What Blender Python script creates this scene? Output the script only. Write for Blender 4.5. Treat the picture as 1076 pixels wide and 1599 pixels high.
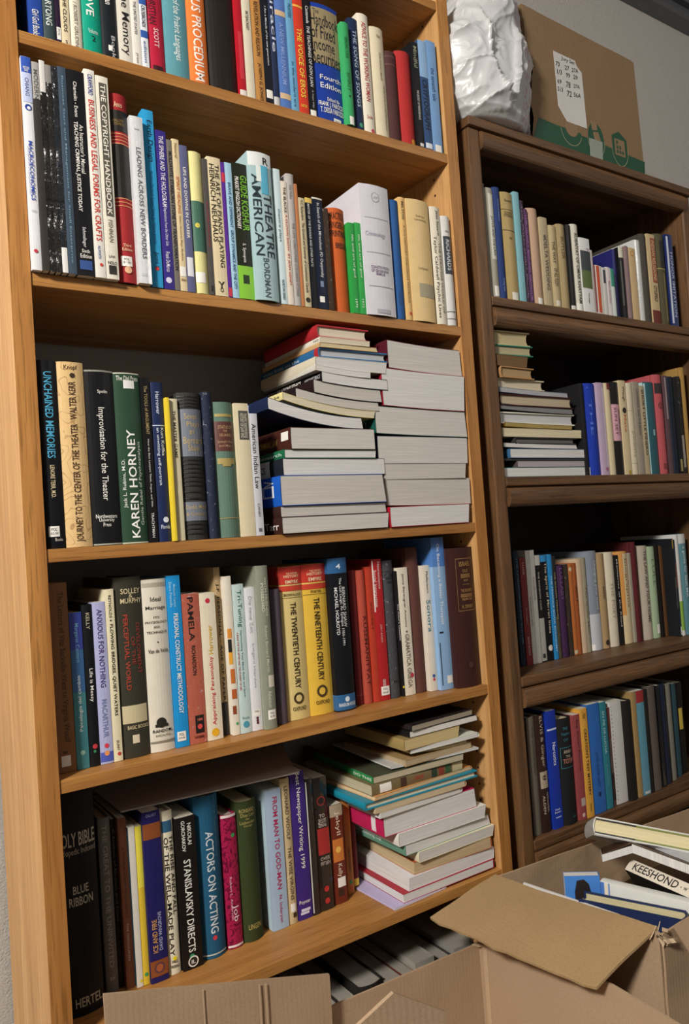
import bpy, bmesh, math, random
from mathutils import Vector, Matrix, noise

# ------------------------------------------------------------------ clear
for o in list(bpy.data.objects):
    bpy.data.objects.remove(o)
scene = bpy.context.scene
C = scene.collection

# ------------------------------------------------------------------ camera
cam_data = bpy.data.cameras.new('camera')
cam = bpy.data.objects.new('camera', cam_data)
C.objects.link(cam)
cam_data.sensor_fit = 'AUTO'
cam_data.sensor_width = 36.0
cam_data.lens = 26.8423
cam_data.clip_start = 0.02
cam.matrix_world = Matrix([[0.8318944, 0.0391162, -0.5535536, -0.237569], [-0.5505398, -0.0671074, -0.8321073, -1.101787], [-0.0696964, 0.9969787, -0.0342912, 0.990752], [0.0, 0.0, 0.0, 1.0]])
scene.camera = cam

# ------------------------------------------------------------------ light
world = bpy.data.worlds.new('room_ambience')
scene.world = world
world.use_nodes = True
bg = world.node_tree.nodes['Background']
bg.inputs['Color'].default_value = (1.0, 0.95, 0.89, 1)
bg.inputs['Strength'].default_value = 0.15

def area_light(name, loc, target, sx, sy, power, color):
    d = bpy.data.lights.new(name, 'AREA')
    d.shape = 'RECTANGLE'; d.size = sx; d.size_y = sy
    d.energy = power; d.color = color
    o = bpy.data.objects.new(name, d)
    o.location = loc
    o.rotation_euler = (Vector(target) - Vector(loc)).to_track_quat('-Z', 'Y').to_euler()
    C.objects.link(o)
    return o
area_light('ceiling_lamp', (-2.0, -1.5, 2.6), (0.4, -0.1, 0.8), 0.4, 0.4, 143, (1.0, 0.95, 0.88))
area_light('far_ceiling_lamp', (2.2, -2.2, 2.62), (1.4, -0.6, 0.8), 0.8, 0.8, 14, (1.0, 0.96, 0.91))

scene.view_settings.view_transform = 'Standard'
scene.view_settings.look = 'None'
scene.view_settings.gamma = 1.0
scene.view_settings.use_curve_mapping = False
scene.view_settings.exposure = 0.1

# ------------------------------------------------------------------ material helpers
def lin(h):
    v = [int(h[i:i+2], 16) / 255 for i in (0, 2, 4)]
    return tuple(c / 12.92 if c <= .04045 else ((c + .055) / 1.055) ** 2.4 for c in v) + (1.0,)

MATS = {}
def new_mat(key):
    m = bpy.data.materials.new(key)
    m.use_nodes = True
    nt = m.node_tree
    return m, nt, nt.nodes['Principled BSDF']

def node(nt, kind, **kw):
    n = nt.nodes.new(kind)
    for k, v in kw.items():
        if k in n.inputs.keys(): n.inputs[k].default_value = v
        else: setattr(n, k, v)
    return n

def mix_rgb(nt, fac, a, b, blend='MIX'):
    n = nt.nodes.new('ShaderNodeMix'); n.data_type = 'RGBA'; n.blend_type = blend
    for i, v in ((0, fac), (6, a), (7, b)):
        if isinstance(v, bpy.types.NodeSocket): nt.links.new(v, n.inputs[i])
        else: n.inputs[i].default_value = v
    return n.outputs[2]

def ramp(nt, src, lo, hi, c0=(0,0,0,1), c1=(1,1,1,1)):
    r = nt.nodes.new('ShaderNodeValToRGB')
    r.color_ramp.elements[0].position = lo; r.color_ramp.elements[0].color = c0
    r.color_ramp.elements[1].position = hi; r.color_ramp.elements[1].color = c1
    nt.links.new(src, r.inputs[0])
    return r.outputs[0]

def coords(nt, scale=(1,1,1)):
    tc = nt.nodes.new('ShaderNodeTexCoord')
    mp = nt.nodes.new('ShaderNodeMapping')
    mp.inputs['Scale'].default_value = scale
    nt.links.new(tc.outputs['Object'], mp.inputs['Vector'])
    return mp.outputs[0]

def tex_noise(nt, vec, scale, detail=3, rough=.5, dist=0):
    n = node(nt, 'ShaderNodeTexNoise')
    n.inputs['Scale'].default_value = scale; n.inputs['Detail'].default_value = detail
    n.inputs['Roughness'].default_value = rough; n.inputs['Distortion'].default_value = dist
    nt.links.new(vec, n.inputs['Vector'])
    return n.outputs[0]

def bump(nt, bsdf, src, strength, distance):
    b = nt.nodes.new('ShaderNodeBump')
    b.inputs['Strength'].default_value = strength; b.inputs['Distance'].default_value = distance
    nt.links.new(src, b.inputs['Height']); nt.links.new(b.outputs[0], bsdf.inputs['Normal'])

def cover_mat(col, kind='p', pattern=''):
    key = 'cover_%s_%s%s' % (col, kind, pattern)
    if key in MATS: return MATS[key]
    m, nt, b = new_mat(key)
    base = lin(col)
    vec = coords(nt)
    n1 = tex_noise(nt, vec, 45, 4, .6)
    dark = tuple(c * .93 for c in base[:3]) + (1,)
    col_out = mix_rgb(nt, ramp(nt, n1, .3, .7), dark, base)
    if pattern == 'worn':
        n2 = tex_noise(nt, vec, 160, 5, .7)
        light = tuple(min(1, c * .5 + .28) for c in base[:3]) + (1,)
        col_out = mix_rgb(nt, ramp(nt, n2, .6, .66), col_out, light)
    if pattern == 'sketch':
        w = node(nt, 'ShaderNodeTexWave'); w.inputs['Scale'].default_value = 14
        w.inputs['Distortion'].default_value = 22; w.inputs['Detail'].default_value = 1
        w.inputs['Detail Scale'].default_value = 2.2
        nt.links.new(vec, w.inputs['Vector'])
        col_out = mix_rgb(nt, ramp(nt, w.outputs[1], .0, .05, (.55,.55,.55,1), (0,0,0,1)), col_out, lin('8a6238'))
    if pattern == 'floral':
        n2 = tex_noise(nt, vec, 60, 2, .5, 2.5)
        col_out = mix_rgb(nt, ramp(nt, n2, .5, .56), col_out, lin('6c0e34'))
    nt.links.new(col_out, b.inputs['Base Color'])
    b.inputs['Specular IOR Level'].default_value = .5 if pattern[:7] == 'plastic' else .25
    if kind == 'c':
        b.inputs['Roughness'].default_value = .72
        n3 = tex_noise(nt, vec, 900 if pattern != 'leather' else 260, 2)
        bump(nt, b, n3, .35 if pattern == 'leather' else .2, .0006)
        if pattern == 'leather': b.inputs['Roughness'].default_value = .48
    elif pattern[:7] == 'plastic':
        b.inputs['Roughness'].default_value = .12
        b.inputs['Coat Weight'].default_value = .6
        n3 = tex_noise(nt, vec, 55, 4, .6, 1.2)
        bump(nt, b, n3, *((1.0, .005) if pattern[-1] == '2' else (.35, .002)))
    else:
        b.inputs['Roughness'].default_value = .38 if kind in 'hm' else .45
        n3 = tex_noise(nt, vec, 120, 2)
        bump(nt, b, n3, .08, .0006)
    MATS[key] = m
    return m

def ink_mat(col):
    key = 'print_' + col
    if key in MATS: return MATS[key]
    m, nt, b = new_mat(key)
    b.inputs['Base Color'].default_value = lin(col)
    b.inputs['Roughness'].default_value = .5
    MATS[key] = m
    return m

def page_mat(col):
    key = 'pages_' + col
    if key in MATS: return MATS[key]
    m, nt, b = new_mat(key)
    base = lin(col)
    vec = coords(nt, (1800, 6, 6))
    n = tex_noise(nt, vec, 1.0, 3, .6)
    vec2 = coords(nt, (260, 9, 9))
    n2 = tex_noise(nt, vec2, 1.0, 2, .5)
    c1 = mix_rgb(nt, ramp(nt, n, .35, .65), tuple(c * .72 for c in base[:3]) + (1,), base)
    c2 = mix_rgb(nt, ramp(nt, n2, .35, .6, (.55,.55,.55,1), (1,1,1,1)), tuple(c * .74 for c in base[:3]) + (1,), c1)
    nt.links.new(c2, b.inputs['Base Color'])
    b.inputs['Roughness'].default_value = .85
    bump(nt, b, n, .5, .0008)
    MATS[key] = m
    return m

def wood_mat(name, light, dark, axis, rough=.45, pore=.25):
    if name in MATS: return MATS[name]
    m, nt, b = new_mat(name)
    s = [38, 38, 38]; s[axis] = 1.6
    vec = coords(nt, tuple(s))
    n = tex_noise(nt, vec, 1.0, 6, .62, .6)
    s2 = [420, 420, 420]; s2[axis] = 14
    n2 = tex_noise(nt, coords(nt, tuple(s2)), 1.0, 2, .5)
    s3 = [7, 7, 7]; s3[axis] = .5
    n3 = tex_noise(nt, coords(nt, tuple(s3)), 1.0, 3, .5, 1.5)
    L, D = lin(light), lin(dark)
    c1 = mix_rgb(nt, ramp(nt, n, .32, .68), D, L)
    c2 = mix_rgb(nt, ramp(nt, n3, .4, .62, (.0,.0,.0,1), (.35,.35,.35,1)), c1, D)
    c3 = mix_rgb(nt, ramp(nt, n2, .34, .46, (pore,pore,pore,1), (0,0,0,1)), c2, tuple(c * .4 for c in D[:3]) + (1,))
    nt.links.new(c3, b.inputs['Base Color'])
    b.inputs['Roughness'].default_value = rough
    bump(nt, b, n2, .15, .0006)
    MATS[name] = m
    return m

def simple_mat(name, col, rough=.6, nscale=0, bumpd=0, bstr=.5, metal=0, vary=.1):
    if name in MATS: return MATS[name]
    m, nt, b = new_mat(name)
    base = lin(col)
    b.inputs['Roughness'].default_value = rough
    b.inputs['Metallic'].default_value = metal
    vec = coords(nt)
    n = tex_noise(nt, vec, nscale or 20, 4, .6)
    c = mix_rgb(nt, ramp(nt, n, .3, .7), tuple(x * (1 - vary) for x in base[:3]) + (1,), base)
    nt.links.new(c, b.inputs['Base Color'])
    if bumpd: bump(nt, b, n, bstr, bumpd)
    MATS[name] = m
    return m

OAK_X = lambda: wood_mat('oak_along_width', 'c08a4a', '98642f', 0, .45, .45)
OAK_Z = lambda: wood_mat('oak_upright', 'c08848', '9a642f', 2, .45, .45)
DARK_X = lambda: wood_mat('walnut_along_width', '7e5a39', '4c331e', 0, .5, .55)
DARK_Z = lambda: wood_mat('walnut_upright', '7e5a39', '50361f', 2, .5, .55)

def card_mat(name, col, dark):
    if name in MATS: return MATS[name]
    m, nt, b = new_mat(name)
    vec = coords(nt)
    n = tex_noise(nt, vec, 420, 4, .7)
    n2 = tex_noise(nt, vec, 9, 3, .5)
    w = node(nt, 'ShaderNodeTexWave'); w.inputs['Scale'].default_value = 42
    w.inputs['Distortion'].default_value = .6; nt.links.new(vec, w.inputs['Vector'])
    c = mix_rgb(nt, ramp(nt, n, .3, .7), lin(dark), lin(col))
    c = mix_rgb(nt, ramp(nt, n2, .35, .65, (0,0,0,1), (.35,.35,.35,1)), c, lin(dark))
    nt.links.new(c, b.inputs['Base Color'])
    b.inputs['Roughness'].default_value = .82
    bump(nt, b, w.outputs[1], .12, .0008)
    MATS[name] = m
    return m
CARD = lambda: card_mat('brown_cardboard', 'b79c80', 'a2876a')
CARD_DK = lambda: card_mat('tan_printed_cardboard', '8f7454', '7c6347')

# ------------------------------------------------------------------ object helpers
def link_mesh(name, bm, mat, parent=None, smooth=False):
    me = bpy.data.meshes.new(name)
    bmesh.ops.recalc_face_normals(bm, faces=bm.faces)
    bm.to_mesh(me); bm.free()
    if smooth:
        for p in me.polygons: p.use_smooth = True
    me.materials.append(mat)
    o = bpy.data.objects.new(name, me)
    C.objects.link(o)
    if parent is not None: o.parent = parent
    return o

def mesh_pydata(name, verts, faces, mat, parent=None, smooth=False, mats=None, idx=None):
    me = bpy.data.meshes.new(name)
    me.from_pydata(verts, [], faces)
    me.update()
    for mm in (mats or [mat]): me.materials.append(mm)
    if idx:
        for p, i in zip(me.polygons, idx): p.material_index = i
    if smooth:
        for p in me.polygons: p.use_smooth = True
    o = bpy.data.objects.new(name, me)
    C.objects.link(o)
    if parent is not None: o.parent = parent
    return o

def thing(name, label, cat, loc=(0,0,0), rot=None, group=None):
    o = bpy.data.objects.new(name, None)
    o.empty_display_size = .05
    if rot is None: o.location = loc
    else:
        mw = rot.to_4x4(); mw.translation = Vector(loc); o.matrix_world = mw
    o['label'] = label; o['category'] = cat
    if group: o['group'] = group
    C.objects.link(o)
    return o

def tag(o, label, cat, group=None):
    o['label'] = label; o['category'] = cat
    if group: o['group'] = group
    return o

def struct(o):
    o['kind'] = 'structure'
    return o

def box_bm(bm, x0, x1, y0, y1, z0, z1, bev=0):
    r = bmesh.ops.create_cube(bm, size=1)
    vs = r['verts']
    bmesh.ops.scale(bm, vec=(x1-x0, y1-y0, z1-z0), verts=vs)
    bmesh.ops.translate(bm, vec=((x0+x1)/2, (y0+y1)/2, (z0+z1)/2), verts=vs)
    if bev:
        es = list({e for v in vs for e in v.link_edges})
        bmesh.ops.bevel(bm, geom=es, offset=bev, segments=2, affect='EDGES', profile=.6)
def box(name, x0, x1, y0, y1, z0, z1, mat, parent=None, bev=0):
    bm = bmesh.new(); box_bm(bm, x0, x1, y0, y1, z0, z1, bev)
    return link_mesh(name, bm, mat, parent)

TEXT = {}
def sliced(vs, fs, axis, cuts):
    """cut the lettering into strips so that it can follow a rounded spine"""
    bm = bmesh.new()
    bv = [bm.verts.new((x, y, 0)) for x, y in vs]
    for f in fs:
        try: bm.faces.new([bv[i] for i in f])
        except ValueError: pass
    no = (1, 0, 0) if axis == 0 else (0, 1, 0)
    for c in cuts:
        bmesh.ops.bisect_plane(bm, geom=bm.verts[:] + bm.edges[:] + bm.faces[:], dist=1e-5, plane_co=(c, c, 0), plane_no=no)
    bm.verts.index_update()
    r = [(v.co.x, v.co.y) for v in bm.verts], [tuple(v.index for v in f.verts) for f in bm.faces]
    bm.free()
    return r
def text_mesh(s, bold, axis=None, ncut=0):
    k = (s, bold, axis, ncut)
    if k in TEXT: return TEXT[k]
    if ncut:
        a, b = text_mesh(s, bold)
        TEXT[k] = sliced(a, b, axis, [(i + 1) / (ncut + 1) for i in range(ncut)]) if a else (a, b)
        return TEXT[k]
    cu = bpy.data.curves.new('lettering', 'FONT')
    cu.body = s; cu.size = 1.0; cu.resolution_u = 2; cu.offset = bold
    ob = bpy.data.objects.new('lettering', cu)
    C.objects.link(ob)
    dg = bpy.context.evaluated_depsgraph_get()
    me = ob.evaluated_get(dg).to_mesh()
    vs = [(v.co.x, v.co.y) for v in me.vertices]
    fs = [tuple(p.vertices) for p in me.polygons]
    ob.evaluated_get(dg).to_mesh_clear()
    bpy.data.objects.remove(ob); bpy.data.curves.remove(cu)
    if not vs: TEXT[k] = ([], []); return TEXT[k]
    x0 = min(v[0] for v in vs); x1 = max(v[0] for v in vs)
    y0 = min(v[1] for v in vs); y1 = max(v[1] for v in vs)
    vs = [((x-x0)/max(1e-6, x1-x0), (y-y0)/max(1e-6, y1-y0)) for x, y in vs]
    TEXT[k] = (vs, fs)
    return TEXT[k]

# ------------------------------------------------------------------ book builder
KIND_NAME = {'p': 'paperback_book', 'h': 'hardcover_book', 'c': 'clothbound_book', 'm': 'booklet'}
KIND_CAT = {'p': 'book', 'h': 'book', 'c': 'book', 'm': 'booklet'}

def build_book(label, group, kind, col, page, w, h, dp, loc, rot, decor, opt):
    """local frame: spine at y=0 facing -y, thickness along x, height along z, pages towards +y"""
    root = thing(KIND_NAME[kind], label, KIND_CAT[kind], loc, rot, group)
    hard = kind in 'hc'
    t = min(.0024, w * .18) if hard else min(.0007, w * .12)
    bulge = {'p': min(.0012, w*.06), 'h': min(.0045, w*.14), 'c': min(.008, w*.2), 'm': min(.003, w*.4)}[kind]
    ov = .003 if hard else .0
    sag = opt.get('sag', 0)
    nsub = 12 if sag else 1
    skew = opt.get('skew', 0)
    hw = w / 2
    def lift(y): return sag * max(0, 1 - y / dp) ** 2
    def spine_y(u): return bulge * (2*u - 1) ** 2
    pattern = 'leather' if opt.get('leather') else 'worn' if opt.get('worn') else 'plastic' + str(opt['gloss']) if opt.get('gloss') \
        else {1: 'sketch', 2: 'floral'}.get(opt.get('sketch'), '')
    cm = cover_mat(col, kind, pattern)
    # ---- cover profile (outer points then inner points)
    out = []
    ns = 9 if bulge > .002 else 5
    dpb = dp
    ys = [dpb + (bulge - dpb) * i / nsub for i in range(nsub)]
    groove = []
    if kind == 'c' and w > .014:
        groove = [(.0105, 0), (.0085, .0011), (.0065, .0011), (.0045, 0)]
    for y in ys: out.append((-hw, y - skew*.5*(y/dpb)**2))
    for gy, gx in groove: out.append((-hw + gx, bulge + gy))
    for i in range(ns): out.append((-hw + w*i/(ns-1), spine_y(i/(ns-1))))
    for gy, gx in reversed(groove): out.append((hw - gx, bulge + gy))
    for y in reversed(ys): out.append((hw, y + skew*.5*(y/dpb)**2))
    inn = []
    for x, y in out:
        xi = max(-hw + t, min(hw - t, x))
        yi = y if abs(x) > hw - .0015 and y > bulge + .0002 else y + t
        inn.append((xi, yi))
    n = len(out)
    verts = []
    for z in (0, h):
        for x, y in out + inn:
            verts.append((x + lift(y), y, z))
    F = []
    N2 = 2 * n
    for i in range(n - 1):
        F.append((i, i+1, N2+i+1, N2+i))                     # outside
        F.append((n+i+1, n+i, N2+n+i, N2+n+i+1))             # inside
        F.append((N2+i, N2+i+1, N2+n+i+1, N2+n+i))           # head
        F.append((i+1, i, n+i, n+i+1))                       # tail
    F.append((0, N2, N2+n, n)); F.append((n-1, 2*n-1, N2+2*n-1, N2+n-1))
    mesh_pydata('cover', verts, F, cm, root)
    # ---- page block
    pw = hw - t - .0001
    if pw > .0004:
        y0 = bulge + t + .0004; y1 = dp - ov - .0004
        z0 = ov + (.0004 if hard else .0004); z1 = h - ov - .0004
        nx = 7
        conc = min(.006, w * .16) if hard else 0
        nyy = max(2, nsub + 1)
        prof = []
        for i in range(nx): prof.append((-pw + 2*pw*i/(nx-1), y0 + (spine_y(i/(nx-1)) - bulge if hard else 0)))
        for j in range(1, nyy - 1): prof.append((pw, y0 + (y1+skew*.5-y0)*j/(nyy-1)))
        for i in range(nx):
            s = i/(nx-1)
            prof.append((pw - 2*pw*s, y1 + skew*(.5 - s) - conc*(1 - (2*s-1)**2)))
        for j in range(nyy - 2, 0, -1): prof.append((-pw, y0 + (y1-skew*.5-y0)*j/(nyy-1)))
        m = len(prof)
        pv = [(x + lift(y), y, z) for z in (z0, z1) for x, y in prof]
        pf = [(i, (i+1) % m, m+(i+1) % m, m+i) for i in range(m)]
        pf.append(tuple(range(m-1, -1, -1))); pf.append(tuple(range(m, 2*m)))
        mesh_pydata('page_block', pv, pf, page_mat(page), root)
    # ---- printed and stuck-on details
    def P(u, v, k, side=0):
        return (-hw + w*u + lift(0), spine_y(u) - .00028 - .00006*k, v*h)
    def strip(name, u0, u1, v0, v1, c, k, wrap=False):
        m = 8
        pts = []
        if wrap:
            for y in (dp*.97, dp*.5, bulge + .0004): pts.append((-hw - .0003 - .00005*k, y))
        for i in range(m + 1):
            u = u0 + (u1-u0)*i/m
            p = P(u, 0, k); pts.append((p[0] - lift(0), p[1]))
        if wrap:
            for y in (bulge + .0004, dp*.5, dp*.97): pts.append((hw + .0003 + .00005*k, y))
        mm = len(pts)
        v_ = [(x + lift(y), y, v*h) for v in (v0, v1) for x, y in pts]
        f_ = [(i, i+1, mm+i+1, mm+i) for i in range(mm-1)]
        mesh_pydata(name, v_, f_, ink_mat(c), root)
    if opt.get('sidecol'):
        x = -hw - .0003
        mesh_pydata('side_panel_print', [(x, dp*.985, .001), (x, bulge+.001, .001), (x, bulge+.001, h-.001), (x, dp*.985, h-.001)],
                    [(0, 1, 2, 3)], ink_mat(opt['sidecol']), root)
    for k, d in enumerate(decor):
        q = d[0]
        if q == 'B': strip('color_band', 0, 1, d[1], d[2], d[3], k)
        elif q == 'W': strip('wrap_band', 0, 1, d[1], d[2], d[3], k, True)
        elif q == 'R': strip(d[6], d[1], d[2], d[3], d[4], d[5], k)
        elif q == 'C':
            u, v, r = d[1], d[2], d[3]
            pts = [(-hw + w*u + lift(0), spine_y(u) - .00025 - .00006*k, v*h)]
            for i in range(20):
                a = i * math.tau / 20
                uu = u + r * math.cos(a)
                p = P(min(1, max(0, uu)), v, k)
                pts.append((p[0], p[1] - .00004, v*h + r*w*math.sin(a)))
            mesh_pydata('round_mark', pts, [(0, i+1, (i+1) % 20 + 1) for i in range(20)], ink_mat(d[4]), root)
        else:
            _, s, u0, u1, v0, v1, c = d
            ncut = max(0, int(abs(u1 - u0) * (9 if bulge > .002 else 5))) if bulge > .0005 else 0
            vs, fs = text_mesh(s, .012 if s.isupper() else .004, 0 if q == 'H' else 1, ncut)
            if not vs: continue
            pv = []
            for a, b in vs:
                if q == 'D': u, v = u0 + (u1-u0)*b, v1 + (v0-v1)*a
                elif q == 'U': u, v = u1 + (u0-u1)*b, v0 + (v1-v0)*a
                else: u, v = u0 + (u1-u0)*a, v0 + (v1-v0)*b
                p = P(u, v, k)
                pv.append((p[0], p[1] - .0001, p[2]))
            mesh_pydata('spine_lettering', pv, fs, ink_mat(c), root)
    if opt.get('spiral'):
        pts = []
        turns = 26; per = 8
        for i in range(turns*per + 1):
            a = i / per * math.tau
            pts.append((-hw*.2 + .5*w*math.cos(a)*.9, .0 + .007*math.sin(a) - .001, .01 + (h-.02)*i/(turns*per)))
        tv, tf = [], []
        for i, q_ in enumerate(pts):
            a = Vector(pts[min(i+1, len(pts)-1)]) - Vector(pts[max(i-1, 0)])
            a.normalize(); e1 = a.cross(Vector((0, 0, 1))).normalized(); e2 = a.cross(e1)
            for j in range(5):
                g = j*math.tau/5
                tv.append(tuple(Vector(q_) + (e1*math.cos(g) + e2*math.sin(g))*.0008))
            if i: tf += [((i-1)*5+j, (i-1)*5+(j+1) % 5, i*5+(j+1) % 5, i*5+j) for j in range(5)]
        mesh_pydata('spiral_binding', tv, tf, ink_mat('2a2a2c'), root)
    return root

# ------------------------------------------------------------------ setting
struct(box('floor', -3.2, 4.2, -4.0, 0.34, -0.05, 0.0, simple_mat('grey_carpet', '6f665c', .95, 300, .004, .8)))
struct(box('wall_back', -3.2, 4.2, 0.312, 0.42, 0.0, 2.75, simple_mat('textured_wall_paint', 'b8b4ae', .8, 230, .003, .7, vary=.04)))
struct(box('ceiling', -3.2, 4.2, -4.0, 0.312, 2.705, 2.75, simple_mat('ceiling_tile', 'bdb9b2', .9, 180, .002, .5)))
struct(box('wall_left', -3.3, -3.2, -4.0, 0.42, 0.0, 2.75, simple_mat('side_wall_paint', 'c4beb4', .8)))
tb = bmesh.new()
box_bm(tb, -3.2, 4.2, 0.262, 0.312, 2.618, 2.640, .002)
box_bm(tb, -3.2, 4.2, 0.275, 0.312, 2.640, 2.672, .002)
box_bm(tb, -3.2, 4.2, 0.255, 0.312, 2.672, 2.705, .002)
struct(link_mesh('trim_1', tb, simple_mat('grey_metal_rail', '74767a', .4, 40, metal=.5)))

# ------------------------------------------------------------------ oak bookcase
ZA, ZB, ZC, ZD, ZE = 1.7372, 1.3907, 1.0040, 0.6886, 0.3354
TH = .0185
DEPTH = .298
case = thing('bookcase', 'light oak open-backed bookcase packed with books at the left', 'bookcase', (0.4, 0.15, 0))
case.location = (0, 0, 0)
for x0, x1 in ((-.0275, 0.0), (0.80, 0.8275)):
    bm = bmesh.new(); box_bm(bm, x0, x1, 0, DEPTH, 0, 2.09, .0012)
    p = link_mesh('side_panel', bm, wood_mat('pale_oak_side', 'dcae74', 'b98650', 2, .45, .4), case)  # side panels toned paler than the strip along their front
    box('front_strip', x0 + .0002, x1 - .0002, -.0016, .0002, 0, 2.09, OAK_Z(), p)
for z in (2.0485, ZA, ZB, ZC, ZD, ZE, .062):
    bm = bmesh.new(); box_bm(bm, .0003, .7997, .0004, DEPTH, z - TH, z, .001)
    s = link_mesh('shelf', bm, OAK_X(), case)
box('kick_board', .0003, .7997, .012, .03, 0, .062 - TH, OAK_X(), case)
# peg holes on the inner face of the right upright
bm = bmesh.new()
for z in [.2 + .032*k for k in range(58)]:
    for y in (.045, .25):
        r = bmesh.ops.create_cone(bm, cap_ends=True, segments=10, radius1=.0026, radius2=.0026, depth=.0006)
        bmesh.ops.rotate(bm, verts=r['verts'], matrix=Matrix.Rotation(math.pi/2, 3, 'Y'))
        bmesh.ops.translate(bm, verts=r['verts'], vec=(.80015, y, z))
link_mesh('peg_holes', bm, ink_mat('2a1a0e'), case)

# ------------------------------------------------------------------ dark bookcase
XL, XR = .862, 1.633
XI0, XI1 = .8925, 1.602
FZ = [1.463, 1.092, 0.687, 0.362, 0.06]
TOPZ = 1.829
dark = thing('bookcase', 'dark walnut-coloured bookcase with rounded shelf lips at the right', 'bookcase', (0, 0, 0))
for x0, x1 in ((XL, XI0), (XI1, XR)):
    bm = bmesh.new(); box_bm(bm, x0, x1, 0, DEPTH, 0, TOPZ - .019, .004)
    link_mesh('side_panel', bm, DARK_Z(), dark)
bm = bmesh.new(); box_bm(bm, XL - .004, XR + .004, -.008, DEPTH, TOPZ - .019, TOPZ, .003)
link_mesh('top_panel', bm, DARK_X(), dark)
box('back_panel', XI0, XI1, DEPTH - .006, DEPTH - .001, .05, TOPZ - .02, simple_mat('dark_back_board', '2c2018', .7), dark)
def lip(z_top, parent):
    prof = [(-.002, z_top - .0185), (.006, z_top - .0215), (.000, z_top - .0225)]
    for k in range(9):
        a = k/8*math.pi
        prof.append((-.010*math.sin(a)**.7, z_top - .0225 - .0385*(1 - math.cos(a))/2))
    prof += [(.018, z_top - .061), (.018, z_top - .0185)]
    m = len(prof)
    v = [(x, y, z) for x in (XI0 + .0004, XI1 - .0004) for y, z in prof]
    f = [(i, (i+1) % m, m + (i+1) % m, m+i) for i in range(m)] + [tuple(range(m)), tuple(range(2*m-1, m-1, -1))]
    bm = bmesh.new()
    bv = [bm.verts.new(p) for p in v]
    for q in f: bm.faces.new([bv[i] for i in q])
    link_mesh('front_lip', bm, DARK_X(), parent)
for z in FZ:
    bm = bmesh.new(); box_bm(bm, XI0 + .0004, XI1 - .0004, -.001, DEPTH - .007, z - .0185, z, .002)
    s = link_mesh('shelf', bm, DARK_X(), dark)
    lip(z, s)
tp = [o for o in dark.children if o.name.startswith('top_panel')][0]
lip(TOPZ - .0005, tp)

# ------------------------------------------------------------------ upright books
I3 = Matrix.Identity(3)
def upright(rows, group):
    for label, kind, col, page, x, y, z, w, h, dp, lean, decor, opt in rows:
        rot = Matrix.Rotation(lean, 3, 'Y') if lean else I3
        build_book(label, group, kind, col, page, w, h, dp, (x + w/2, y, z + .0006), rot, decor, opt)
def flat(rows, group):
    for label, kind, col, page, side, x, y, z, w, L, th, yaw, decor, opt in rows:
        # w: extent along world x, L: extent along world y, th: thickness
        if side == 'L':
            R = Matrix(((0, 1, 0), (0, 0, 1), (1, 0, 0)))
            loc = Vector((x, y, z + th/2)); wid, hh, dpp = th, L, w
        elif side == 'R':
            R = Matrix(((0, -1, 0), (0, 0, 1), (-1, 0, 0)))
            loc = Vector((x + w, y, z + th/2)); wid, hh, dpp = th, L, w
        else:
            R = Matrix(((0, 0, -1), (0, 1, 0), (1, 0, 0)))
            loc = Vector((x + w, y, z + th/2)); wid, hh, dpp = th, w, L
        if yaw:
            piv = Vector((x + w/2, y + L/2, 0))
            Rz = Matrix.Rotation(yaw, 3, 'Z')
            loc = Rz @ (Vector((loc.x, loc.y, 0)) - piv) + piv + Vector((0, 0, loc.z))
            R = Rz @ R
        build_book(label, group, kind, col, page, wid, hh, dpp, loc, R, decor, opt)

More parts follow.
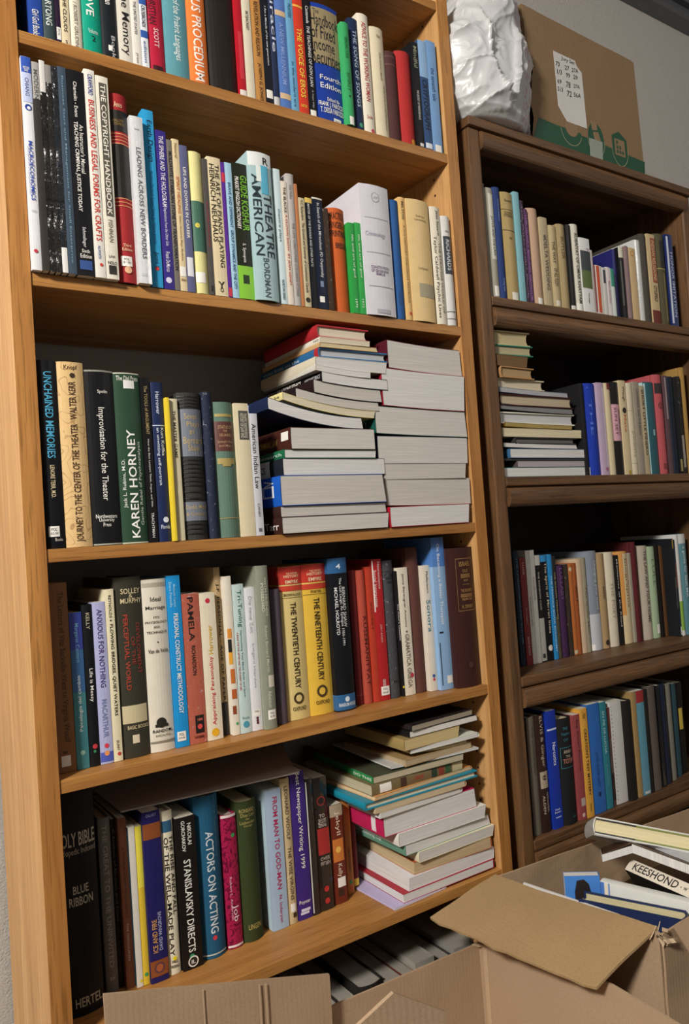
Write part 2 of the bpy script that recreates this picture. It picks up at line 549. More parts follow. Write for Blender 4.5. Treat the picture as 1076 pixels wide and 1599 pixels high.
upright([
 ('royal blue paperback, white italic lettering, leftmost on top row of oak bookcase', 'p', '26489c', 'e4dcc8', 0.018, 0.004, 1.7372, 0.0187, 0.225, 0.1365, 0, [('D', 'Girl God Books', 0.25, 0.75, 0.001, 0.174, 'f2efe8')], {}),
 ('slate green hardcover, white capitals, right of royal blue paperback, top row of oak bookcase', 'h', '3c4b4e', 'e2d8c0', 0.0371, 0.004, 1.7372, 0.0177, 0.23, 0.1537, 0, [('D', 'PARTONG', 0.25, 0.75, 0.094, 0.308, 'd8e0dc'), ('H', 'G', 0.35, 0.65, 0.001, 0.006, 'd8e0dc')], {}),
 ('thin dark purple book with white sticker, right of slate green hardcover, top, oak case', 'p', '2c1c34', 'e4dcc8', 0.0552, 0.004, 1.7372, 0.0069, 0.2, 0.1329, 0, [('R', 0.1, 0.95, 0.023, 0.115, 'f2efe8', 'price_sticker'), ('D', 'POL', 0.3, 0.7, 0.049, 0.102, '444444')], {}),
 ('cream book, dark serif capitals, right of dark purple book, top row of oak bookcase', 'p', 'e2d3b0', 'e4dcc8', 0.0625, 0.004, 1.7372, 0.0124, 0.225, 0.1352, 0, [('D', 'THE CLOUDS', 0.3, 0.7, 0.085, 0.323, '3a3024'), ('H', 'S', 0.4, 0.65, 0.01, 0.03, '3a3024')], {}),
 ('ivory hardcover with faint grey lettering, right of cream book, top row of oak bookcase', 'h', 'e6dfcc', 'e2d8c0', 0.0753, 0.004, 1.7372, 0.0174, 0.215, 0.1489, 0, [('D', '/ ROBERT GRUDIN', 0.35, 0.65, 0.008, 0.325, '8c8578')], {}),
 ('teal hardcover, white serif lettering, right of ivory hardcover, top row of oak bookcase', 'h', '0f9a80', 'e2d8c0', 0.0933, 0.004, 1.7372, 0.0287, 0.235, 0.1598, 0, [('D', 'LOVE', 0.25, 0.65, 0.239, 0.432, 'f2efe8'), ('H', 'Volume', 0.3, 0.8, 0.123, 0.154, 'cfe8df'), ('H', '2', 0.45, 0.65, 0.074, 0.111, '0b3b34')], {}),
 ('glossy black hardcover with small torn sticker, right of teal hardcover, top row of oak bookcase', 'h', '1d2126', 'e2d8c0', 0.1224, 0.004, 1.7372, 0.0244, 0.24, 0.1695, 0, [('D', 'Roman', 0.3, 0.7, 0.343, 0.45, 'f2efe8'), ('R', 0.35, 0.6, 0.045, 0.08, 'f2efe8', 'torn_sticker'), ('D', 'Book', 0.55, 0.8, 0.001, 0.144, 'cfcfcf')], {}),
 ('pale grey paperback, bold black italics, right of glossy black hardcover, top row of oak bookcase', 'p', 'ddd8cb', 'e4dcc8', 0.1475, 0.004, 1.7372, 0.0202, 0.235, 0.148, 0, [('D', 'The Memory', 0.15, 0.9, 0.047, 0.497, '201a1e')], {}),
 ('white paperback with fine grey lettering, right of pale grey paperback, top row of oak bookcase', 'p', 'ece8df', 'e4dcc8', 0.1681, 0.004, 1.7372, 0.0138, 0.23, 0.1462, 0, [('D', 'THE UNITED STATES', 0.35, 0.65, 0.213, 0.441, '6a6a68'), ('D', 'press', 0.3, 0.6, 0.015, 0.083, '8a8a88')], {}),
 ('white paperback with two blue bands, right of white paperback, top row of oak bookcase', 'p', 'e9ecf2', 'e4dcc8', 0.1826, 0.004, 1.7372, 0.0113, 0.225, 0.1363, 0, [('B', 0.448, 0.49, '2d5aa8'), ('D', 'CROSSROADS', 0.25, 0.75, 0.288, 0.44, '30344a'), ('B', 0.213, 0.263, '2d5aa8'), ('D', 'edition', 0.3, 0.7, 0.037, 0.188, '5a76a8')], {}),
 ('crimson hardcover with dark lettering, right of white paperback, top row of oak bookcase', 'h', 'b6233f', 'e2d8c0', 0.1947, 0.004, 1.7372, 0.0261, 0.235, 0.162, 0, [('D', 'CHRISTIAN', 0.1, 0.55, 0.317, 0.535, '4a0f1c'), ('D', 'SCOTT', 0.35, 0.65, 0.164, 0.293, 'f0d0d0'), ('R', 0.2, 0.8, 0.001, 0.038, '3a0c18', 'dark_label')], {}),
 ('grey-blue hardcover, white serif lettering, right of crimson hardcover, top row of oak bookcase', 'h', '5f9aa6', 'e2d8c0', 0.2212, 0.004, 1.7372, 0.0404, 0.245, 0.1606, 0, [('D', 'A Grammar of the Prakrit Languages', 0.35, 0.7, 0.112, 0.74, 'eaf2f0'), ('R', 0.45, 0.6, 0.001, 0.001, '22303a', 'publisher_mark')], {}),
 ('orange hardcover, bold white capitals, right of grey-blue hardcover, top row of oak bookcase', 'h', 'ec7f3c', 'e2d8c0', 0.2621, 0.004, 1.7372, 0.0324, 0.245, 0.1589, 0, [('D', 'CORPUS PROCEDIUM', 0.25, 0.75, 0.018, 0.786, 'fbeee4')], {}),
 ('very thick black leather volume, right of orange hardcover, top row of oak bookcase', 'c', '231f1c', 'd8caa8', 0.2957, 0.004, 1.7372, 0.0529, 0.25, 0.1541, 0, [], {'leather': 1}),
 ('thin bright red book, right of black leather volume, top row of oak bookcase', 'p', 'b91d2c', 'e4dcc8', 0.349, 0.004, 1.7372, 0.0119, 0.235, 0.1387, 0, [('B', 0.002, 0.045, 'e6dfd4'), ('R', 0.2, 0.8, 0.123, 0.469, 'c8323f', 'dark_label')], {}),
 ('cream paperback with faint black title, right of bright red book, top row of oak bookcase', 'p', 'e2d9c2', 'e4dcc8', 0.3618, 0.004, 1.7372, 0.016, 0.235, 0.1501, 0, [('D', 'SKYJACKED', 0.3, 0.7, 0.504, 0.643, '2c2a28')], {})
], 'books on the top oak shelf')
upright([
 ('orange-brown paperback, dark lettering, right of cream paperback, top row of oak bookcase', 'p', 'c08a4c', 'e4dcc8', 0.3794, 0.004, 1.7372, 0.0181, 0.235, 0.1485, 0, [('D', 'REVELATION AND RELIGION', 0.3, 0.7, 0.334, 0.739, '5a3416'), ('D', 'JOSEPH G. JONES', 0.3, 0.7, 0.002, 0.282, '5a3416')], {}),
 ('black paperback with white torn foot, right of orange-brown paperback, top row of oak bookcase', 'p', '191c24', 'e4dcc8', 0.3979, 0.004, 1.7372, 0.0147, 0.235, 0.1481, 0, [('D', 'I Am a Miracle of the new generation', 0.4, 0.75, 0.287, 0.73, 'dcdce4'), ('R', 0.1, 0.9, 0.041, 0.102, 'f2efe8', 'torn_sticker')], {}),
 ('navy hardcover with silver sticker, right of black paperback, top row of oak bookcase', 'h', '2a3350', 'e2d8c0', 0.4129, 0.004, 1.7372, 0.013, 0.235, 0.1662, 0, [('D', 'Miracle', 0.3, 0.9, 0.404, 0.93, 'cdd6ea'), ('R', 0.05, 0.95, 0.001, 0.067, 'c8c8c8', 'price_sticker')], {}),
 ('periwinkle paperback with two tan bands, right of navy hardcover, top row of oak bookcase', 'p', '587cc0', 'e4dcc8', 0.4264, 0.004, 1.7372, 0.0208, 0.24, 0.1396, 0, [('B', 0.684, 0.723, 'd8b890'), ('D', 'A NEW MILLENNIUM', 0.3, 0.7, 0.176, 0.632, '8aa4dc'), ('B', 0.068, 0.11, 'd8b890')], {}),
 ('sky blue slim paperback, right of periwinkle paperback, top row of oak bookcase', 'p', '6fa9cf', 'e4dcc8', 0.4476, 0.004, 1.7372, 0.0154, 0.24, 0.1414, 0, [('D', 'PRAYERS', 0.3, 0.7, 0.696, 0.802, '32607e'), ('D', 'in the modern era', 0.35, 0.65, 0.033, 0.368, '35597a')], {}),
 ('red paperback, yellow serif lettering, right of blue slim paperback, top row of oak bookcase', 'p', 'd6402c', 'e4dcc8', 0.4633, 0.004, 1.7372, 0.02, 0.245, 0.1477, 0, [('B', 0.783, 0.799, 'f0b048'), ('D', 'THE VOICE OF EROS', 0.25, 0.75, 0.119, 0.629, 'f2d34a'), ('H', 'DIETER', 0.2, 0.8, 0.048, 0.067, 'f2d34a')], {}),
 ('black paperback, narrow white capitals, right of red paperback, top row of oak bookcase', 'p', '17161a', 'e4dcc8', 0.4843, 0.004, 1.7372, 0.0148, 0.24, 0.1482, 0, [('D', 'Castaneda  THE TEACHINGS OF DON JUAN', 0.2, 0.75, 0.225, 0.836, 'f0f0f0'), ('D', 'A Yaqui Way', 0.4, 0.7, 0.064, 0.198, 'bfbfbf'), ('R', 0.1, 0.9, 0.001, 0.047, 'f2efe8', 'price_sticker')], {}),
 ('thick blue and khaki finance handbook, right of black paperback, top row of oak bookcase', 'h', '1f3f9e', 'e2d8c0', 0.4995, 0.004, 1.7372, 0.0595, 0.2145, 0.1614, 0, [('B', 0.483, 0.963, '9a8a68'), ('H', 'The', 0.1, 0.3, 0.909, 0.949, '1c1c22'), ('H', 'Handbook', 0.02, 1, 0.807, 0.909, '1c1c22'), ('H', 'of Fixed', 0.02, 0.85, 0.696, 0.807, '1c1c22'), ('H', 'Income', 0.02, 0.8, 0.595, 0.696, '1c1c22'), ('H', 'Securities', 0.02, 1, 0.477, 0.595, '1c1c22'), ('H', 'Fourth', 0.2, 0.95, 0.348, 0.389, 'f2efe8'), ('H', 'Edition', 0.2, 0.95, 0.276, 0.322, 'f2efe8'), ('H', 'Edited By', 0.4, 0.85, 0.161, 0.201, 'f2efe8'), ('H', 'FRANK J. FABOZZI', 0.1, 0.98, 0.111, 0.161, 'f2efe8'), ('H', 'T. DESSA FABOZZI', 0.15, 0.98, 0.066, 0.111, 'f2efe8'), ('R', 0.58, 0.86, 0.001, 0.034, 'f2efe8', 'price_sticker'), ('H', 'POL', 0.64, 0.8, 0.001, 0.018, '444444')], {}),
 ('bright green hardcover with worn corner, right of khaki finance handbook, top row of oak bookcase', 'h', '3fa968', 'e2d8c0', 0.5594, -0.004, 1.7372, 0.0167, 0.1907, 0.1552, 0, [('D', 'HEALING YOUR', 0.3, 0.7, 0.647, 0.856, '1d6b3c'), ('D', 'SPIRIT', 0.3, 0.7, 0.323, 0.508, '1d6b3c'), ('C', 0.5, 0.277, 0.12, '133f28'), ('R', 0.3, 0.85, 0.001, 0.081, 'f2efe8', 'price_sticker')], {}),
 ('dark navy hardcover, silver capitals, right of bright green hardcover, top row of oak bookcase', 'h', '22304f', 'e2d8c0', 0.5826, 0.004, 1.7372, 0.0208, 0.2113, 0.1482, 0, [('D', 'THE SONG OF SONGS', 0.35, 0.75, 0.205, 0.894, 'a9b8cc'), ('C', 0.6, 0.046, 0.2, '3d9d78')], {}),
 ('ivory hardcover, red serif capitals, right of dark navy hardcover, top row of oak bookcase', 'h', 'ece4d2', 'e2d8c0', 0.604, 0.004, 1.7372, 0.025, 0.2274, 0.161, 0, [('D', 'ADVICE TO THE WORKING WOMAN', 0.3, 0.7, 0.264, 0.93, 'b23a40'), ('H', 'Scott', 0.25, 0.75, 0.118, 0.149, 'b23a40'), ('C', 0.7, 0.021, 0.16, 'd23a50')], {}),
 ('beige hardcover, two lines of faint type, right of ivory hardcover, top row of oak bookcase', 'h', 'dfd3b6', 'e2d8c0', 0.6324, 0.004, 1.7372, 0.0307, 0.2116, 0.1576, 0, [('D', 'THE NEW CENTURY BIBLE COMMENTARY', 0.5, 0.65, 0.513, 0.773, '8c7c60'), ('D', 'THE FIRST BOOK OF CHRISTIAN THEOLOGY', 0.65, 0.8, 0.061, 0.481, '8c7c60'), ('H', 'West', 0.4, 0.7, 0.902, 0.935, '8c7c60')], {}),
 ('plain maroon-brown cloth hardcover, right of beige hardcover, top row of oak bookcase', 'c', '503231', 'd8caa8', 0.6647, 0.004, 1.7372, 0.0268, 0.1742, 0.1401, 0, [('B', 0.934, 0.947, '6a4440'), ('B', 0.843, 0.856, '6a4440')], {}),
 ('plain red cloth hardcover, yellow dot, right of maroon-brown cloth hardcover, top row of oak bookcase', 'c', 'b33030', 'd8caa8', 0.6921, 0.004, 1.7372, 0.0369, 0.1839, 0.1374, 0, [('C', 0.75, 0.036, 0.17, 'f0a83a')], {}),
 ('black paperback with white page block, right of red cloth hardcover, top row of oak bookcase', 'p', '1c1c1f', 'f4f2ee', 0.7296, 0.004, 1.7372, 0.0173, 0.211, 0.1369, 0, [('D', 'Mindful', 0.25, 0.75, 0.757, 0.959, '9aa08a'), ('D', 'THE SECRET OF PERSEVERANCE', 0.35, 0.65, 0.263, 0.544, 'cfcfcf'), ('R', 0.3, 0.8, 0.013, 0.044, 'dddddd', 'price_sticker')], {}),
 ('blue photo paperback, misty top, right of black paperback, top row of oak bookcase', 'p', '36527c', 'e4dcc8', 0.7475, 0.004, 1.7372, 0.0206, 0.2199, 0.1329, 0, [('B', 0.663, 0.999, '8fb4dc'), ('D', 'CRYPTOGRAPH', 0.2, 0.8, 0.187, 0.641, '0f1a30'), ('R', 0.1, 0.9, 0.014, 0.062, 'dfe6ee', 'price_sticker')], {}),
 ('pale blue rightmost paperback, right of blue photo paperback, top row of oak bookcase', 'p', '7ba4d4', 'e4dcc8', 0.7687, 0.004, 1.7372, 0.024, 0.226, 0.148, 0, [('D', 'the seventh tale', 0.3, 0.7, 0.459, 0.757, '2c4c7c'), ('R', 0.2, 0.85, 0.001, 0.067, 'f2efe8', 'price_sticker')], {})
], 'books on the top oak shelf')
upright([
 ('white paperback with blue head panel, leftmost on second row of oak bookcase', 'p', 'e8e8ec', 'f2f2ee', 0.0008, -0.009, 1.3907, 0.013, 0.3031, 0.1659, 0, [('B', 0.925, 0.999, '2f56b4'), ('H', 'NOT FOR', 0.2, 0.85, 0.942, 0.953, 'f2efe8'), ('H', 'SALE', 0.3, 0.7, 0.93, 0.942, 'f2efe8'), ('B', 0.785, 0.924, 'c3cdee'), ('D', 'CHIANG', 0.3, 0.7, 0.813, 0.899, '3c4a78'), ('C', 0.5, 0.76, 0.34, '1c3f98'), ('C', 0.55, 0.757, 0.18, 'f0f0f0'), ('D', 'MACROECONOMICS', 0.3, 0.72, 0.323, 0.601, '2f4fb0'), ('D', 'Principles for a Changing World', 0.12, 0.26, 0.351, 0.573, '8a93b0'), ('H', 'FOURTH', 0.25, 0.75, 0.268, 0.279, 'b8b8c0'), ('C', 0.45, 0.088, 0.2, 'c8384a')], {}),
 ('grey slim book with white head, right of white paperback, second row of oak bookcase', 'p', '3a3633', 'e4dcc8', 0.0142, -0.012, 1.3907, 0.0094, 0.2972, 0.1594, 0, [('B', 0.819, 0.999, 'a8a6a2'), ('D', 'MODERN', 0.2, 0.8, 0.819, 0.962, '5a5854')], {}),
 ('black book in creased clear plastic, right of grey slim book, second row of oak bookcase', 'p', '1e1c1c', 'e4dcc8', 0.024, -0.012, 1.3907, 0.0076, 0.3021, 0.1566, 0, [('B', 0.848, 0.999, 'd8d6d2')], {'gloss': 2}),
 ('second black book wrapped in plastic, right of black book, second row of oak bookcase', 'p', '262423', 'e4dcc8', 0.032, -0.012, 1.3907, 0.008, 0.2979, 0.1653, 0, [('B', 0.913, 0.999, '8a8884')], {'gloss': 2}),
 ('thin black book with white foot sticker, right of black book wrapped, second, oak case', 'p', '22262c', 'e4dcc8', 0.0404, -0.012, 1.3907, 0.0084, 0.2987, 0.1601, 0, [('R', 0.05, 0.95, 0.001, 0.121, 'e8e8e4', 'price_sticker')], {'gloss': 2}),
 ('slate blue thin paperback, right of thin black book, second row of oak bookcase', 'p', '41505f', 'e4dcc8', 0.0491, -0.012, 1.3907, 0.0117, 0.3005, 0.1655, 0, [('D', 'Business Start and Management for Small Enterprise', 0.35, 0.65, 0.051, 0.956, '7fa0b8')], {}),
 ('black paperback, slanted white block title, right of blue thin paperback, second row of oak bookcase', 'p', '17171b', 'e4dcc8', 0.0615, -0.012, 1.3907, 0.0248, 0.3006, 0.165, 0, [('D', 'Chamelin - Evans', 0.35, 0.55, 0.77, 0.944, 'f2efe8'), ('D', 'TEACHING CRIMINAL JUSTICE TODAY', 0.2, 0.48, 0.309, 0.747, 'f2efe8'), ('D', "An Instructor's Manual", 0.55, 0.8, 0.498, 0.735, 'f2efe8'), ('D', 'Schmalleger', 0.35, 0.6, 0.136, 0.234, 'dddddd'), ('H', 'Sixth', 0.3, 0.75, 0.11, 0.127, 'f2efe8'), ('H', 'Edition', 0.2, 0.85, 0.084, 0.104, 'f2efe8'), ('R', 0.15, 0.85, 0.028, 0.072, '33528f', 'publisher_mark')], {}),
 ('white paperback, bold red capitals, right of black paperback, second row of oak bookcase', 'p', 'e9e6dc', 'e4dcc8', 0.0867, -0.012, 1.3907, 0.015, 0.3079, 0.1614, 0, [('D', 'CRAWFORD', 0.3, 0.75, 0.876, 0.977, '3c4a9a'), ('D', 'BUSINESS AND LEGAL FORMS FOR CRAFTS', 0.25, 0.8, 0.174, 0.853, 'd04038'), ('D', 'ALLWORTH', 0.35, 0.6, 0.089, 0.152, '5a6aa8'), ('C', 0.6, 0.061, 0.16, 'd04038')], {}),
 ('ivory paperback, dark title panel, right of white paperback, second row of oak bookcase', 'p', 'e4dfd0', 'e4dcc8', 0.1027, -0.012, 1.3907, 0.0184, 0.3029, 0.1586, 0, [('R', 0.25, 0.85, 0.308, 0.966, '57534a', 'title_panel'), ('D', 'THE COPYRIGHT HANDBOOK', 0.35, 0.75, 0.314, 0.958, 'eee8da'), ('D', 'FISHMAN', 0.35, 0.7, 0.18, 0.29, '8a8474'), ('H', 'LAW', 0.25, 0.75, 0.103, 0.116, '5a5548'), ('H', 'NOLO', 0.15, 0.85, 0.07, 0.087, '2a2824'), ('R', 0.2, 0.8, 0.023, 0.066, '2a2824', 'publisher_mark')], {}),
 ('thick red and black banded hardcover, right of ivory paperback, second row of oak bookcase', 'c', 'a32a2e', 'd8caa8', 0.1233, -0.006, 1.3907, 0.0272, 0.2864, 0.1718, 0, [('B', 0.798, 0.912, '17130f'), ('B', 0.447, 0.729, '17130f'), ('H', 'Anno', 0.25, 0.7, 0.927, 0.956, 'e8c8a0'), ('H', 'MALLOW', 0.15, 0.75, 0.849, 0.864, '8a6a3a'), ('H', 'STEVENS', 0.15, 0.75, 0.83, 0.845, '8a6a3a'), ('B', 0.784, 0.788, 'e2a070'), ('B', 0.767, 0.77, 'e2a070'), ('B', 0.749, 0.753, 'e2a070'), ('B', 0.731, 0.735, 'e2a070'), ('B', 0.44, 0.444, 'e2a070'), ('B', 0.42, 0.424, 'e2a070'), ('B', 0.4, 0.404, 'e2a070'), ('H', 'Third', 0.3, 0.75, 0.187, 0.203, 'e8c8a0'), ('H', 'Edition', 0.25, 0.8, 0.166, 0.182, 'e8c8a0'), ('R', 0.15, 0.75, 0.085, 0.137, 'f2efe8', 'price_sticker'), ('H', 'POL', 0.3, 0.6, 0.115, 0.127, '444444'), ('H', '$1.00', 0.25, 0.65, 0.097, 0.11, '444444'), ('C', 0.5, 0.066, 0.2, 'e8b890')], {}),
 ('glossy white paperback, thin spaced capitals, right of black banded hardcover, second row of oak bookcase', 'p', 'dfe1e4', 'e4dcc8', 0.1509, -0.012, 1.3907, 0.0198, 0.2549, 0.147, 0, [('H', 'Smith', 0.3, 0.7, 0.917, 0.929, '8a8e94'), ('D', 'LEADING ACROSS NEW BORDERS', 0.35, 0.7, 0.145, 0.812, '6a7078'), ('R', 0.2, 0.6, 0.043, 0.06, 'c8ccd0', 'publisher_mark')], {'gloss': 1}),
 ('bright cyan blue paperback, black script, right of glossy white paperback, second row of oak bookcase', 'p', '2f9fd6', 'e4dcc8', 0.1746, -0.002, 1.3907, 0.0172, 0.2757, 0.1479, 0, [('D', 'Earth Design', 0.25, 0.8, 0.707, 0.942, '0f2434'), ('D', 'Norbert Dierbach Second Series for Nature Interior', 0.35, 0.65, 0.239, 0.653, '175f8e'), ('D', 'Joni L', 0.3, 0.7, 0.1, 0.199, '0f2a48'), ('C', 0.5, 0.104, 0.18, 'e03a34')], {}),
 ('violet paperback, pale serif lettering, right of cyan blue paperback, second row of oak bookcase', 'p', '3a2f86', 'e4dcc8', 0.1925, 0, 1.3907, 0.0187, 0.2491, 0.1436, 0, [('D', 'THE SPHERE AND THE HOLOGRAM', 0.35, 0.75, 0.517, 0.967, 'e8e4f4'), ('D', 'Explanations from the Other Side', 0.35, 0.7, 0.272, 0.51, 'd8d4ee'), ('D', 'Frank DeMarco', 0.35, 0.7, 0.108, 0.234, 'e8e4f4'), ('C', 0.5, 0.056, 0.25, 'dcd8f0')], {}),
 ('thin grey-brown book, black lettering, right of violet paperback, second row of oak bookcase', 'p', '77716a', 'e4dcc8', 0.2117, 0, 1.3907, 0.0085, 0.2379, 0.1489, 0, [('D', 'MOLDAVITE: STARBORN STONE OF TRANSFORMATION', 0.2, 0.85, 0.132, 0.921, '1c1a18')], {}),
 ('tan paperback, orange lettering, right of thin grey-brown book, second row of oak bookcase', 'p', 'e3cfa6', 'e4dcc8', 0.2205, 0, 1.3907, 0.0113, 0.2411, 0.1374, 0, [('D', 'Natural', 0.3, 0.7, 0.877, 0.972, '8a7448'), ('D', 'SPIRIT HEALING', 0.3, 0.7, 0.509, 0.752, 'cf7a3a'), ('D', 'Native American Magic Medicine', 0.3, 0.65, 0.198, 0.494, '9a7a4a'), ('R', 0.05, 0.9, 0.096, 0.159, 'f2efe8', 'price_sticker'), ('H', 'BERLINA', 0.15, 0.85, 0.065, 0.081, '6a5a3a')], {}),
 ('grey-violet thin book, white lettering, right of tan paperback, second row of oak bookcase', 'p', '61648a', 'e4dcc8', 0.2323, 0, 1.3907, 0.0126, 0.234, 0.1357, 0, [('D', 'UPS AND DOWNS IN CAREER', 0.3, 0.7, 0.364, 0.85, 'f2efe8'), ('R', 0.1, 0.9, 0.106, 0.235, 'e4e4ea', 'price_sticker')], {}),
 ('pale yellow book with green middle band, right of grey-violet thin book, second, oak case', 'c', 'e6df9c', 'd8caa8', 0.2453, 0, 1.3907, 0.0245, 0.2286, 0.1566, 0, [('B', 0.294, 0.649, '3d6a58'), ('C', 0.4, 0.477, 0.16, 'd8c850'), ('R', 0.1, 0.75, 0.075, 0.149, 'f2efe8', 'price_sticker')], {}),
 ('thin dark grey book, red lettering, right of pale yellow book, second row of oak bookcase', 'p', '54504e', 'e4dcc8', 0.2702, 0, 1.3907, 0.0078, 0.2207, 0.1362, 0, [('D', 'Art of Film and Sound', 0.3, 0.7, 0.353, 0.685, 'a83438'), ('H', 'arc', 0.2, 0.8, 0.023, 0.066, '1c1c1c')], {}),
 ('buff paperback with bull-horn emblem, right of dark grey book, second row of oak bookcase', 'p', 'e4d4ae', 'e4dcc8', 0.2784, 0, 1.3907, 0.0232, 0.2264, 0.1417, 0, [('D', 'THE ART OF PIANO PLAYING', 0.52, 0.85, 0.205, 0.948, '2e2818'), ('D', 'HEINRICH NEUHAUS', 0.12, 0.48, 0.384, 0.948, '2e2818'), ('H', 'Y', 0.25, 0.75, 0.052, 0.103, '1c1810'), ('H', 'O', 0.38, 0.62, 0.026, 0.06, '1c1810')], {}),
 ('very thin purple booklet, red ends, right of buff paperback, second row of oak bookcase', 'p', '5a2f96', 'e4dcc8', 0.3024, 0, 1.3907, 0.0059, 0.2215, 0.1394, 0, [('R', 0, 1, 0.851, 0.922, 'c83448', 'end_band'), ('R', 0, 1, 0.005, 0.067, 'c83448', 'end_band')], {}),
 ('pale blue slim paperback, right of thin purple booklet, second row of oak bookcase', 'p', 'a9d0e6', 'e4dcc8', 0.3087, 0, 1.3907, 0.0123, 0.2229, 0.1377, 0, [('D', 'BRAVE AND DIFFERENT', 0.3, 0.7, 0.517, 0.852, '2a5a86'), ('D', 'GROUP DYNAMICS AND THE CITY', 0.3, 0.7, 0.061, 0.499, '2a5a86')], {})
], 'books on the second oak shelf')
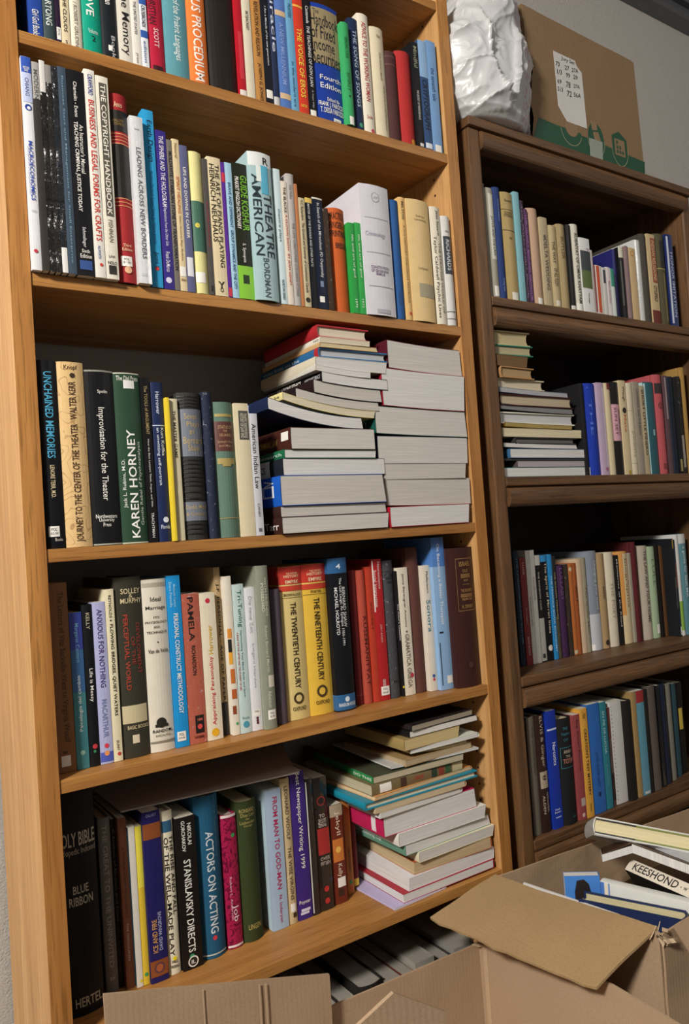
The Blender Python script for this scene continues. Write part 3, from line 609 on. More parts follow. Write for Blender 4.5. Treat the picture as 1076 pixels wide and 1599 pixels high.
upright([
 ('black and lime green dictionary paperback, right of blue slim paperback, second row of oak bookcase', 'p', '24281c', 'e4dcc8', 0.3214, 0.0, 1.3907, 0.0274, 0.2261, 0.17, 0, [('B', 0.001, 0.242, '86c63a'), ('D', 'GUIDE KOSHUR', 0.5, 0.95, 0.503, 0.914, '7ac030'), ('D', 'PRAKRIT ENGLISH DICTIONARY', 0.15, 0.4, 0.512, 0.897, 'f2efe8'), ('D', 'S. Synopsis', 0.35, 0.6, 0.268, 0.408, 'f2efe8'), ('R', 0.3, 0.7, 0.112, 0.176, '24381c', 'publisher_mark')], {}),
 ('large pale blue-grey theatre hardcover, right of green dictionary paperback, second row of oak bookcase', 'h', 'a8c4c8', 'e2d8c0', 0.3492, -0.008, 1.3907, 0.0429, 0.2489, 0.2, 0, [('B', 0.904, 0.999, 'dfe4e4'), ('D', 'AMERICAN', 0.1, 0.45, 0.297, 0.848, '26343a'), ('D', 'THEATRE', 0.55, 0.9, 0.289, 0.719, '26343a'), ('D', 'BORDMAN', 0.35, 0.6, 0.019, 0.281, '4a5a60'), ('R', 0.48, 0.8, 0.719, 0.912, '58b4d4', 'torn_price_label'), ('R', 0.3, 0.5, 0.799, 0.904, 'e4ece8', 'torn_sticker'), ('H', 'R', 0.6, 0.85, 0.92, 0.968, '1c1c20')], {}),
 ('very pale blue paperback, right of blue-grey theatre hardcover, second row of oak bookcase', 'p', 'd3e6ea', 'e4dcc8', 0.3974, 0.0, 1.3907, 0.0142, 0.232, 0.1505, 0, [('D', 'theatre plays', 0.3, 0.7, 0.458, 0.704, '5a7a86'), ('D', 'NORTON SERIES', 0.3, 0.65, 0.029, 0.178, '4a6a76')], {}),
 ('thin cream paperback, red and black title, right of pale blue paperback, second, oak case', 'p', 'e8dccc', 'e4dcc8', 0.4121, 0.0, 1.3907, 0.0111, 0.2133, 0.133, 0, [('D', 'THE BLACKS:', 0.3, 0.75, 0.74, 0.952, '2a2622'), ('D', 'A CLOWN SHOW  BY JEAN GENET', 0.3, 0.75, 0.154, 0.73, 'c0483a')], {}),
 ('light grey hardcover, faint lettering, right of thin cream paperback, second row of oak bookcase', 'h', 'b9b4b0', 'e2d8c0', 0.4237, 0.0, 1.3907, 0.015, 0.2289, 0.1583, 0, [('D', 'Old Folks', 0.3, 0.6, 0.807, 0.915, '6a6662'), ('D', 'THE LATE CHRISTOPHER COLUMBUS STORIES', 0.35, 0.65, 0.07, 0.626, '86807c')], {}),
 ('narrow copper-brown book, right of light grey hardcover, second row of oak bookcase', 'p', 'bd7c50', 'e4dcc8', 0.4391, 0.0, 1.3907, 0.0052, 0.2134, 0.1332, 0, [], {}),
 ('beige paperback with mask emblem, right of narrow copper-brown book, second row of oak bookcase', 'p', 'cdbf9c', 'e4dcc8', 0.4448, 0.0, 1.3907, 0.0129, 0.1908, 0.1344, 0, [('D', 'V.C. Richardson', 0.3, 0.7, 0.793, 0.978, '2c2a20'), ('D', 'The Ground and Grammar of Constitution Canada', 0.3, 0.7, 0.129, 0.771, '2c2a20'), ('C', 0.5, 0.064, 0.35, '2c2a20')], {}),
 ('black book with yellow head, right of beige paperback, second row of oak bookcase', 'p', '14161c', 'e4dcc8', 0.4582, 0.0, 1.3907, 0.014, 0.1934, 0.1294, 0, [('B', 0.954, 0.999, 'e0c060'), ('D', 'MASTER OF THE SHOULD AND OTHER PLAYS', 0.3, 0.6, 0.373, 0.946, 'c8ccd0')], {}),
 ('navy-black worn paperback, white title, right of black book, second row of oak bookcase', 'p', '182034', 'e4dcc8', 0.4726, 0.0, 1.3907, 0.0211, 0.197, 0.1315, 0, [('D', 'In Search of the Miraculous: PD Ouspensky', 0.35, 0.7, 0.281, 0.953, 'e0e0e4'), ('R', 0.3, 0.6, 0.196, 0.249, '7a8aa8', 'publisher_mark'), ('R', 0.15, 0.6, 0.058, 0.111, 'f2efe8', 'torn_sticker'), ('B', 0.985, 0.999, 'dcd8cc')], {}),
 ('marbled brown worn book, right of navy-black worn paperback, second row of oak bookcase', 'p', '3f2f22', 'e4dcc8', 0.4942, 0.0, 1.3907, 0.0109, 0.1811, 0.1339, 0, [], {'worn': 1}),
 ('orange hardcover, dark stencil lettering, right of brown worn book, second row of oak bookcase', 'c', 'c8602c', 'd8caa8', 0.5082, 0.004, 1.3907, 0.0371, 0.1883, 0.1409, 0, [('H', 'PRACTICAL', 0.08, 0.95, 0.888, 0.957, '3c2014'), ('H', 'FINGER-', 0.08, 0.8, 0.802, 0.866, '3c2014'), ('H', 'PRINTING', 0.08, 0.95, 0.722, 0.784, '3c2014'), ('H', 'BRIDGES', 0.3, 0.98, 0.609, 0.666, '3c2014')], {}),
 ('left thin green paperback, white title, right of orange hardcover, second row of oak bookcase', 'p', '2f9e48', 'e4dcc8', 0.5457, 0.0, 1.3907, 0.0145, 0.1646, 0.13, 0, [('D', 'life and art of god', 0.35, 0.7, 0.395, 0.868, 'e8f4e4'), ('D', '1972', 0.35, 0.65, 0.059, 0.154, 'e8f4e4')], {}),
 ('right thin green paperback, white title, right of thin green paperback, second row of oak bookcase', 'p', '37a850', 'e4dcc8', 0.5607, 0.0, 1.3907, 0.0131, 0.1672, 0.13, 0, [('D', 'life and art of god', 0.35, 0.7, 0.401, 0.869, 'e8f4e4'), ('D', '1973', 0.35, 0.65, 0.068, 0.162, 'e8f4e4')], {}),
 ('huge white ring binder style volume, right of thin green paperback, second row of oak bookcase', 'h', 'd6d4dc', 'e2d8c0', 0.5742, -0.006, 1.3907, 0.0655, 0.2417, 0.27, 0, [('C', 0.5, 0.904, 0.14, '8a889a'), ('C', 0.5, 0.904, 0.12, 'd6d4dc'), ('H', 'LAW', 0.42, 0.6, 0.893, 0.913, '8a889a'), ('R', 0.1, 0.92, 0.741, 0.746, 'aaa8b4', 'rule'), ('H', 'Criminology', 0.1, 0.75, 0.592, 0.637, 'aaa8b8'), ('R', 0.1, 0.92, 0.475, 0.48, 'aaa8b4', 'rule'), ('H', 'CONSTITUTION', 0.2, 0.8, 0.354, 0.376, '7a6a86'), ('H', 'OF GEOGRAPHY', 0.2, 0.8, 0.327, 0.349, '7a6a86'), ('H', 'BIBLE', 0.35, 0.65, 0.305, 0.323, '7a6a86'), ('R', 0.1, 0.92, 0.217, 0.222, 'aaa8b4', 'rule'), ('R', 0.3, 0.75, 0.016, 0.046, 'b0aeb8', 'publisher_mark')], {}),
 ('blue cloth hardcover, cream pages, right of binder style volume, second row of oak bookcase', 'c', '2e5a96', 'ecdcb4', 0.6449, 0.0, 1.3907, 0.0214, 0.2261, 0.1549, 0, [('R', 0.3, 0.5, 0.108, 0.227, '1f4478', 'publisher_mark')], {}),
 ('tan hardcover, spaced dark lettering, right of blue cloth hardcover, second row of oak bookcase', 'h', 'e0b878', 'e2d8c0', 0.6669, 0.0, 1.3907, 0.016, 0.2349, 0.1678, 0, [('D', 'MILTON', 0.3, 0.65, 0.819, 0.965, '4a3414'), ('D', 'A 21st CENTURY CHRONICLE TEXTBOOK', 0.35, 0.6, 0.133, 0.771, '8a6a34'), ('C', 0.6, 0.052, 0.2, 'c8483a')], {}),
 ('thick buff jacketed hardcover, right of tan hardcover, second row of oak bookcase', 'h', 'e2c48c', 'e2d8c0', 0.6832, -0.004, 1.3907, 0.0543, 0.235, 0.155, 0, [('H', 'Sidney', 0.35, 0.75, 0.85, 0.873, '8a7446'), ('H', 'Lamming', 0.3, 0.8, 0.821, 0.844, '8a7446'), ('H', 'Scribner', 0.3, 0.75, 0.422, 0.446, 'a08a58'), ('R', 0.3, 0.98, 0.198, 0.31, 'a59b82', 'grey_label')], {}),
 ('ivory jacketed book, black italics, right of buff jacketed hardcover, second row of oak bookcase', 'h', 'e8e0cc', 'e2d8c0', 0.7428, 0.0, 1.3907, 0.0267, 0.2316, 0.1534, 0, [('D', 'Jess Stearn', 0.45, 0.75, 0.757, 0.97, '26221c'), ('D', 'Taylor Caldwell Psychic Lives', 0.12, 0.42, 0.052, 0.747, '26221c'), ('D', 'THE STRANGE WORLD OF', 0.55, 0.75, 0.092, 0.696, '8a8272')], {}),
 ('pale grey hardcover with dark panel, right of ivory jacketed book, second row of oak bookcase', 'c', 'd9d8d4', 'd8caa8', 0.7714, 0.0, 1.3907, 0.0235, 0.218, 0.1474, 0, [('R', 0.1, 0.9, 0.468, 0.815, '3a3f48', 'title_panel'), ('D', 'RICHARDS', 0.3, 0.7, 0.501, 0.783, 'cfd4da'), ('B', 0.12, 0.129, '6a6a6a'), ('B', 0.056, 0.064, '6a6a6a'), ('H', 'Alan', 0.3, 0.7, 0.848, 0.87, '6a6a6a')], {})
], 'books on the second oak shelf')
upright([
 ('black hardcover, narrow turquoise capitals, leftmost on third row of oak bookcase', 'h', '121318', 'e2d8c0', 0.002, 0.004, 1.004, 0.0261, 0.2644, 0.1738, 0, [('D', 'UNCHAINED MEMORIES', 0.3, 0.72, 0.477, 0.939, '49a3c8'), ('D', 'LENORE TERR, M.D.', 0.35, 0.62, 0.267, 0.44, 'd8c8a0'), ('R', 0.15, 0.7, 0.062, 0.117, 'f2efe8', 'price_sticker'), ('H', 'POL', 0.28, 0.58, 0.092, 0.107, '333333'), ('H', '$2.00', 0.25, 0.62, 0.072, 0.085, '333333'), ('H', 'Books', 0.45, 0.85, 0.038, 0.055, 'd8d0c0')], {}),
 ('tan hardcover with sketched drawing pattern, right of black hardcover, third row of oak bookcase', 'h', 'e0bd86', 'e2d8c0', 0.0291, 0.004, 1.004, 0.0365, 0.264, 0.1713, 0, [('H', 'Knopf', 0.25, 0.75, 0.951, 0.983, '4a3218'), ('U', 'JOURNEY TO THE CENTER OF THE THEATER   WALTER KERR', 0.38, 0.72, 0.028, 0.893, '4a3020'), ('C', 0.55, 0.926, 0.1, '3a2818')], {'sketch': 1}),
 ('worn black hardcover, white script title, right of tan hardcover, third row of oak bookcase', 'h', '17171a', 'e2d8c0', 0.0669, 0.004, 1.004, 0.0411, 0.2549, 0.1627, 0, [('H', 'Spolin', 0.4, 0.75, 0.862, 0.886, 'f2efe8'), ('D', 'Improvisation for the Theater', 0.33, 0.62, 0.253, 0.785, 'f2efe8'), ('H', 'Northwestern', 0.12, 0.85, 0.153, 0.176, 'f2efe8'), ('H', 'University', 0.22, 0.75, 0.129, 0.152, 'f2efe8'), ('H', 'Press', 0.35, 0.62, 0.106, 0.128, 'f2efe8'), ('B', 0.989, 0.999, '8a8a80'), ('B', 0.002, 0.01, 'a8a89c')], {'sidecol': 'd8d2b8'}),
 ('forest green hardcover, large upward title, right of worn black hardcover, third row of oak bookcase', 'h', '2e4a38', 'e2d8c0', 0.1086, 0.004, 1.004, 0.0385, 0.2534, 0.1638, 0, [('H', 'The Dial Press', 0.1, 0.95, 0.953, 0.981, 'e8e8dc'), ('R', 0.35, 0.78, 0.907, 0.955, 'e8e8e4', 'torn_sticker'), ('U', 'KAREN HORNEY', 0.36, 0.68, 0.033, 0.664, 'f4f4ee'), ('U', 'Jack L. Rubins, M.D.', 0.12, 0.28, 0.208, 0.491, 'e0e4da'), ('U', 'Gentle Rebel of Psychoanalysis', 0.74, 0.9, 0.105, 0.595, 'c8d4c8'), ('B', 0.992, 0.999, 'c8ccb8'), ('B', 0.001, 0.008, 'c8ccb8')], {}),
 ('black paperback, gold and white small type, right of forest green hardcover, third, oak case', 'p', '141416', 'e4dcc8', 0.1478, 0.004, 1.004, 0.0139, 0.2479, 0.1413, 0, [('D', 'The TOOLS of ARGUMENT', 0.35, 0.7, 0.653, 0.949, 'b09a6a'), ('D', 'How the Best Lawyers Think, Argue, and Win', 0.38, 0.62, 0.214, 0.624, 'e0e0dc'), ('D', 'TRACHTMAN', 0.35, 0.65, 0.028, 0.179, 'd8d8d8')], {}),
 ('navy hardcover, white serif self-portrait title, right of black paperback, third row of oak bookcase', 'h', '1f2b52', 'e2d8c0', 0.1632, 0.004, 1.004, 0.0197, 0.2416, 0.1626, 0, [('D', 'Harrower', 0.35, 0.65, 0.798, 0.94, 'd8e0f0'), ('B', 0.725, 0.729, 'd8e0f0'), ('D', 'Kurt Koffka', 0.6, 0.85, 0.537, 0.713, 'd8e0f0'), ('D', 'an unwitting self-portrait', 0.22, 0.5, 0.351, 0.713, 'd8e0f0'), ('C', 0.6, 0.136, 0.22, 'd8e0f0'), ('H', 'Florida', 0.2, 0.9, 0.08, 0.104, 'd8e0f0')], {}),
 ('very thin yellow booklet, right of navy hardcover, third row of oak bookcase', 'p', 'f0d43c', 'e4dcc8', 0.1834, -0.002, 1.004, 0.0056, 0.2178, 0.1317, 0, [], {}),
 ('worn cream paperback, black title, right of thin yellow booklet, third row of oak bookcase', 'p', 'd8cfae', 'e4dcc8', 0.1916, 0.004, 1.004, 0.0126, 0.2175, 0.1421, 0, [('D', 'THE MASTER GAME', 0.3, 0.65, 0.58, 0.916, '2a261c')], {'worn': 1}),
 ('thick charcoal ribbed volume, silver labels, right of worn cream paperback, third row of oak bookcase', 'c', '343432', 'd8caa8', 0.2058, 0.004, 1.004, 0.0395, 0.2284, 0.1609, 0, [('R', 0.02, 0.98, 0.565, 0.887, '6e7480', 'silver_label'), ('H', 'Seven', 0.22, 0.75, 0.818, 0.858, 'b09a6a'), ('H', 'Plays', 0.3, 0.85, 0.756, 0.802, 'b09a6a'), ('H', 'BY', 0.4, 0.62, 0.713, 0.742, 'b09a6a'), ('H', 'Bernard', 0.15, 0.95, 0.649, 0.697, 'b09a6a'), ('H', 'Shaw', 0.3, 0.8, 0.6, 0.644, 'b09a6a'), ('R', 0.02, 0.98, 0.128, 0.256, '6e7480', 'silver_label'), ('H', 'Dodd, Mead', 0.1, 0.95, 0.203, 0.235, 'b09a6a'), ('H', '& Company', 0.1, 0.95, 0.155, 0.187, 'b09a6a'), ('B', 0.969, 0.977, '1a1a18'), ('B', 0.947, 0.955, '1a1a18'), ('B', 0.924, 0.932, '1a1a18'), ('B', 0.901, 0.91, '1a1a18'), ('B', 0.536, 0.544, '1a1a18'), ('B', 0.509, 0.517, '1a1a18'), ('B', 0.48, 0.488, '1a1a18'), ('B', 0.451, 0.459, '1a1a18'), ('B', 0.422, 0.43, '1a1a18'), ('B', 0.393, 0.401, '1a1a18'), ('B', 0.364, 0.372, '1a1a18'), ('B', 0.32, 0.328, '1a1a18'), ('B', 0.275, 0.283, '1a1a18'), ('B', 0.102, 0.11, '1a1a18'), ('B', 0.072, 0.08, '1a1a18'), ('B', 0.04, 0.048, '1a1a18')], {}),
 ('dark navy worn cloth book, right of charcoal ribbed volume, third row of oak bookcase', 'c', '222a40', 'd8caa8', 0.2465, 0.004, 1.004, 0.0153, 0.2311, 0.1626, 0, [], {'worn': 1}),
 ('sage green volume with maroon label, right of worn cloth book, third row of oak bookcase', 'c', '5f7a6c', 'd8caa8', 0.263, 0.004, 1.004, 0.0363, 0.216, 0.155, 0, [('R', 0.04, 0.96, 0.636, 0.855, '5a2f2a', 'maroon_label'), ('H', 'STATUS OF', 0.2, 0.85, 0.8, 0.825, 'b0946a'), ('H', 'THE', 0.4, 0.6, 0.776, 0.793, 'b0946a'), ('H', 'GUARD', 0.25, 0.8, 0.744, 0.765, 'b0946a'), ('H', 'Joseph Hen', 0.15, 0.85, 0.692, 0.715, 'b0946a'), ('H', 'and Mary', 0.2, 0.8, 0.662, 0.685, 'b0946a'), ('R', 0.1, 0.9, 0.89, 0.912, 'a8965a', 'gilt_ornament'), ('R', 0.1, 0.9, 0.54, 0.584, 'a8965a', 'gilt_ornament'), ('R', 0.3, 0.7, 0.523, 0.54, 'a8965a', 'gilt_ornament'), ('B', 0.14, 0.145, 'a8965a')], {}),
 ('cream book with dark title plate, right of sage green volume, third row of oak bookcase', 'p', 'e0d3b2', 'e4dcc8', 0.3001, 0.004, 1.004, 0.0246, 0.2152, 0.1457, 0, [('R', 0.25, 0.95, 0.725, 0.943, '4a4a46', 'title_plate'), ('D', 'HISTORY OF LAW AND', 0.35, 0.6, 0.737, 0.925, 'cfc8b4'), ('D', 'TRAFFIC KNOWLEDGE', 0.62, 0.85, 0.737, 0.925, 'cfc8b4')], {}),
 ('pale grey paperback, bold italic title, right of cream book, third row of oak bookcase', 'p', 'cfd0d6', 'e4dcc8', 0.3255, 0.004, 1.004, 0.0143, 0.1991, 0.1267, 0, [('D', 'American Indian Law', 0.2, 0.75, 0.38, 0.916, '16161a'), ('D', 'CANBY', 0.35, 0.65, 0.148, 0.264, '6a6a72'), ('R', 0.3, 0.7, 0.032, 0.061, '6a6a72', 'publisher_mark')], {})
], 'books on the third oak shelf')
upright([
 ('brown scribble-lettered book with white tag, leftmost on fourth row of oak bookcase', 'p', '8a5f3c', 'e4dcc8', 0.0066, 0.032, 0.6886, 0.0253, 0.2668, 0.1477, 0, [('D', 'The Letters of Vita Sackville-West to Virginia Woolf', 0.35, 0.75, 0.156, 0.95, '4a2e18'), ('R', 0.2, 0.7, 0.032, 0.088, 'e4e0d8', 'price_sticker'), ('H', 'mo', 0.3, 0.55, 0.098, 0.113, '2a1a10')], {'sketch': 0}),
 ('slim paperback fading blue to teal, right of brown scribble-lettered book, fourth row of oak bookcase', 'p', '4d8f98', 'e4dcc8', 0.0326, 0.032, 0.6886, 0.0173, 0.2223, 0.1476, 0, [('B', 0.762, 0.999, '3a46a0'), ('B', 0.489, 0.761, '3e6ca0'), ('D', 'Margaret Cantero', 0.3, 0.7, 0.679, 0.93, '7ab4d0'), ('U', 'Psicologia del cambio', 0.35, 0.7, 0.239, 0.595, 'e8f0f0'), ('C', 0.5, 0.103, 0.2, '9ac8bc')], {}),
 ('slim black hardcover, white brush script, right of blue to teal, fourth row of oak bookcase', 'h', '17181c', 'e2d8c0', 0.0509, 0.032, 0.6886, 0.0145, 0.2319, 0.1649, 0, [('D', 'KELLY', 0.35, 0.7, 0.845, 0.948, 'b8b098'), ('D', 'Life is Messy', 0.3, 0.75, 0.397, 0.602, 'f2efe8'), ('C', 0.55, 0.122, 0.24, 'c83a48'), ('C', 0.5, 0.092, 0.14, '3a8a5a')], {}),
 ('lavender paperback, purple capitals, right of slim black hardcover, fourth row of oak bookcase', 'p', 'b3b6de', 'e4dcc8', 0.0661, 0.032, 0.6886, 0.0182, 0.2337, 0.1415, 0, [('D', 'ANXIOUS FOR NOTHING', 0.3, 0.72, 0.47, 0.956, '4a3a78'), ('D', 'MACARTHUR', 0.3, 0.7, 0.163, 0.397, '7a86b0'), ('B', 0.014, 0.072, '4a5ab8'), ('C', 0.5, 0.111, 0.18, 'd83a50'), ('C', 0.5, 0.065, 0.2, 'e89a5a')], {}),
 ('pale cream book, black serif capitals, right of lavender paperback, fourth row of oak bookcase', 'p', 'e8dfbd', 'e4dcc8', 0.085, 0.032, 0.6886, 0.0129, 0.2509, 0.1543, 0, [('D', 'REYNOLDS', 0.35, 0.65, 0.833, 0.965, '4a4434'), ('C', 0.5, 0.817, 0.1, '2a261c'), ('D', 'FLOWING BRIDGES, QUIET WATERS', 0.3, 0.7, 0.263, 0.796, '2a261c'), ('D', 'SUNY', 0.35, 0.65, 0.061, 0.122, '6a6450'), ('C', 0.6, 0.043, 0.2, 'c83a40')], {}),
 ('charcoal jacketed hardcover, torn red-lettered, right of pale cream book, fourth row of oak bookcase', 'h', '3b392f', 'e2d8c0', 0.0994, 0.032, 0.6886, 0.0409, 0.2668, 0.1722, 0, [('H', 'SOLLEY', 0.22, 0.95, 0.905, 0.935, 'd4c49c'), ('H', '&', 0.5, 0.65, 0.883, 0.902, 'd4c49c'), ('H', 'MURPHY', 0.2, 0.98, 0.852, 0.88, 'd4c49c'), ('D', 'DEVELOPMENT', 0.7, 0.85, 0.456, 0.738, '8a3a30'), ('D', 'OF THE', 0.5, 0.64, 0.509, 0.666, '8a3a30'), ('D', 'PERCEPTUAL WORLD', 0.25, 0.42, 0.371, 0.791, 'a8402f'), ('R', 0.05, 0.95, 0.189, 0.287, 'c9bc98', 'torn_patch'), ('H', 'BASIC BOOKS', 0.2, 0.98, 0.156, 0.176, 'd4c49c'), ('R', 0.35, 0.6, 0.078, 0.124, 'd8ccb0', 'torn_patch')], {}),
 ('ivory hardcover, centred black serif title, right of charcoal jacketed hardcover, fourth row of oak bookcase', 'h', 'dfd8c8', 'e2d8c0', 0.1414, 0.032, 0.6886, 0.0381, 0.2599, 0.1734, 0, [('B', 0.954, 0.979, 'b0a898'), ('H', 'Ideal', 0.3, 0.72, 0.869, 0.896, '26221c'), ('H', 'Marriage', 0.1, 0.9, 0.816, 0.844, '26221c'), ('H', 'ITS', 0.38, 0.62, 0.77, 0.783, '5a5448'), ('H', 'PHYSIOLOGY', 0.06, 0.95, 0.741, 0.756, '5a5448'), ('H', 'AND', 0.36, 0.62, 0.713, 0.727, '5a5448'), ('H', 'TECHNIQUE', 0.08, 0.92, 0.68, 0.697, '5a5448'), ('C', 0.5, 0.632, 0.03, '26221c'), ('H', 'Van de Velde', 0.1, 0.92, 0.57, 0.594, '26221c'), ('C', 0.45, 0.167, 0.2, '26221c'), ('R', 0.2, 0.72, 0.142, 0.159, '26221c', 'house_emblem'), ('H', 'RANDOM', 0.1, 0.85, 0.111, 0.129, '26221c'), ('H', 'HOUSE', 0.2, 0.8, 0.088, 0.101, '8a8272'), ('B', 0.052, 0.063, '8a8272')], {}),
 ('vivid sky blue paperback, right of ivory hardcover, fourth row of oak bookcase', 'p', '2193d8', 'e4dcc8', 0.1803, 0.032, 0.6886, 0.0212, 0.2627, 0.1468, 0, [('D', 'PERSONAL CONSTRUCT METHODOLOGY', 0.35, 0.7, 0.194, 0.777, 'f2efe8'), ('D', 'Evans Fransella', 0.15, 0.35, 0.816, 0.962, 'a8dcf4'), ('D', 'Methods Centre', 0.45, 0.62, 0.816, 0.948, 'a8dcf4'), ('R', 0.1, 0.75, 0.036, 0.091, 'f2efe8', 'price_sticker'), ('H', 'POL', 0.25, 0.6, 0.066, 0.082, '444444'), ('H', '$10.00', 0.2, 0.65, 0.047, 0.06, '444444')], {}),
 ('worn brick red paperback, black capitals, right of sky blue paperback, fourth row of oak bookcase', 'p', 'b5614e', 'e4dcc8', 0.2026, 0.032, 0.6886, 0.0284, 0.2323, 0.1376, 0, [('D', 'PAMELA', 0.3, 0.62, 0.683, 0.976, '1c1614'), ('D', 'RICHARDSON', 0.38, 0.6, 0.454, 0.651, '1c1614'), ('R', 0.35, 0.85, 0.068, 0.186, '1c1614', 'publisher_plate'), ('H', 'HM', 0.48, 0.76, 0.148, 0.167, 'c86a54'), ('C', 0.6, 0.111, 0.14, 'd84a48'), ('H', 'W888', 0.25, 0.8, 0.034, 0.053, '5a241c')], {'worn': 1}),
 ('ivory paperback, red and gold upward title, right of brick red paperback, fourth, oak case', 'p', 'e9dfc6', 'e4dcc8', 0.2318, 0.032, 0.6886, 0.0263, 0.2302, 0.1411, 0, [('C', 0.5, 0.948, 0.15, 'c82a44'), ('U', 'Appraising Personality', 0.36, 0.66, 0.1, 0.567, 'd03a3a'), ('U', 'Harrower', 0.36, 0.66, 0.583, 0.781, 'e0b43a'), ('C', 0.5, 0.052, 0.24, 'e8b020')], {}),
 ('torn tan and black jacketed book, right of ivory paperback, fourth row of oak bookcase', 'h', 'b49a70', 'e2d8c0', 0.2644, 0.045, 0.6886, 0.0108, 0.2692, 0.1651, 0, [('D', 'J.F. PERSONAL - AGE OF PAPERS', 0.15, 0.7, 0.181, 0.903, '1c1814'), ('R', 0, 0.9, 0.001, 0.195, '1c1c20', 'torn_patch')], {'worn': 1}),
 ('cream book with orange butterfly art, right of black jacketed book, fourth row of oak bookcase', 'p', 'e8e0d0', 'e4dcc8', 0.2756, 0.032, 0.6886, 0.0119, 0.2537, 0.146, 0, [('R', 0, 0.6, 0.609, 0.669, 'e0923a', 'orange_patch'), ('R', 0, 0.55, 0.445, 0.52, 'e8a83a', 'orange_patch'), ('R', 0.1, 0.7, 0.325, 0.415, 'c8702c', 'orange_patch'), ('R', 0.1, 0.8, 0.228, 0.288, 'b8602c', 'orange_patch'), ('R', 0.1, 0.6, 0.132, 0.184, '8a4424', 'orange_patch'), ('R', 0, 0.5, 0.522, 0.602, '24201c', 'black_patch'), ('C', 0.6, 0.072, 0.18, '3aa05a')], {}),
 ('pale aqua paperback, green title, right of cream book, fourth row of oak bookcase', 'p', 'c6dad8', 'e4dcc8', 0.2884, 0.032, 0.6886, 0.0204, 0.2392, 0.1517, 0, [('D', 'Tri-Tuning', 0.3, 0.75, 0.711, 0.96, '2a6a5a'), ('D', 'A BOOK FOR THE GIFTED AND THE STUDENT OF LIFE', 0.15, 0.3, 0.289, 0.679, 'b04a4a'), ('D', 'Harmonizing Your Mind, Body and Spirit', 0.4, 0.6, 0.241, 0.687, '4a7a80'), ('H', 'Fireside', 0.2, 0.8, 0.093, 0.111, '5a8a94'), ('C', 0.5, 0.058, 0.26, '4a9ab4')], {}),
 ('clean white paperback, faint grey lettering, right of pale aqua paperback, fourth row of oak bookcase', 'p', 'e6e6ea', 'e4dcc8', 0.3096, 0.032, 0.6886, 0.0186, 0.2322, 0.1398, 0, [('D', 'Die neue Zeit', 0.35, 0.65, 0.68, 0.938, 'b0b0b8'), ('D', 'Irmgard Hierdeis', 0.35, 0.65, 0.298, 0.605, 'b0b0b8'), ('R', 0.15, 0.85, 0.1, 0.146, 'f2efe8', 'price_sticker'), ('H', 'POL', 0.3, 0.7, 0.127, 0.14, '444444'), ('C', 0.5, 0.087, 0.12, '5a2a3a'), ('C', 0.5, 0.07, 0.12, '5a2a3a'), ('C', 0.5, 0.054, 0.12, '5a2a3a')], {}),
 ('tall grey-green hardcover, pale serif title, right of clean white paperback, fourth row of oak bookcase', 'h', '8b9080', 'e2d8c0', 0.3286, 0.022, 0.6886, 0.022, 0.2663, 0.1623, 0, [('D', 'WITH FRIENDS', 0.6, 0.82, 0.688, 0.928, 'd8d8c4'), ('D', 'POSSESSED', 0.3, 0.52, 0.717, 0.892, 'd8d8c4'), ('D', 'Robert Bernard Martin', 0.4, 0.65, 0.347, 0.63, 'd0d0bc'), ('R', 0.45, 0.95, 0.253, 0.325, 'd8d2c0', 'torn_patch'), ('D', 'Atheneum', 0.35, 0.65, 0.13, 0.231, 'd8d8c4'), ('R', 0.25, 0.9, 0.058, 0.116, 'f2efe8', 'price_sticker'), ('H', 'POL', 0.42, 0.74, 0.09, 0.103, '444444'), ('H', '$1.00', 0.4, 0.76, 0.07, 0.083, '444444')], {}),
 ('plain purple-grey cloth book, right of tall grey-green hardcover, fourth row of oak bookcase', 'c', '574d58', 'd8caa8', 0.3596, 0.036, 0.6886, 0.0199, 0.2246, 0.1463, 0, [], {})
], 'books on the fourth oak shelf')
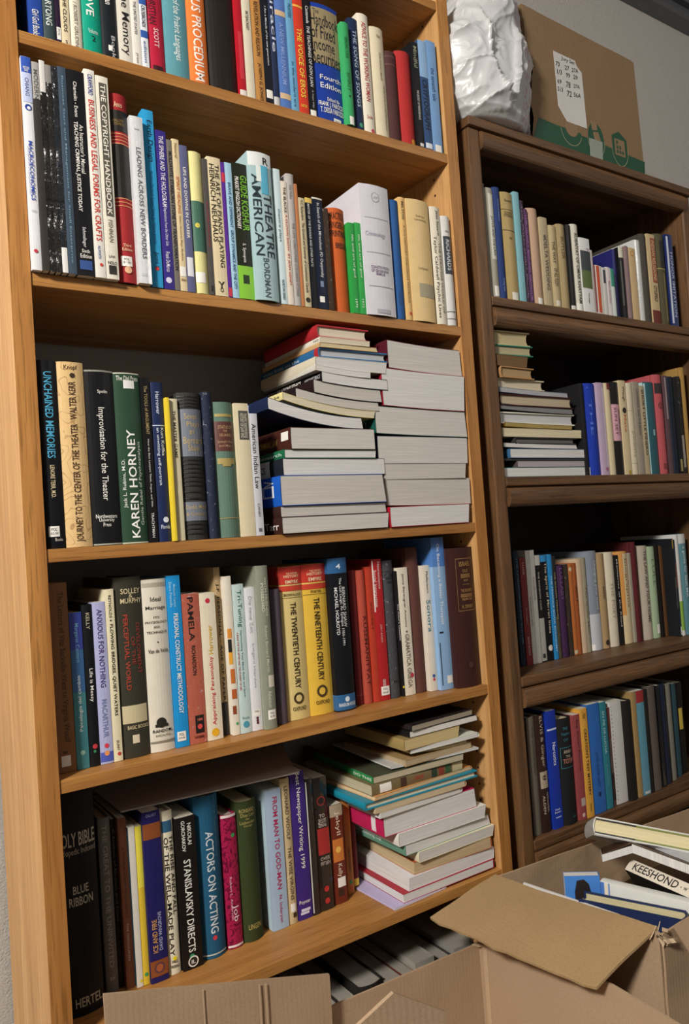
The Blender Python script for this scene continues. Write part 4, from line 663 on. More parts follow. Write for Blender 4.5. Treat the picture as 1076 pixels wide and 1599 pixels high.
upright([
 ('cream history volume with red head, right of purple-grey cloth book, fourth row of oak bookcase', 'h', 'dcc684', 'e2d8c0', 0.3824, 0.043, 0.6886, 0.0445, 0.2601, 0.1631, 0, [('W', 0.882, 0.999, 'c33428'), ('H', 'THE OXFORD', 0.3, 0.8, 0.947, 0.96, 'f0d0a0'), ('H', 'HISTORY', 0.2, 0.85, 0.926, 0.944, 'f0d8b0'), ('H', 'EMPIRE', 0.25, 0.8, 0.888, 0.91, 'f0d8b0'), ('B', 0.874, 0.879, 'e8d080'), ('W', 0.839, 0.873, 'c8402c'), ('H', 'BROWN & LOUIS', 0.15, 0.9, 0.805, 0.823, '5a4a24'), ('B', 0.794, 0.797, '8a7a3a'), ('D', 'THE TWENTIETH CENTURY', 0.38, 0.62, 0.203, 0.763, '2c2414'), ('C', 0.5, 0.139, 0.22, '4a3c1c'), ('C', 0.5, 0.139, 0.13, 'dcc684'), ('H', 'OXFORD', 0.22, 0.8, 0.059, 0.085, '4a3c1c')], {}),
 ('golden yellow history volume, red head, right of cream history volume, fourth row of oak bookcase', 'h', 'e6bc48', 'e2d8c0', 0.4278, 0.043, 0.6886, 0.0478, 0.2606, 0.1731, 0, [('W', 0.88, 0.999, 'c33428'), ('H', 'THE OXFORD', 0.3, 0.8, 0.949, 0.962, 'f0d0a0'), ('H', 'HISTORY', 0.2, 0.85, 0.926, 0.945, 'f0d8b0'), ('H', 'EMPIRE', 0.25, 0.8, 0.889, 0.912, 'f0d8b0'), ('B', 0.871, 0.875, 'e8d080'), ('W', 0.834, 0.869, 'c8402c'), ('H', 'PORTER', 0.3, 0.75, 0.808, 0.826, '5a4a24'), ('B', 0.798, 0.801, '8a7a3a'), ('D', 'THE NINETEENTH CENTURY', 0.38, 0.62, 0.225, 0.774, '2c2414'), ('C', 0.5, 0.155, 0.22, '4a3c1c'), ('C', 0.5, 0.155, 0.13, 'e6bc48'), ('H', 'OXFORD', 0.22, 0.8, 0.069, 0.096, '4a3c1c')], {}),
 ('thick black hardcover with blue ends, right of yellow history volume, fourth row of oak bookcase', 'h', '15171c', 'e2d8c0', 0.476, 0.032, 0.6886, 0.0387, 0.268, 0.1684, 0, [('W', 0.899, 0.999, '2a6092'), ('H', '4', 0.35, 0.6, 0.927, 0.961, 'd8e4f0'), ('D', 'BERNARD SHAW', 0.6, 0.78, 0.542, 0.806, 'e4e4e4'), ('D', 'MICHAEL HOLROYD', 0.2, 0.36, 0.496, 0.806, 'e4e4e4'), ('D', 'The Last Laugh: An Epilogue 1950-1991', 0.42, 0.6, 0.426, 0.868, 'e8e8e8'), ('W', 0.007, 0.107, '2a6092'), ('C', 0.5, 0.076, 0.12, 'd8e4f0'), ('H', 'RANDOM HOUSE', 0.08, 0.95, 0.03, 0.053, 'e4ecf4')], {}),
 ('dark burgundy cloth book, right of thick black hardcover, fourth row of oak bookcase', 'c', '6f2225', 'd8caa8', 0.5286, 0.05, 0.6886, 0.0157, 0.2429, 0.1551, 0, [('B', 0.069, 0.075, '8a3a34')], {}),
 ('salmon red cloth book, worn black title, right of burgundy cloth book, fourth, oak case', 'c', 'b04a3a', 'd8caa8', 0.5447, 0.046, 0.6886, 0.0174, 0.2416, 0.1517, 0, [('D', 'KUSEMANIYYAT', 0.3, 0.7, 0.137, 0.652, '5a1c18')], {}),
 ('narrow orange-red book, right of red cloth book, fourth row of oak bookcase', 'p', 'c2422e', 'e4dcc8', 0.5632, 0.046, 0.6886, 0.0134, 0.2466, 0.1538, 0, [('D', 'INCEST', 0.35, 0.65, 0.524, 0.735, '8a241c')], {}),
 ('bright red paperback with white rule, right of narrow orange-red book, fourth row of oak bookcase', 'p', 'b3262a', 'e4dcc8', 0.577, 0.045, 0.6886, 0.0217, 0.2591, 0.148, 0, [('D', 'Neuroscience', 0.55, 0.8, 0.787, 0.981, 'f0dcd8'), ('D', 'Social Interaction', 0.12, 0.4, 0.661, 0.922, 'f0dcd8'), ('R', 0.0, 0.12, 0.627, 0.99, 'e8dcd4', 'white_rule'), ('D', 'JOHN T. MANNING', 0.4, 0.6, 0.409, 0.535, 'e0b8b0'), ('D', 'OXFORD', 0.3, 0.6, 0.099, 0.149, 'f0dcd8'), ('R', 0.1, 0.95, 0.037, 0.099, 'f2efe8', 'price_sticker'), ('H', 'POL', 0.3, 0.75, 0.074, 0.087, '444444'), ('H', '$4.00', 0.25, 0.8, 0.049, 0.062, '444444')], {}),
 ('charcoal cloth book, worn edges, right of bright red paperback, fourth row of oak bookcase', 'c', '45464a', 'd8caa8', 0.5999, 0.045, 0.6886, 0.0267, 0.2547, 0.157, 0, [('B', 0.915, 0.922, '2a2b2e'), ('H', 'ATLAS', 0.2, 0.85, 0.887, 0.905, '1c1c1e'), ('H', 'GOOD', 0.25, 0.8, 0.86, 0.877, '1c1c1e'), ('H', 'ORE', 0.3, 0.75, 0.832, 0.849, '1c1c1e'), ('H', 'STET', 0.3, 0.7, 0.111, 0.125, '1c1c1e')], {'worn': 1}),
 ('thin black book, white lettering, right of charcoal cloth book, fourth row of oak bookcase', 'p', '201c1e', 'e4dcc8', 0.6277, 0.045, 0.6886, 0.0056, 0.2335, 0.1358, 0, [('D', "The Actor's Checklist", 0.2, 0.8, 0.444, 0.738, 'e0dcd8'), ('C', 0.5, 0.074, 0.4, 'e8d03a')], {}),
 ('cream paperback, spaced grey serif title, right of thin black book, fourth row of oak bookcase', 'p', 'e6ddca', 'e4dcc8', 0.6337, 0.044, 0.6886, 0.0245, 0.2388, 0.137, 0, [('D', 'Jaime Berenguer Amenos', 0.35, 0.6, 0.533, 0.953, '4a443c'), ('C', 0.5, 0.496, 0.08, '2a2620'), ('D', 'GRAMATICA GRIEGA', 0.3, 0.7, 0.059, 0.477, '7a7060'), ('C', 0.72, 0.152, 0.18, 'c8304a')], {}),
 ('tall plain chocolate-brown cloth book, right of cream paperback, fourth row of oak bookcase', 'c', '5e3a34', 'd8caa8', 0.6599, 0.044, 0.6886, 0.0285, 0.2751, 0.1619, 0, [], {}),
 ('ivory paperback, teal word on spine, right of chocolate-brown cloth book, fourth row of oak bookcase', 'p', 'e2d8c8', 'e4dcc8', 0.6888, 0.036, 0.6886, 0.0171, 0.2389, 0.147, 0, [('D', 'Pfefferkorn', 0.35, 0.65, 0.778, 0.952, '4a443c'), ('D', 'Sonora', 0.2, 0.75, 0.469, 0.724, '1f7a92'), ('C', 0.5, 0.119, 0.2, '3a5a9a'), ('C', 0.5, 0.091, 0.16, 'd03a4a')], {}),
 ('tall sky blue paperback with curved line, right of ivory paperback, fourth row of oak bookcase', 'p', '8fb4dc', 'e4dcc8', 0.7063, 0.026, 0.6886, 0.0306, 0.2907, 0.1514, 0, [('W', 0.809, 0.999, '4f7fc4'), ('D', 'On Becoming a Better Therapist', 0.3, 0.6, 0.426, 0.958, 'f0f4fa'), ('R', 0.1, 0.16, 0.03, 0.31, '1c2434', 'curved_line'), ('R', 0.15, 0.45, 0.369, 0.38, '1c2434', 'curved_line'), ('R', 0.5, 0.95, 0.038, 0.089, 'f2efe8', 'price_sticker')], {}),
 ('dark maroon leather volume, gilt framed, right of sky blue paperback, fourth row of oak bookcase', 'c', '3c1f1d', 'd8caa8', 0.7373, 0.008, 0.6886, 0.0614, 0.2681, 0.1579, 0, [('R', 0.2, 0.9, 0.917, 0.922, '8a6a3c', 'gilt_frame'), ('R', 0.2, 0.9, 0.543, 0.548, '8a6a3c', 'gilt_frame'), ('R', 0.2, 0.212, 0.543, 0.922, '8a6a3c', 'gilt_frame'), ('R', 0.888, 0.9, 0.543, 0.922, '8a6a3c', 'gilt_frame'), ('H', 'ISRAEL', 0.32, 0.78, 0.864, 0.898, 'a07c48'), ('H', 'OLD', 0.42, 0.66, 0.82, 0.842, 'a07c48'), ('R', 0.35, 0.75, 0.779, 0.81, '7a5a34', 'gilt_label'), ('H', 'AND', 0.44, 0.64, 0.755, 0.77, 'a07c48'), ('R', 0.4, 0.7, 0.731, 0.735, '8a6a3c', 'gilt_rule'), ('H', 'THE PROPHETS', 0.32, 0.8, 0.677, 0.701, 'a07c48'), ('R', 0.3, 0.8, 0.64, 0.667, '7a5a34', 'gilt_label'), ('H', 'PERSPECTIVE', 0.34, 0.78, 0.618, 0.635, 'a07c48'), ('H', 'H. DIENERY', 0.32, 0.8, 0.562, 0.587, 'a07c48'), ('C', 0.5, 0.157, 0.1, '4c2a26')], {'leather': 1})
], 'books on the fourth oak shelf')
upright([
 ('massive black bible-sized leather volume, leftmost on bottom oak row', 'c', '14141a', 'd8caa8', 0.0008, 0.06, 0.3354, 0.0595, 0.3251, 0.1805, 0, [('H', 'HOLY BIBLE', 0.05, 0.98, 0.734, 0.796, 'b4ac98'), ('H', 'Cyclopedic Indexed', 0.05, 0.98, 0.691, 0.727, 'a09884'), ('H', 'BLUE', 0.38, 0.75, 0.527, 0.563, 'b4ac98'), ('H', 'RIBBON', 0.28, 0.85, 0.476, 0.515, 'b4ac98'), ('H', 'HERTEL', 0.3, 0.95, 0.039, 0.079, 'b4ac98')], {'leather': 1}),
 ('grey-brown hardcover, upright faded capitals, right of bible-sized leather volume, bottom oak row', 'h', '6e6862', 'e2d8c0', 0.0708, 0.09, 0.3354, 0.0182, 0.2587, 0.164, 0, [('D', 'THE GREAT TO THE UNINVITED', 0.3, 0.7, 0.143, 0.959, '9a9284'), ('H', 'SUN', 0.3, 0.7, 0.069, 0.089, 'b0a898')], {}),
 ('thin black book with dim lettering, right of grey-brown hardcover, bottom oak row', 'p', '1c1a18', 'e4dcc8', 0.0913, 0.095, 0.3354, 0.0069, 0.2521, 0.1554, 0, [('D', 'A Season of Dream and Dust', 0.3, 0.7, 0.39, 0.943, '6a6458')], {}),
 ('brown paperback, dim spine lettering, right of thin black book, bottom oak row', 'p', '7c4c36', 'e4dcc8', 0.0986, 0.084, 0.3354, 0.0129, 0.2538, 0.1418, 0, [('D', 'A SOURCE BOOK OF SANKARA', 0.35, 0.6, 0.408, 0.828, '4a2a1c'), ('D', 'THE DISCOURSES', 0.35, 0.6, 0.157, 0.38, 'b09a84')], {}),
 ('thin white booklet, yellow dot, right of brown paperback, bottom oak row', 'p', 'e8e4d8', 'e4dcc8', 0.1119, 0.076, 0.3354, 0.0094, 0.2393, 0.1448, 0, [('C', 0.7, 0.036, 0.24, 'f0e03a')], {'sidecol': '1f4a58'}),
 ('thin golden yellow booklet, green dot, right of thin white booklet, bottom oak row', 'p', 'e3c23c', 'e4dcc8', 0.122, 0.076, 0.3354, 0.0096, 0.2377, 0.1483, 0, [('B', 0.611, 0.999, 'e6d84a'), ('C', 0.5, 0.065, 0.3, '3aa05a')], {}),
 ('indigo and copper paperback, right of golden yellow booklet, bottom oak row', 'p', '23205c', 'e4dcc8', 0.1321, 0.07, 0.3354, 0.0276, 0.2571, 0.1472, 0, [('B', 0.836, 0.929, '8a4a24'), ('H', 'GALAXY', 0.2, 0.8, 0.968, 0.986, '8a8ac0'), ('U', 'ICE AND FIRE', 0.2, 0.48, 0.173, 0.366, 'd09a5a'), ('U', 'DAVID WINGROVE', 0.55, 0.75, 0.18, 0.405, 'b0b4dc'), ('B', 0.035, 0.128, '8a4a24'), ('C', 0.5, 0.083, 0.3, '5a3a44'), ('C', 0.5, 0.083, 0.2, 'a85a34')], {}),
 ('cream jacketed book, large black capitals, right of copper paperback, bottom oak row', 'h', 'e4dcc4', 'e2d8c0', 0.1623, 0.074, 0.3354, 0.0189, 0.2502, 0.1734, 0, [('R', 0.05, 0.9, 0.869, 0.939, '2a5a7a', 'blue_patch'), ('D', 'THE RISE AND FALL', 0.6, 0.9, 0.36, 0.847, '1c1a16'), ('D', 'OF THE WELL-MADE PLAY', 0.15, 0.5, 0.114, 0.839, '1c1a16'), ('C', 0.5, 0.096, 0.18, 'f0dc2a'), ('H', 'HILL', 0.25, 0.75, 0.07, 0.088, '2a2620'), ('H', 'WANG', 0.15, 0.85, 0.039, 0.059, '2a2620')], {}),
 ('black paperback, large white hand-cut capitals, right of cream jacketed book, bottom oak row', 'p', '1a1614', 'f0e8d4', 0.1835, 0.07, 0.3354, 0.0329, 0.2348, 0.1428, 0, [('D', 'NIKOLAI', 0.58, 0.78, 0.812, 0.953, 'f2efe8'), ('D', 'GORCHAKOV', 0.28, 0.46, 0.773, 0.976, 'f2efe8'), ('D', 'STANISLAVSKY DIRECTS', 0.3, 0.65, 0.111, 0.718, 'f2efe8'), ('C', 0.45, 0.083, 0.12, '3a9a70'), ('C', 0.5, 0.049, 0.26, 'e8e4dc'), ('C', 0.5, 0.049, 0.2, '2a2620'), ('H', 'IL', 0.4, 0.6, 0.035, 0.06, 'e8e4dc')], {}),
 ('tall petrol blue hardcover, white capitals, right of black paperback, bottom oak row', 'c', '1f5878', 'd8caa8', 0.2197, 0.075, 0.3354, 0.0412, 0.256, 0.1579, 0, [('D', 'ACTORS ON ACTING', 0.35, 0.68, 0.153, 0.78, 'd4dce0'), ('D', 'THE THEORIES, TECHNIQUES, AND PRACTICES', 0.75, 0.86, 0.612, 0.993, '3a7a98'), ('C', 0.5, 0.124, 0.09, 'd03a4a'), ('B', 0.999, 0.999, 'c8ccc4'), ('B', 0.021, 0.029, 'c8ccc4')], {}),
 ('magenta patterned hardcover, torn foot, right of petrol blue hardcover, bottom oak row', 'h', 'a81f4c', 'e2d8c0', 0.2653, 0.08, 0.3354, 0.0265, 0.2155, 0.1545, 0, [('C', 0.7, 0.84, 0.13, '3aa05a'), ('D', 'Job', 0.35, 0.8, 0.197, 0.321, 'f0d4dc'), ('D', 'Robert L. Anderson', 0.3, 0.45, 0.215, 0.534, 'e0b0c0'), ('B', 0.979, 0.999, 'e8d8d4'), ('R', 0, 1, 0.012, 0.028, 'e8dcd8', 'torn_patch')], {'sketch': 2}),
 ('dark olive green hardcover, gilt foot, right of magenta patterned hardcover, bottom oak row', 'c', '35401f', 'd8caa8', 0.2931, 0.08, 0.3354, 0.0383, 0.229, 0.1473, 0, [('H', 'RONSARD', 0.15, 0.85, 0.92, 0.949, 'a89a5c'), ('H', 'Dieu Lied', 0.2, 0.85, 0.889, 0.915, 'a89a5c'), ('H', 'der', 0.4, 0.6, 0.866, 0.883, 'a89a5c'), ('H', 'Liebenden', 0.15, 0.85, 0.838, 0.861, 'a89a5c'), ('H', 'George', 0.3, 0.7, 0.813, 0.833, 'a89a5c'), ('H', 'LINGEN', 0.25, 0.85, 0.086, 0.125, 'b0a060')], {}),
 ('pale ice-blue paperback, magenta title, right of olive green hardcover, bottom oak row', 'p', 'a9bfd8', 'dfe8ee', 0.3484, 0.084, 0.3354, 0.0309, 0.2343, 0.1418, 0, [('D', 'FROM MAN TO GOD-MAN', 0.42, 0.72, 0.285, 0.949, 'b02a58'), ('D', 'N. Inderyan', 0.42, 0.66, 0.048, 0.243, 'b02a58')], {'sidecol': 'b8d0dc'})
], 'books on the fifth oak shelf')
upright([
 ('tan book, dark capitals on spine, right of pale ice-blue paperback, bottom oak row', 'h', 'c9b48c', 'e2d8c0', 0.3802, 0.086, 0.3354, 0.0184, 0.2474, 0.1608, 0, [('D', 'LEONARD WOOLF    THE WISE VIRGINS', 0.35, 0.7, 0.163, 0.947, '4a3c24'), ('R', 0.3, 0.8, 0.081, 0.138, 'f2efe8', 'price_sticker'), ('R', 0.5, 0.9, 0.041, 0.073, '3a2c1c', 'publisher_mark')], {}),
 ('purple paperback, white title and zigzag mark, right of tan book, bottom oak row', 'p', '3f2a7c', 'e4dcc8', 0.4001, 0.086, 0.3354, 0.0279, 0.2534, 0.154, 0, [('D', 'Best Newspaper Writing 1999', 0.3, 0.68, 0.342, 0.999, 'f2efe8'), ('H', 'Poynter', 0.1, 0.9, 0.099, 0.131, 'f2efe8'), ('R', 0.2, 0.85, 0.054, 0.073, 'd8d4ec', 'zigzag_mark'), ('R', 0.15, 0.75, 0.035, 0.051, 'd8d4ec', 'zigzag_mark')], {}),
 ('glossy black book with white side streak, right of purple paperback, bottom oak row', 'p', '1c1c20', 'e4dcc8', 0.4294, 0.086, 0.3354, 0.0142, 0.236, 0.1488, 0, [('R', 0.0, 0.15, 0.017, 0.979, 'c8c8c4', 'worn_edge')], {'gloss': 1}),
 ('glossy black paperback with red blocks, right of glossy black book, bottom oak row', 'p', '211c1c', 'e4dcc8', 0.4459, 0.088, 0.3354, 0.0285, 0.233, 0.1427, 0, [('C', 0.5, 0.821, 0.3, '8a2a24'), ('C', 0.5, 0.821, 0.22, '211c1c'), ('H', 'TO', 0.3, 0.7, 0.695, 0.722, 'c8b8b0'), ('D', 'DOLLARS', 0.2, 0.8, 0.624, 0.686, 'c8b8b0'), ('R', 0.1, 0.95, 0.418, 0.615, 'a82c2c', 'red_panel'), ('H', 'OVER', 0.2, 0.9, 0.374, 0.401, 'b8a8a0'), ('H', 'FIFTEEN', 0.2, 0.9, 0.338, 0.365, 'b8a8a0'), ('C', 0.5, 0.16, 0.18, 'b82c2c'), ('C', 0.5, 0.071, 0.18, 'b82c2c')], {'gloss': 1}),
 ('short rust paperback with flower art, right of glossy black paperback, bottom oak row', 'p', '6e2c1e', 'e4dcc8', 0.4785, 0.092, 0.3354, 0.0278, 0.1758, 0.1211, 0, [('B', 0.879, 0.999, 'b0a088'), ('D', 'Jekyll', 0.35, 0.75, 0.687, 0.928, 'e8d8c0'), ('R', 0.1, 0.9, 0.423, 0.651, 'd07a34', 'flower_patch'), ('C', 0.5, 0.543, 0.2, 'f0c05a'), ('D', 'Kelly', 0.3, 0.7, 0.267, 0.399, 'e8d8c0'), ('R', 0.3, 0.9, 0.164, 0.26, 'f2efe8', 'price_sticker'), ('R', 0.3, 0.7, 0.075, 0.147, '3a2018', 'dark_patch')], {}),
 ('tan-orange tall thin book, green dot, right of short rust paperback, bottom oak row', 'p', 'b9783c', 'e4dcc8', 0.5188, 0.11, 0.3354, 0.0143, 0.2156, 0.1345, 0, [('D', 'RANDOM HOUSE BOOK', 0.35, 0.65, 0.184, 0.385, '5a3414'), ('C', 0.5, 0.1, 0.24, '3aa05a'), ('C', 0.5, 0.047, 0.24, 'd05a34')], {}),
 ('dark wine red book, yellow foot, right of tall thin book, bottom oak row', 'h', '6a1620', 'e2d8c0', 0.5405, 0.12, 0.3354, 0.0103, 0.235, 0.165, 0, [('R', 0, 1, 0.025, 0.081, 'f0d040', 'yellow_band')], {})
], 'books on the fifth oak shelf')
upright([
 ('grey book half hidden by upright, leftmost on top shelf of dark bookcase', 'h', '8a8882', 'e2d8c0', 0.8936, 0.008, 1.463, 0.0096, 0.2387, 0.1583, 0, [], {}),
 ('grey-ivory law book, dark lettering, right of hidden by upright, top shelf of dark bookcase', 'h', 'a8a596', 'e2d8c0', 0.9045, 0.008, 1.463, 0.0237, 0.2324, 0.156, 0, [('R', 0.3, 0.95, 0.353, 0.949, 'd8d8cc', 'pale_panel'), ('D', 'JOYCE AND THE LAW', 0.4, 0.8, 0.383, 0.747, '2a2a28'), ('R', 0.3, 0.85, 0.021, 0.112, 'f2efe8', 'price_sticker')], {}),
 ('slim navy cloth book, right of grey-ivory law book, top shelf of dark bookcase', 'c', '2b3f74', 'd8caa8', 0.9295, 0.008, 1.463, 0.0202, 0.2384, 0.153, 0, [('D', 'Economy in the Renaissance', 0.35, 0.65, 0.697, 0.896, '8a9ac8'), ('D', 'Ashley Arts', 0.35, 0.65, 0.073, 0.191, '8a9ac8')], {}),
 ('khaki tan worn hardcover, right of navy cloth book, top shelf of dark bookcase', 'h', 'b29a66', 'e2d8c0', 0.951, 0.008, 1.463, 0.0366, 0.2331, 0.1668, 0, [('H', 'Beowulf', 0.25, 0.8, 0.91, 0.938, '5a4a2c'), ('B', 0.836, 0.842, '5a4a2c'), ('H', 'EXISTE', 0.2, 0.85, 0.797, 0.821, '5a4a2c'), ('H', 'HYDRAULIC', 0.15, 0.9, 0.77, 0.795, '5a4a2c'), ('B', 0.645, 0.651, '5a4a2c'), ('H', 'NET', 0.4, 0.65, 0.565, 0.586, '5a4a2c'), ('R', 0.3, 0.8, 0.004, 0.08, 'e8e4d8', 'price_sticker')], {}),
 ('narrow light turquoise book, right of tan worn hardcover, top shelf of dark bookcase', 'p', '83b8c4', 'e4dcc8', 0.989, 0.008, 1.463, 0.0156, 0.2396, 0.1386, 0, [], {}),
 ('thin mottled dark book, right of light turquoise book, top shelf of dark bookcase', 'p', '3a2c3c', 'e4dcc8', 1.006, 0.008, 1.463, 0.0096, 0.2234, 0.1332, 0, [('D', 'THE WILD SPIRIT BOOK', 0.3, 0.7, 0.044, 0.956, '8a6a8a')], {'worn': 1}),
 ('thin plum purple book, right of mottled dark book, top shelf of dark bookcase', 'p', '5a3460', 'e4dcc8', 1.0162, 0.008, 1.463, 0.0103, 0.2068, 0.1431, 0, [('D', 'THE GLORY BOUND SAVIOUR', 0.3, 0.7, 0.03, 0.948, 'a87ab0')], {}),
 ('pinkish tan cloth book, right of plum purple book, top shelf of dark bookcase', 'c', 'c0a088', 'd8caa8', 1.0287, 0.008, 1.463, 0.0351, 0.213, 0.1515, 0, [('R', 0.35, 0.85, 0.008, 0.077, 'f2efe8', 'price_sticker')], {}),
 ('beige book, large grey serif title, right of tan cloth book, top shelf of dark bookcase', 'p', 'b8a888', 'e4dcc8', 1.0651, 0.008, 1.463, 0.0229, 0.1984, 0.142, 0, [('D', 'DELTA WEDDING', 0.3, 0.75, 0.184, 0.757, '4a4034'), ('C', 0.5, 0.782, 0.2, '6a5c48')], {}),
 ('buff book, three-line title, right of beige book, top shelf of dark bookcase', 'h', 'c0ad84', 'e2d8c0', 1.0895, 0.008, 1.463, 0.0299, 0.1852, 0.146, 0, [('D', 'THE WAY', 0.3, 0.6, 0.536, 0.806, '5a4c34'), ('D', 'OF ALL FLESH', 0.3, 0.7, 0.267, 0.482, '6a5c40'), ('R', 0.3, 0.75, 0.025, 0.092, 'e0d8c4', 'price_sticker')], {}),
 ('worn brown-stained jacketed book, right of buff book, top shelf of dark bookcase', 'h', 'a8946c', 'e2d8c0', 1.1208, 0.008, 1.463, 0.026, 0.1931, 0.1562, 0, [('D', 'BUTLER', 0.3, 0.7, 0.589, 0.851, '6a5430')], {'worn': 1}),
 ('narrow black book, white foot, right of brown-stained jacketed book, top shelf of dark bookcase', 'h', '1c1c1c', 'e2d8c0', 1.1483, 0.008, 1.463, 0.0189, 0.1958, 0.153, 0, [('R', 0.05, 0.95, 0.001, 0.058, 'd8d4cc', 'price_sticker')], {}),
 ('ivory book, bold black capitals, right of narrow black book, top shelf of dark bookcase', 'h', 'd8d4c4', 'e2d8c0', 1.1687, 0.008, 1.463, 0.023, 0.2009, 0.1566, 0, [('D', 'RUBAIYAT OF OMAR KHAYYAM', 0.3, 0.75, 0.093, 0.895, '1c1a18'), ('B', 0.001, 0.098, 'e8e6de')], {}),
 ('white and dark photo-banded paperback, right of ivory book, top shelf of dark bookcase', 'p', 'e4e4e4', 'e4dcc8', 1.1933, 0.008, 1.463, 0.0343, 0.1736, 0.132, 0, [('B', 0.331, 0.83, '3a3f44'), ('B', 0.331, 0.569, '5a6a3c'), ('H', 'ray', 0.6, 0.9, 0.836, 0.866, '7a2a2a'), ('D', 'Vintage', 0.4, 0.6, 0.124, 0.272, '4a4a4a')], {}),
 ('narrow grey paperback, right of dark photo-banded paperback, top shelf of dark bookcase', 'p', 'b0a8a4', 'e4dcc8', 1.2284, 0.008, 1.463, 0.0063, 0.149, 0.1219, 0, [], {}),
 ('short white paperback with red stripe, right of narrow grey paperback, top shelf of dark bookcase', 'p', 'ded8d0', 'e4dcc8', 1.2355, 0.008, 1.463, 0.0288, 0.116, 0.1073, 0, [('R', 0.3, 0.65, 0.047, 0.991, 'c8502c', 'red_stripe'), ('R', 0, 0.15, 0.047, 0.999, '8a3a3a', 'red_edge')], {}),
 ('narrow short white book, right of short white paperback, top shelf of dark bookcase', 'p', 'cfccc8', 'e4dcc8', 1.2651, 0.008, 1.463, 0.0138, 0.1139, 0.1087, 0, [('R', 0.2, 0.8, 0.676, 0.954, '3a4050', 'dark_patch')], {}),
 ('short pale pink-white book, right of short white book, top shelf of dark bookcase', 'p', 'dcd4d4', 'e4dcc8', 1.2797, 0.008, 1.463, 0.0156, 0.117, 0.1201, 0, [('D', 'Mein Schriften', 0.3, 0.7, 0.267, 0.719, 'a86a70')], {}),
 ('short white book with teal head, right of pale pink-white book, top shelf of dark bookcase', 'p', 'd4dcd8', 'e4dcc8', 1.2961, 0.008, 1.463, 0.0124, 0.1156, 0.1201, 0, [('B', 0.632, 0.999, '2f8a74')], {}),
 ('deep blue book set behind short ones, right of short white book, top dark shelf', 'h', '27286a', 'e2d8c0', 1.3254, 0.02, 1.463, 0.0143, 0.1708, 0.1503, 0, [], {}),
 ('black book with cream head, right of behind short ones, top shelf of dark bookcase', 'h', '18181a', 'e2d8c0', 1.3402, 0.012, 1.463, 0.0185, 0.1756, 0.1423, 0, [('B', 0.855, 0.999, 'd0ccb8'), ('R', 0.1, 0.35, 0.193, 0.809, '4a4a44', 'worn_edge')], {}),
 ('narrow mauve book, right of black book, top shelf of dark bookcase', 'p', '8a7476', 'e4dcc8', 1.3591, 0.008, 1.463, 0.0104, 0.1793, 0.132, 0, [], {}),
 ('tan book with orange ring, right of narrow mauve book, top shelf of dark bookcase', 'p', 'd0b488', 'e4dcc8', 1.3712, 0.008, 1.463, 0.0261, 0.1779, 0.1339, 0, [('C', 0.5, 0.923, 0.26, 'c8803c'), ('C', 0.5, 0.923, 0.18, 'd0b488')], {}),
 ('white hardcover in clear jacket, right of tan book, top shelf of dark bookcase', 'h', 'd4d6d4', 'e2d8c0', 1.3981, 0.008, 1.463, 0.0247, 0.2014, 0.1543, 0, [], {'gloss': 1}),
 ('dark taupe hardcover, right of white hardcover, top shelf of dark bookcase', 'c', '4a443e', 'd8caa8', 1.4237, 0.008, 1.463, 0.0251, 0.221, 0.1576, 0, [('B', 0.955, 0.967, '3a342e')], {}),
 ('cream book with red title panel, right of dark taupe hardcover, top shelf of dark bookcase', 'p', 'cbb48a', 'e4dcc8', 1.4507, 0.008, 1.463, 0.031, 0.2249, 0.1412, 0, [('R', 0.35, 0.95, 0.461, 0.958, '9a4a34', 'title_panel'), ('D', 'INDIAN RELIGIONS', 0.45, 0.85, 0.486, 0.933, 'd8c090'), ('D', 'LITTLEFIELD', 0.35, 0.75, 0.25, 0.424, '4a3c24'), ('B', 0.003, 0.151, '6a2a20')], {}),
 ('olive volume with black label, right of cream book, top shelf of dark bookcase', 'c', '57523c', 'd8caa8', 1.4835, 0.008, 1.463, 0.0448, 0.2321, 0.158, 0, [('R', 0.35, 0.98, 0.623, 0.927, '22221c', 'black_label'), ('B', 0.613, 0.623, 'a89a5c'), ('R', 0.5, 0.6, 0.041, 0.574, '8a7e50', 'gilt_dots')], {}),
 ('glossy cobalt book, white lettering, right of olive volume, top shelf of dark bookcase', 'p', '26346c', 'e4dcc8', 1.5303, 0.008, 1.463, 0.0267, 0.237, 0.1467, 0, [('R', 0, 0.25, 0.036, 0.976, 'c8d0e0', 'white_edge'), ('D', 'HONOR IMITATION', 0.4, 0.8, 0.108, 0.807, 'b8c4e0')], {'gloss': 1})
], 'books on the top dark shelf')
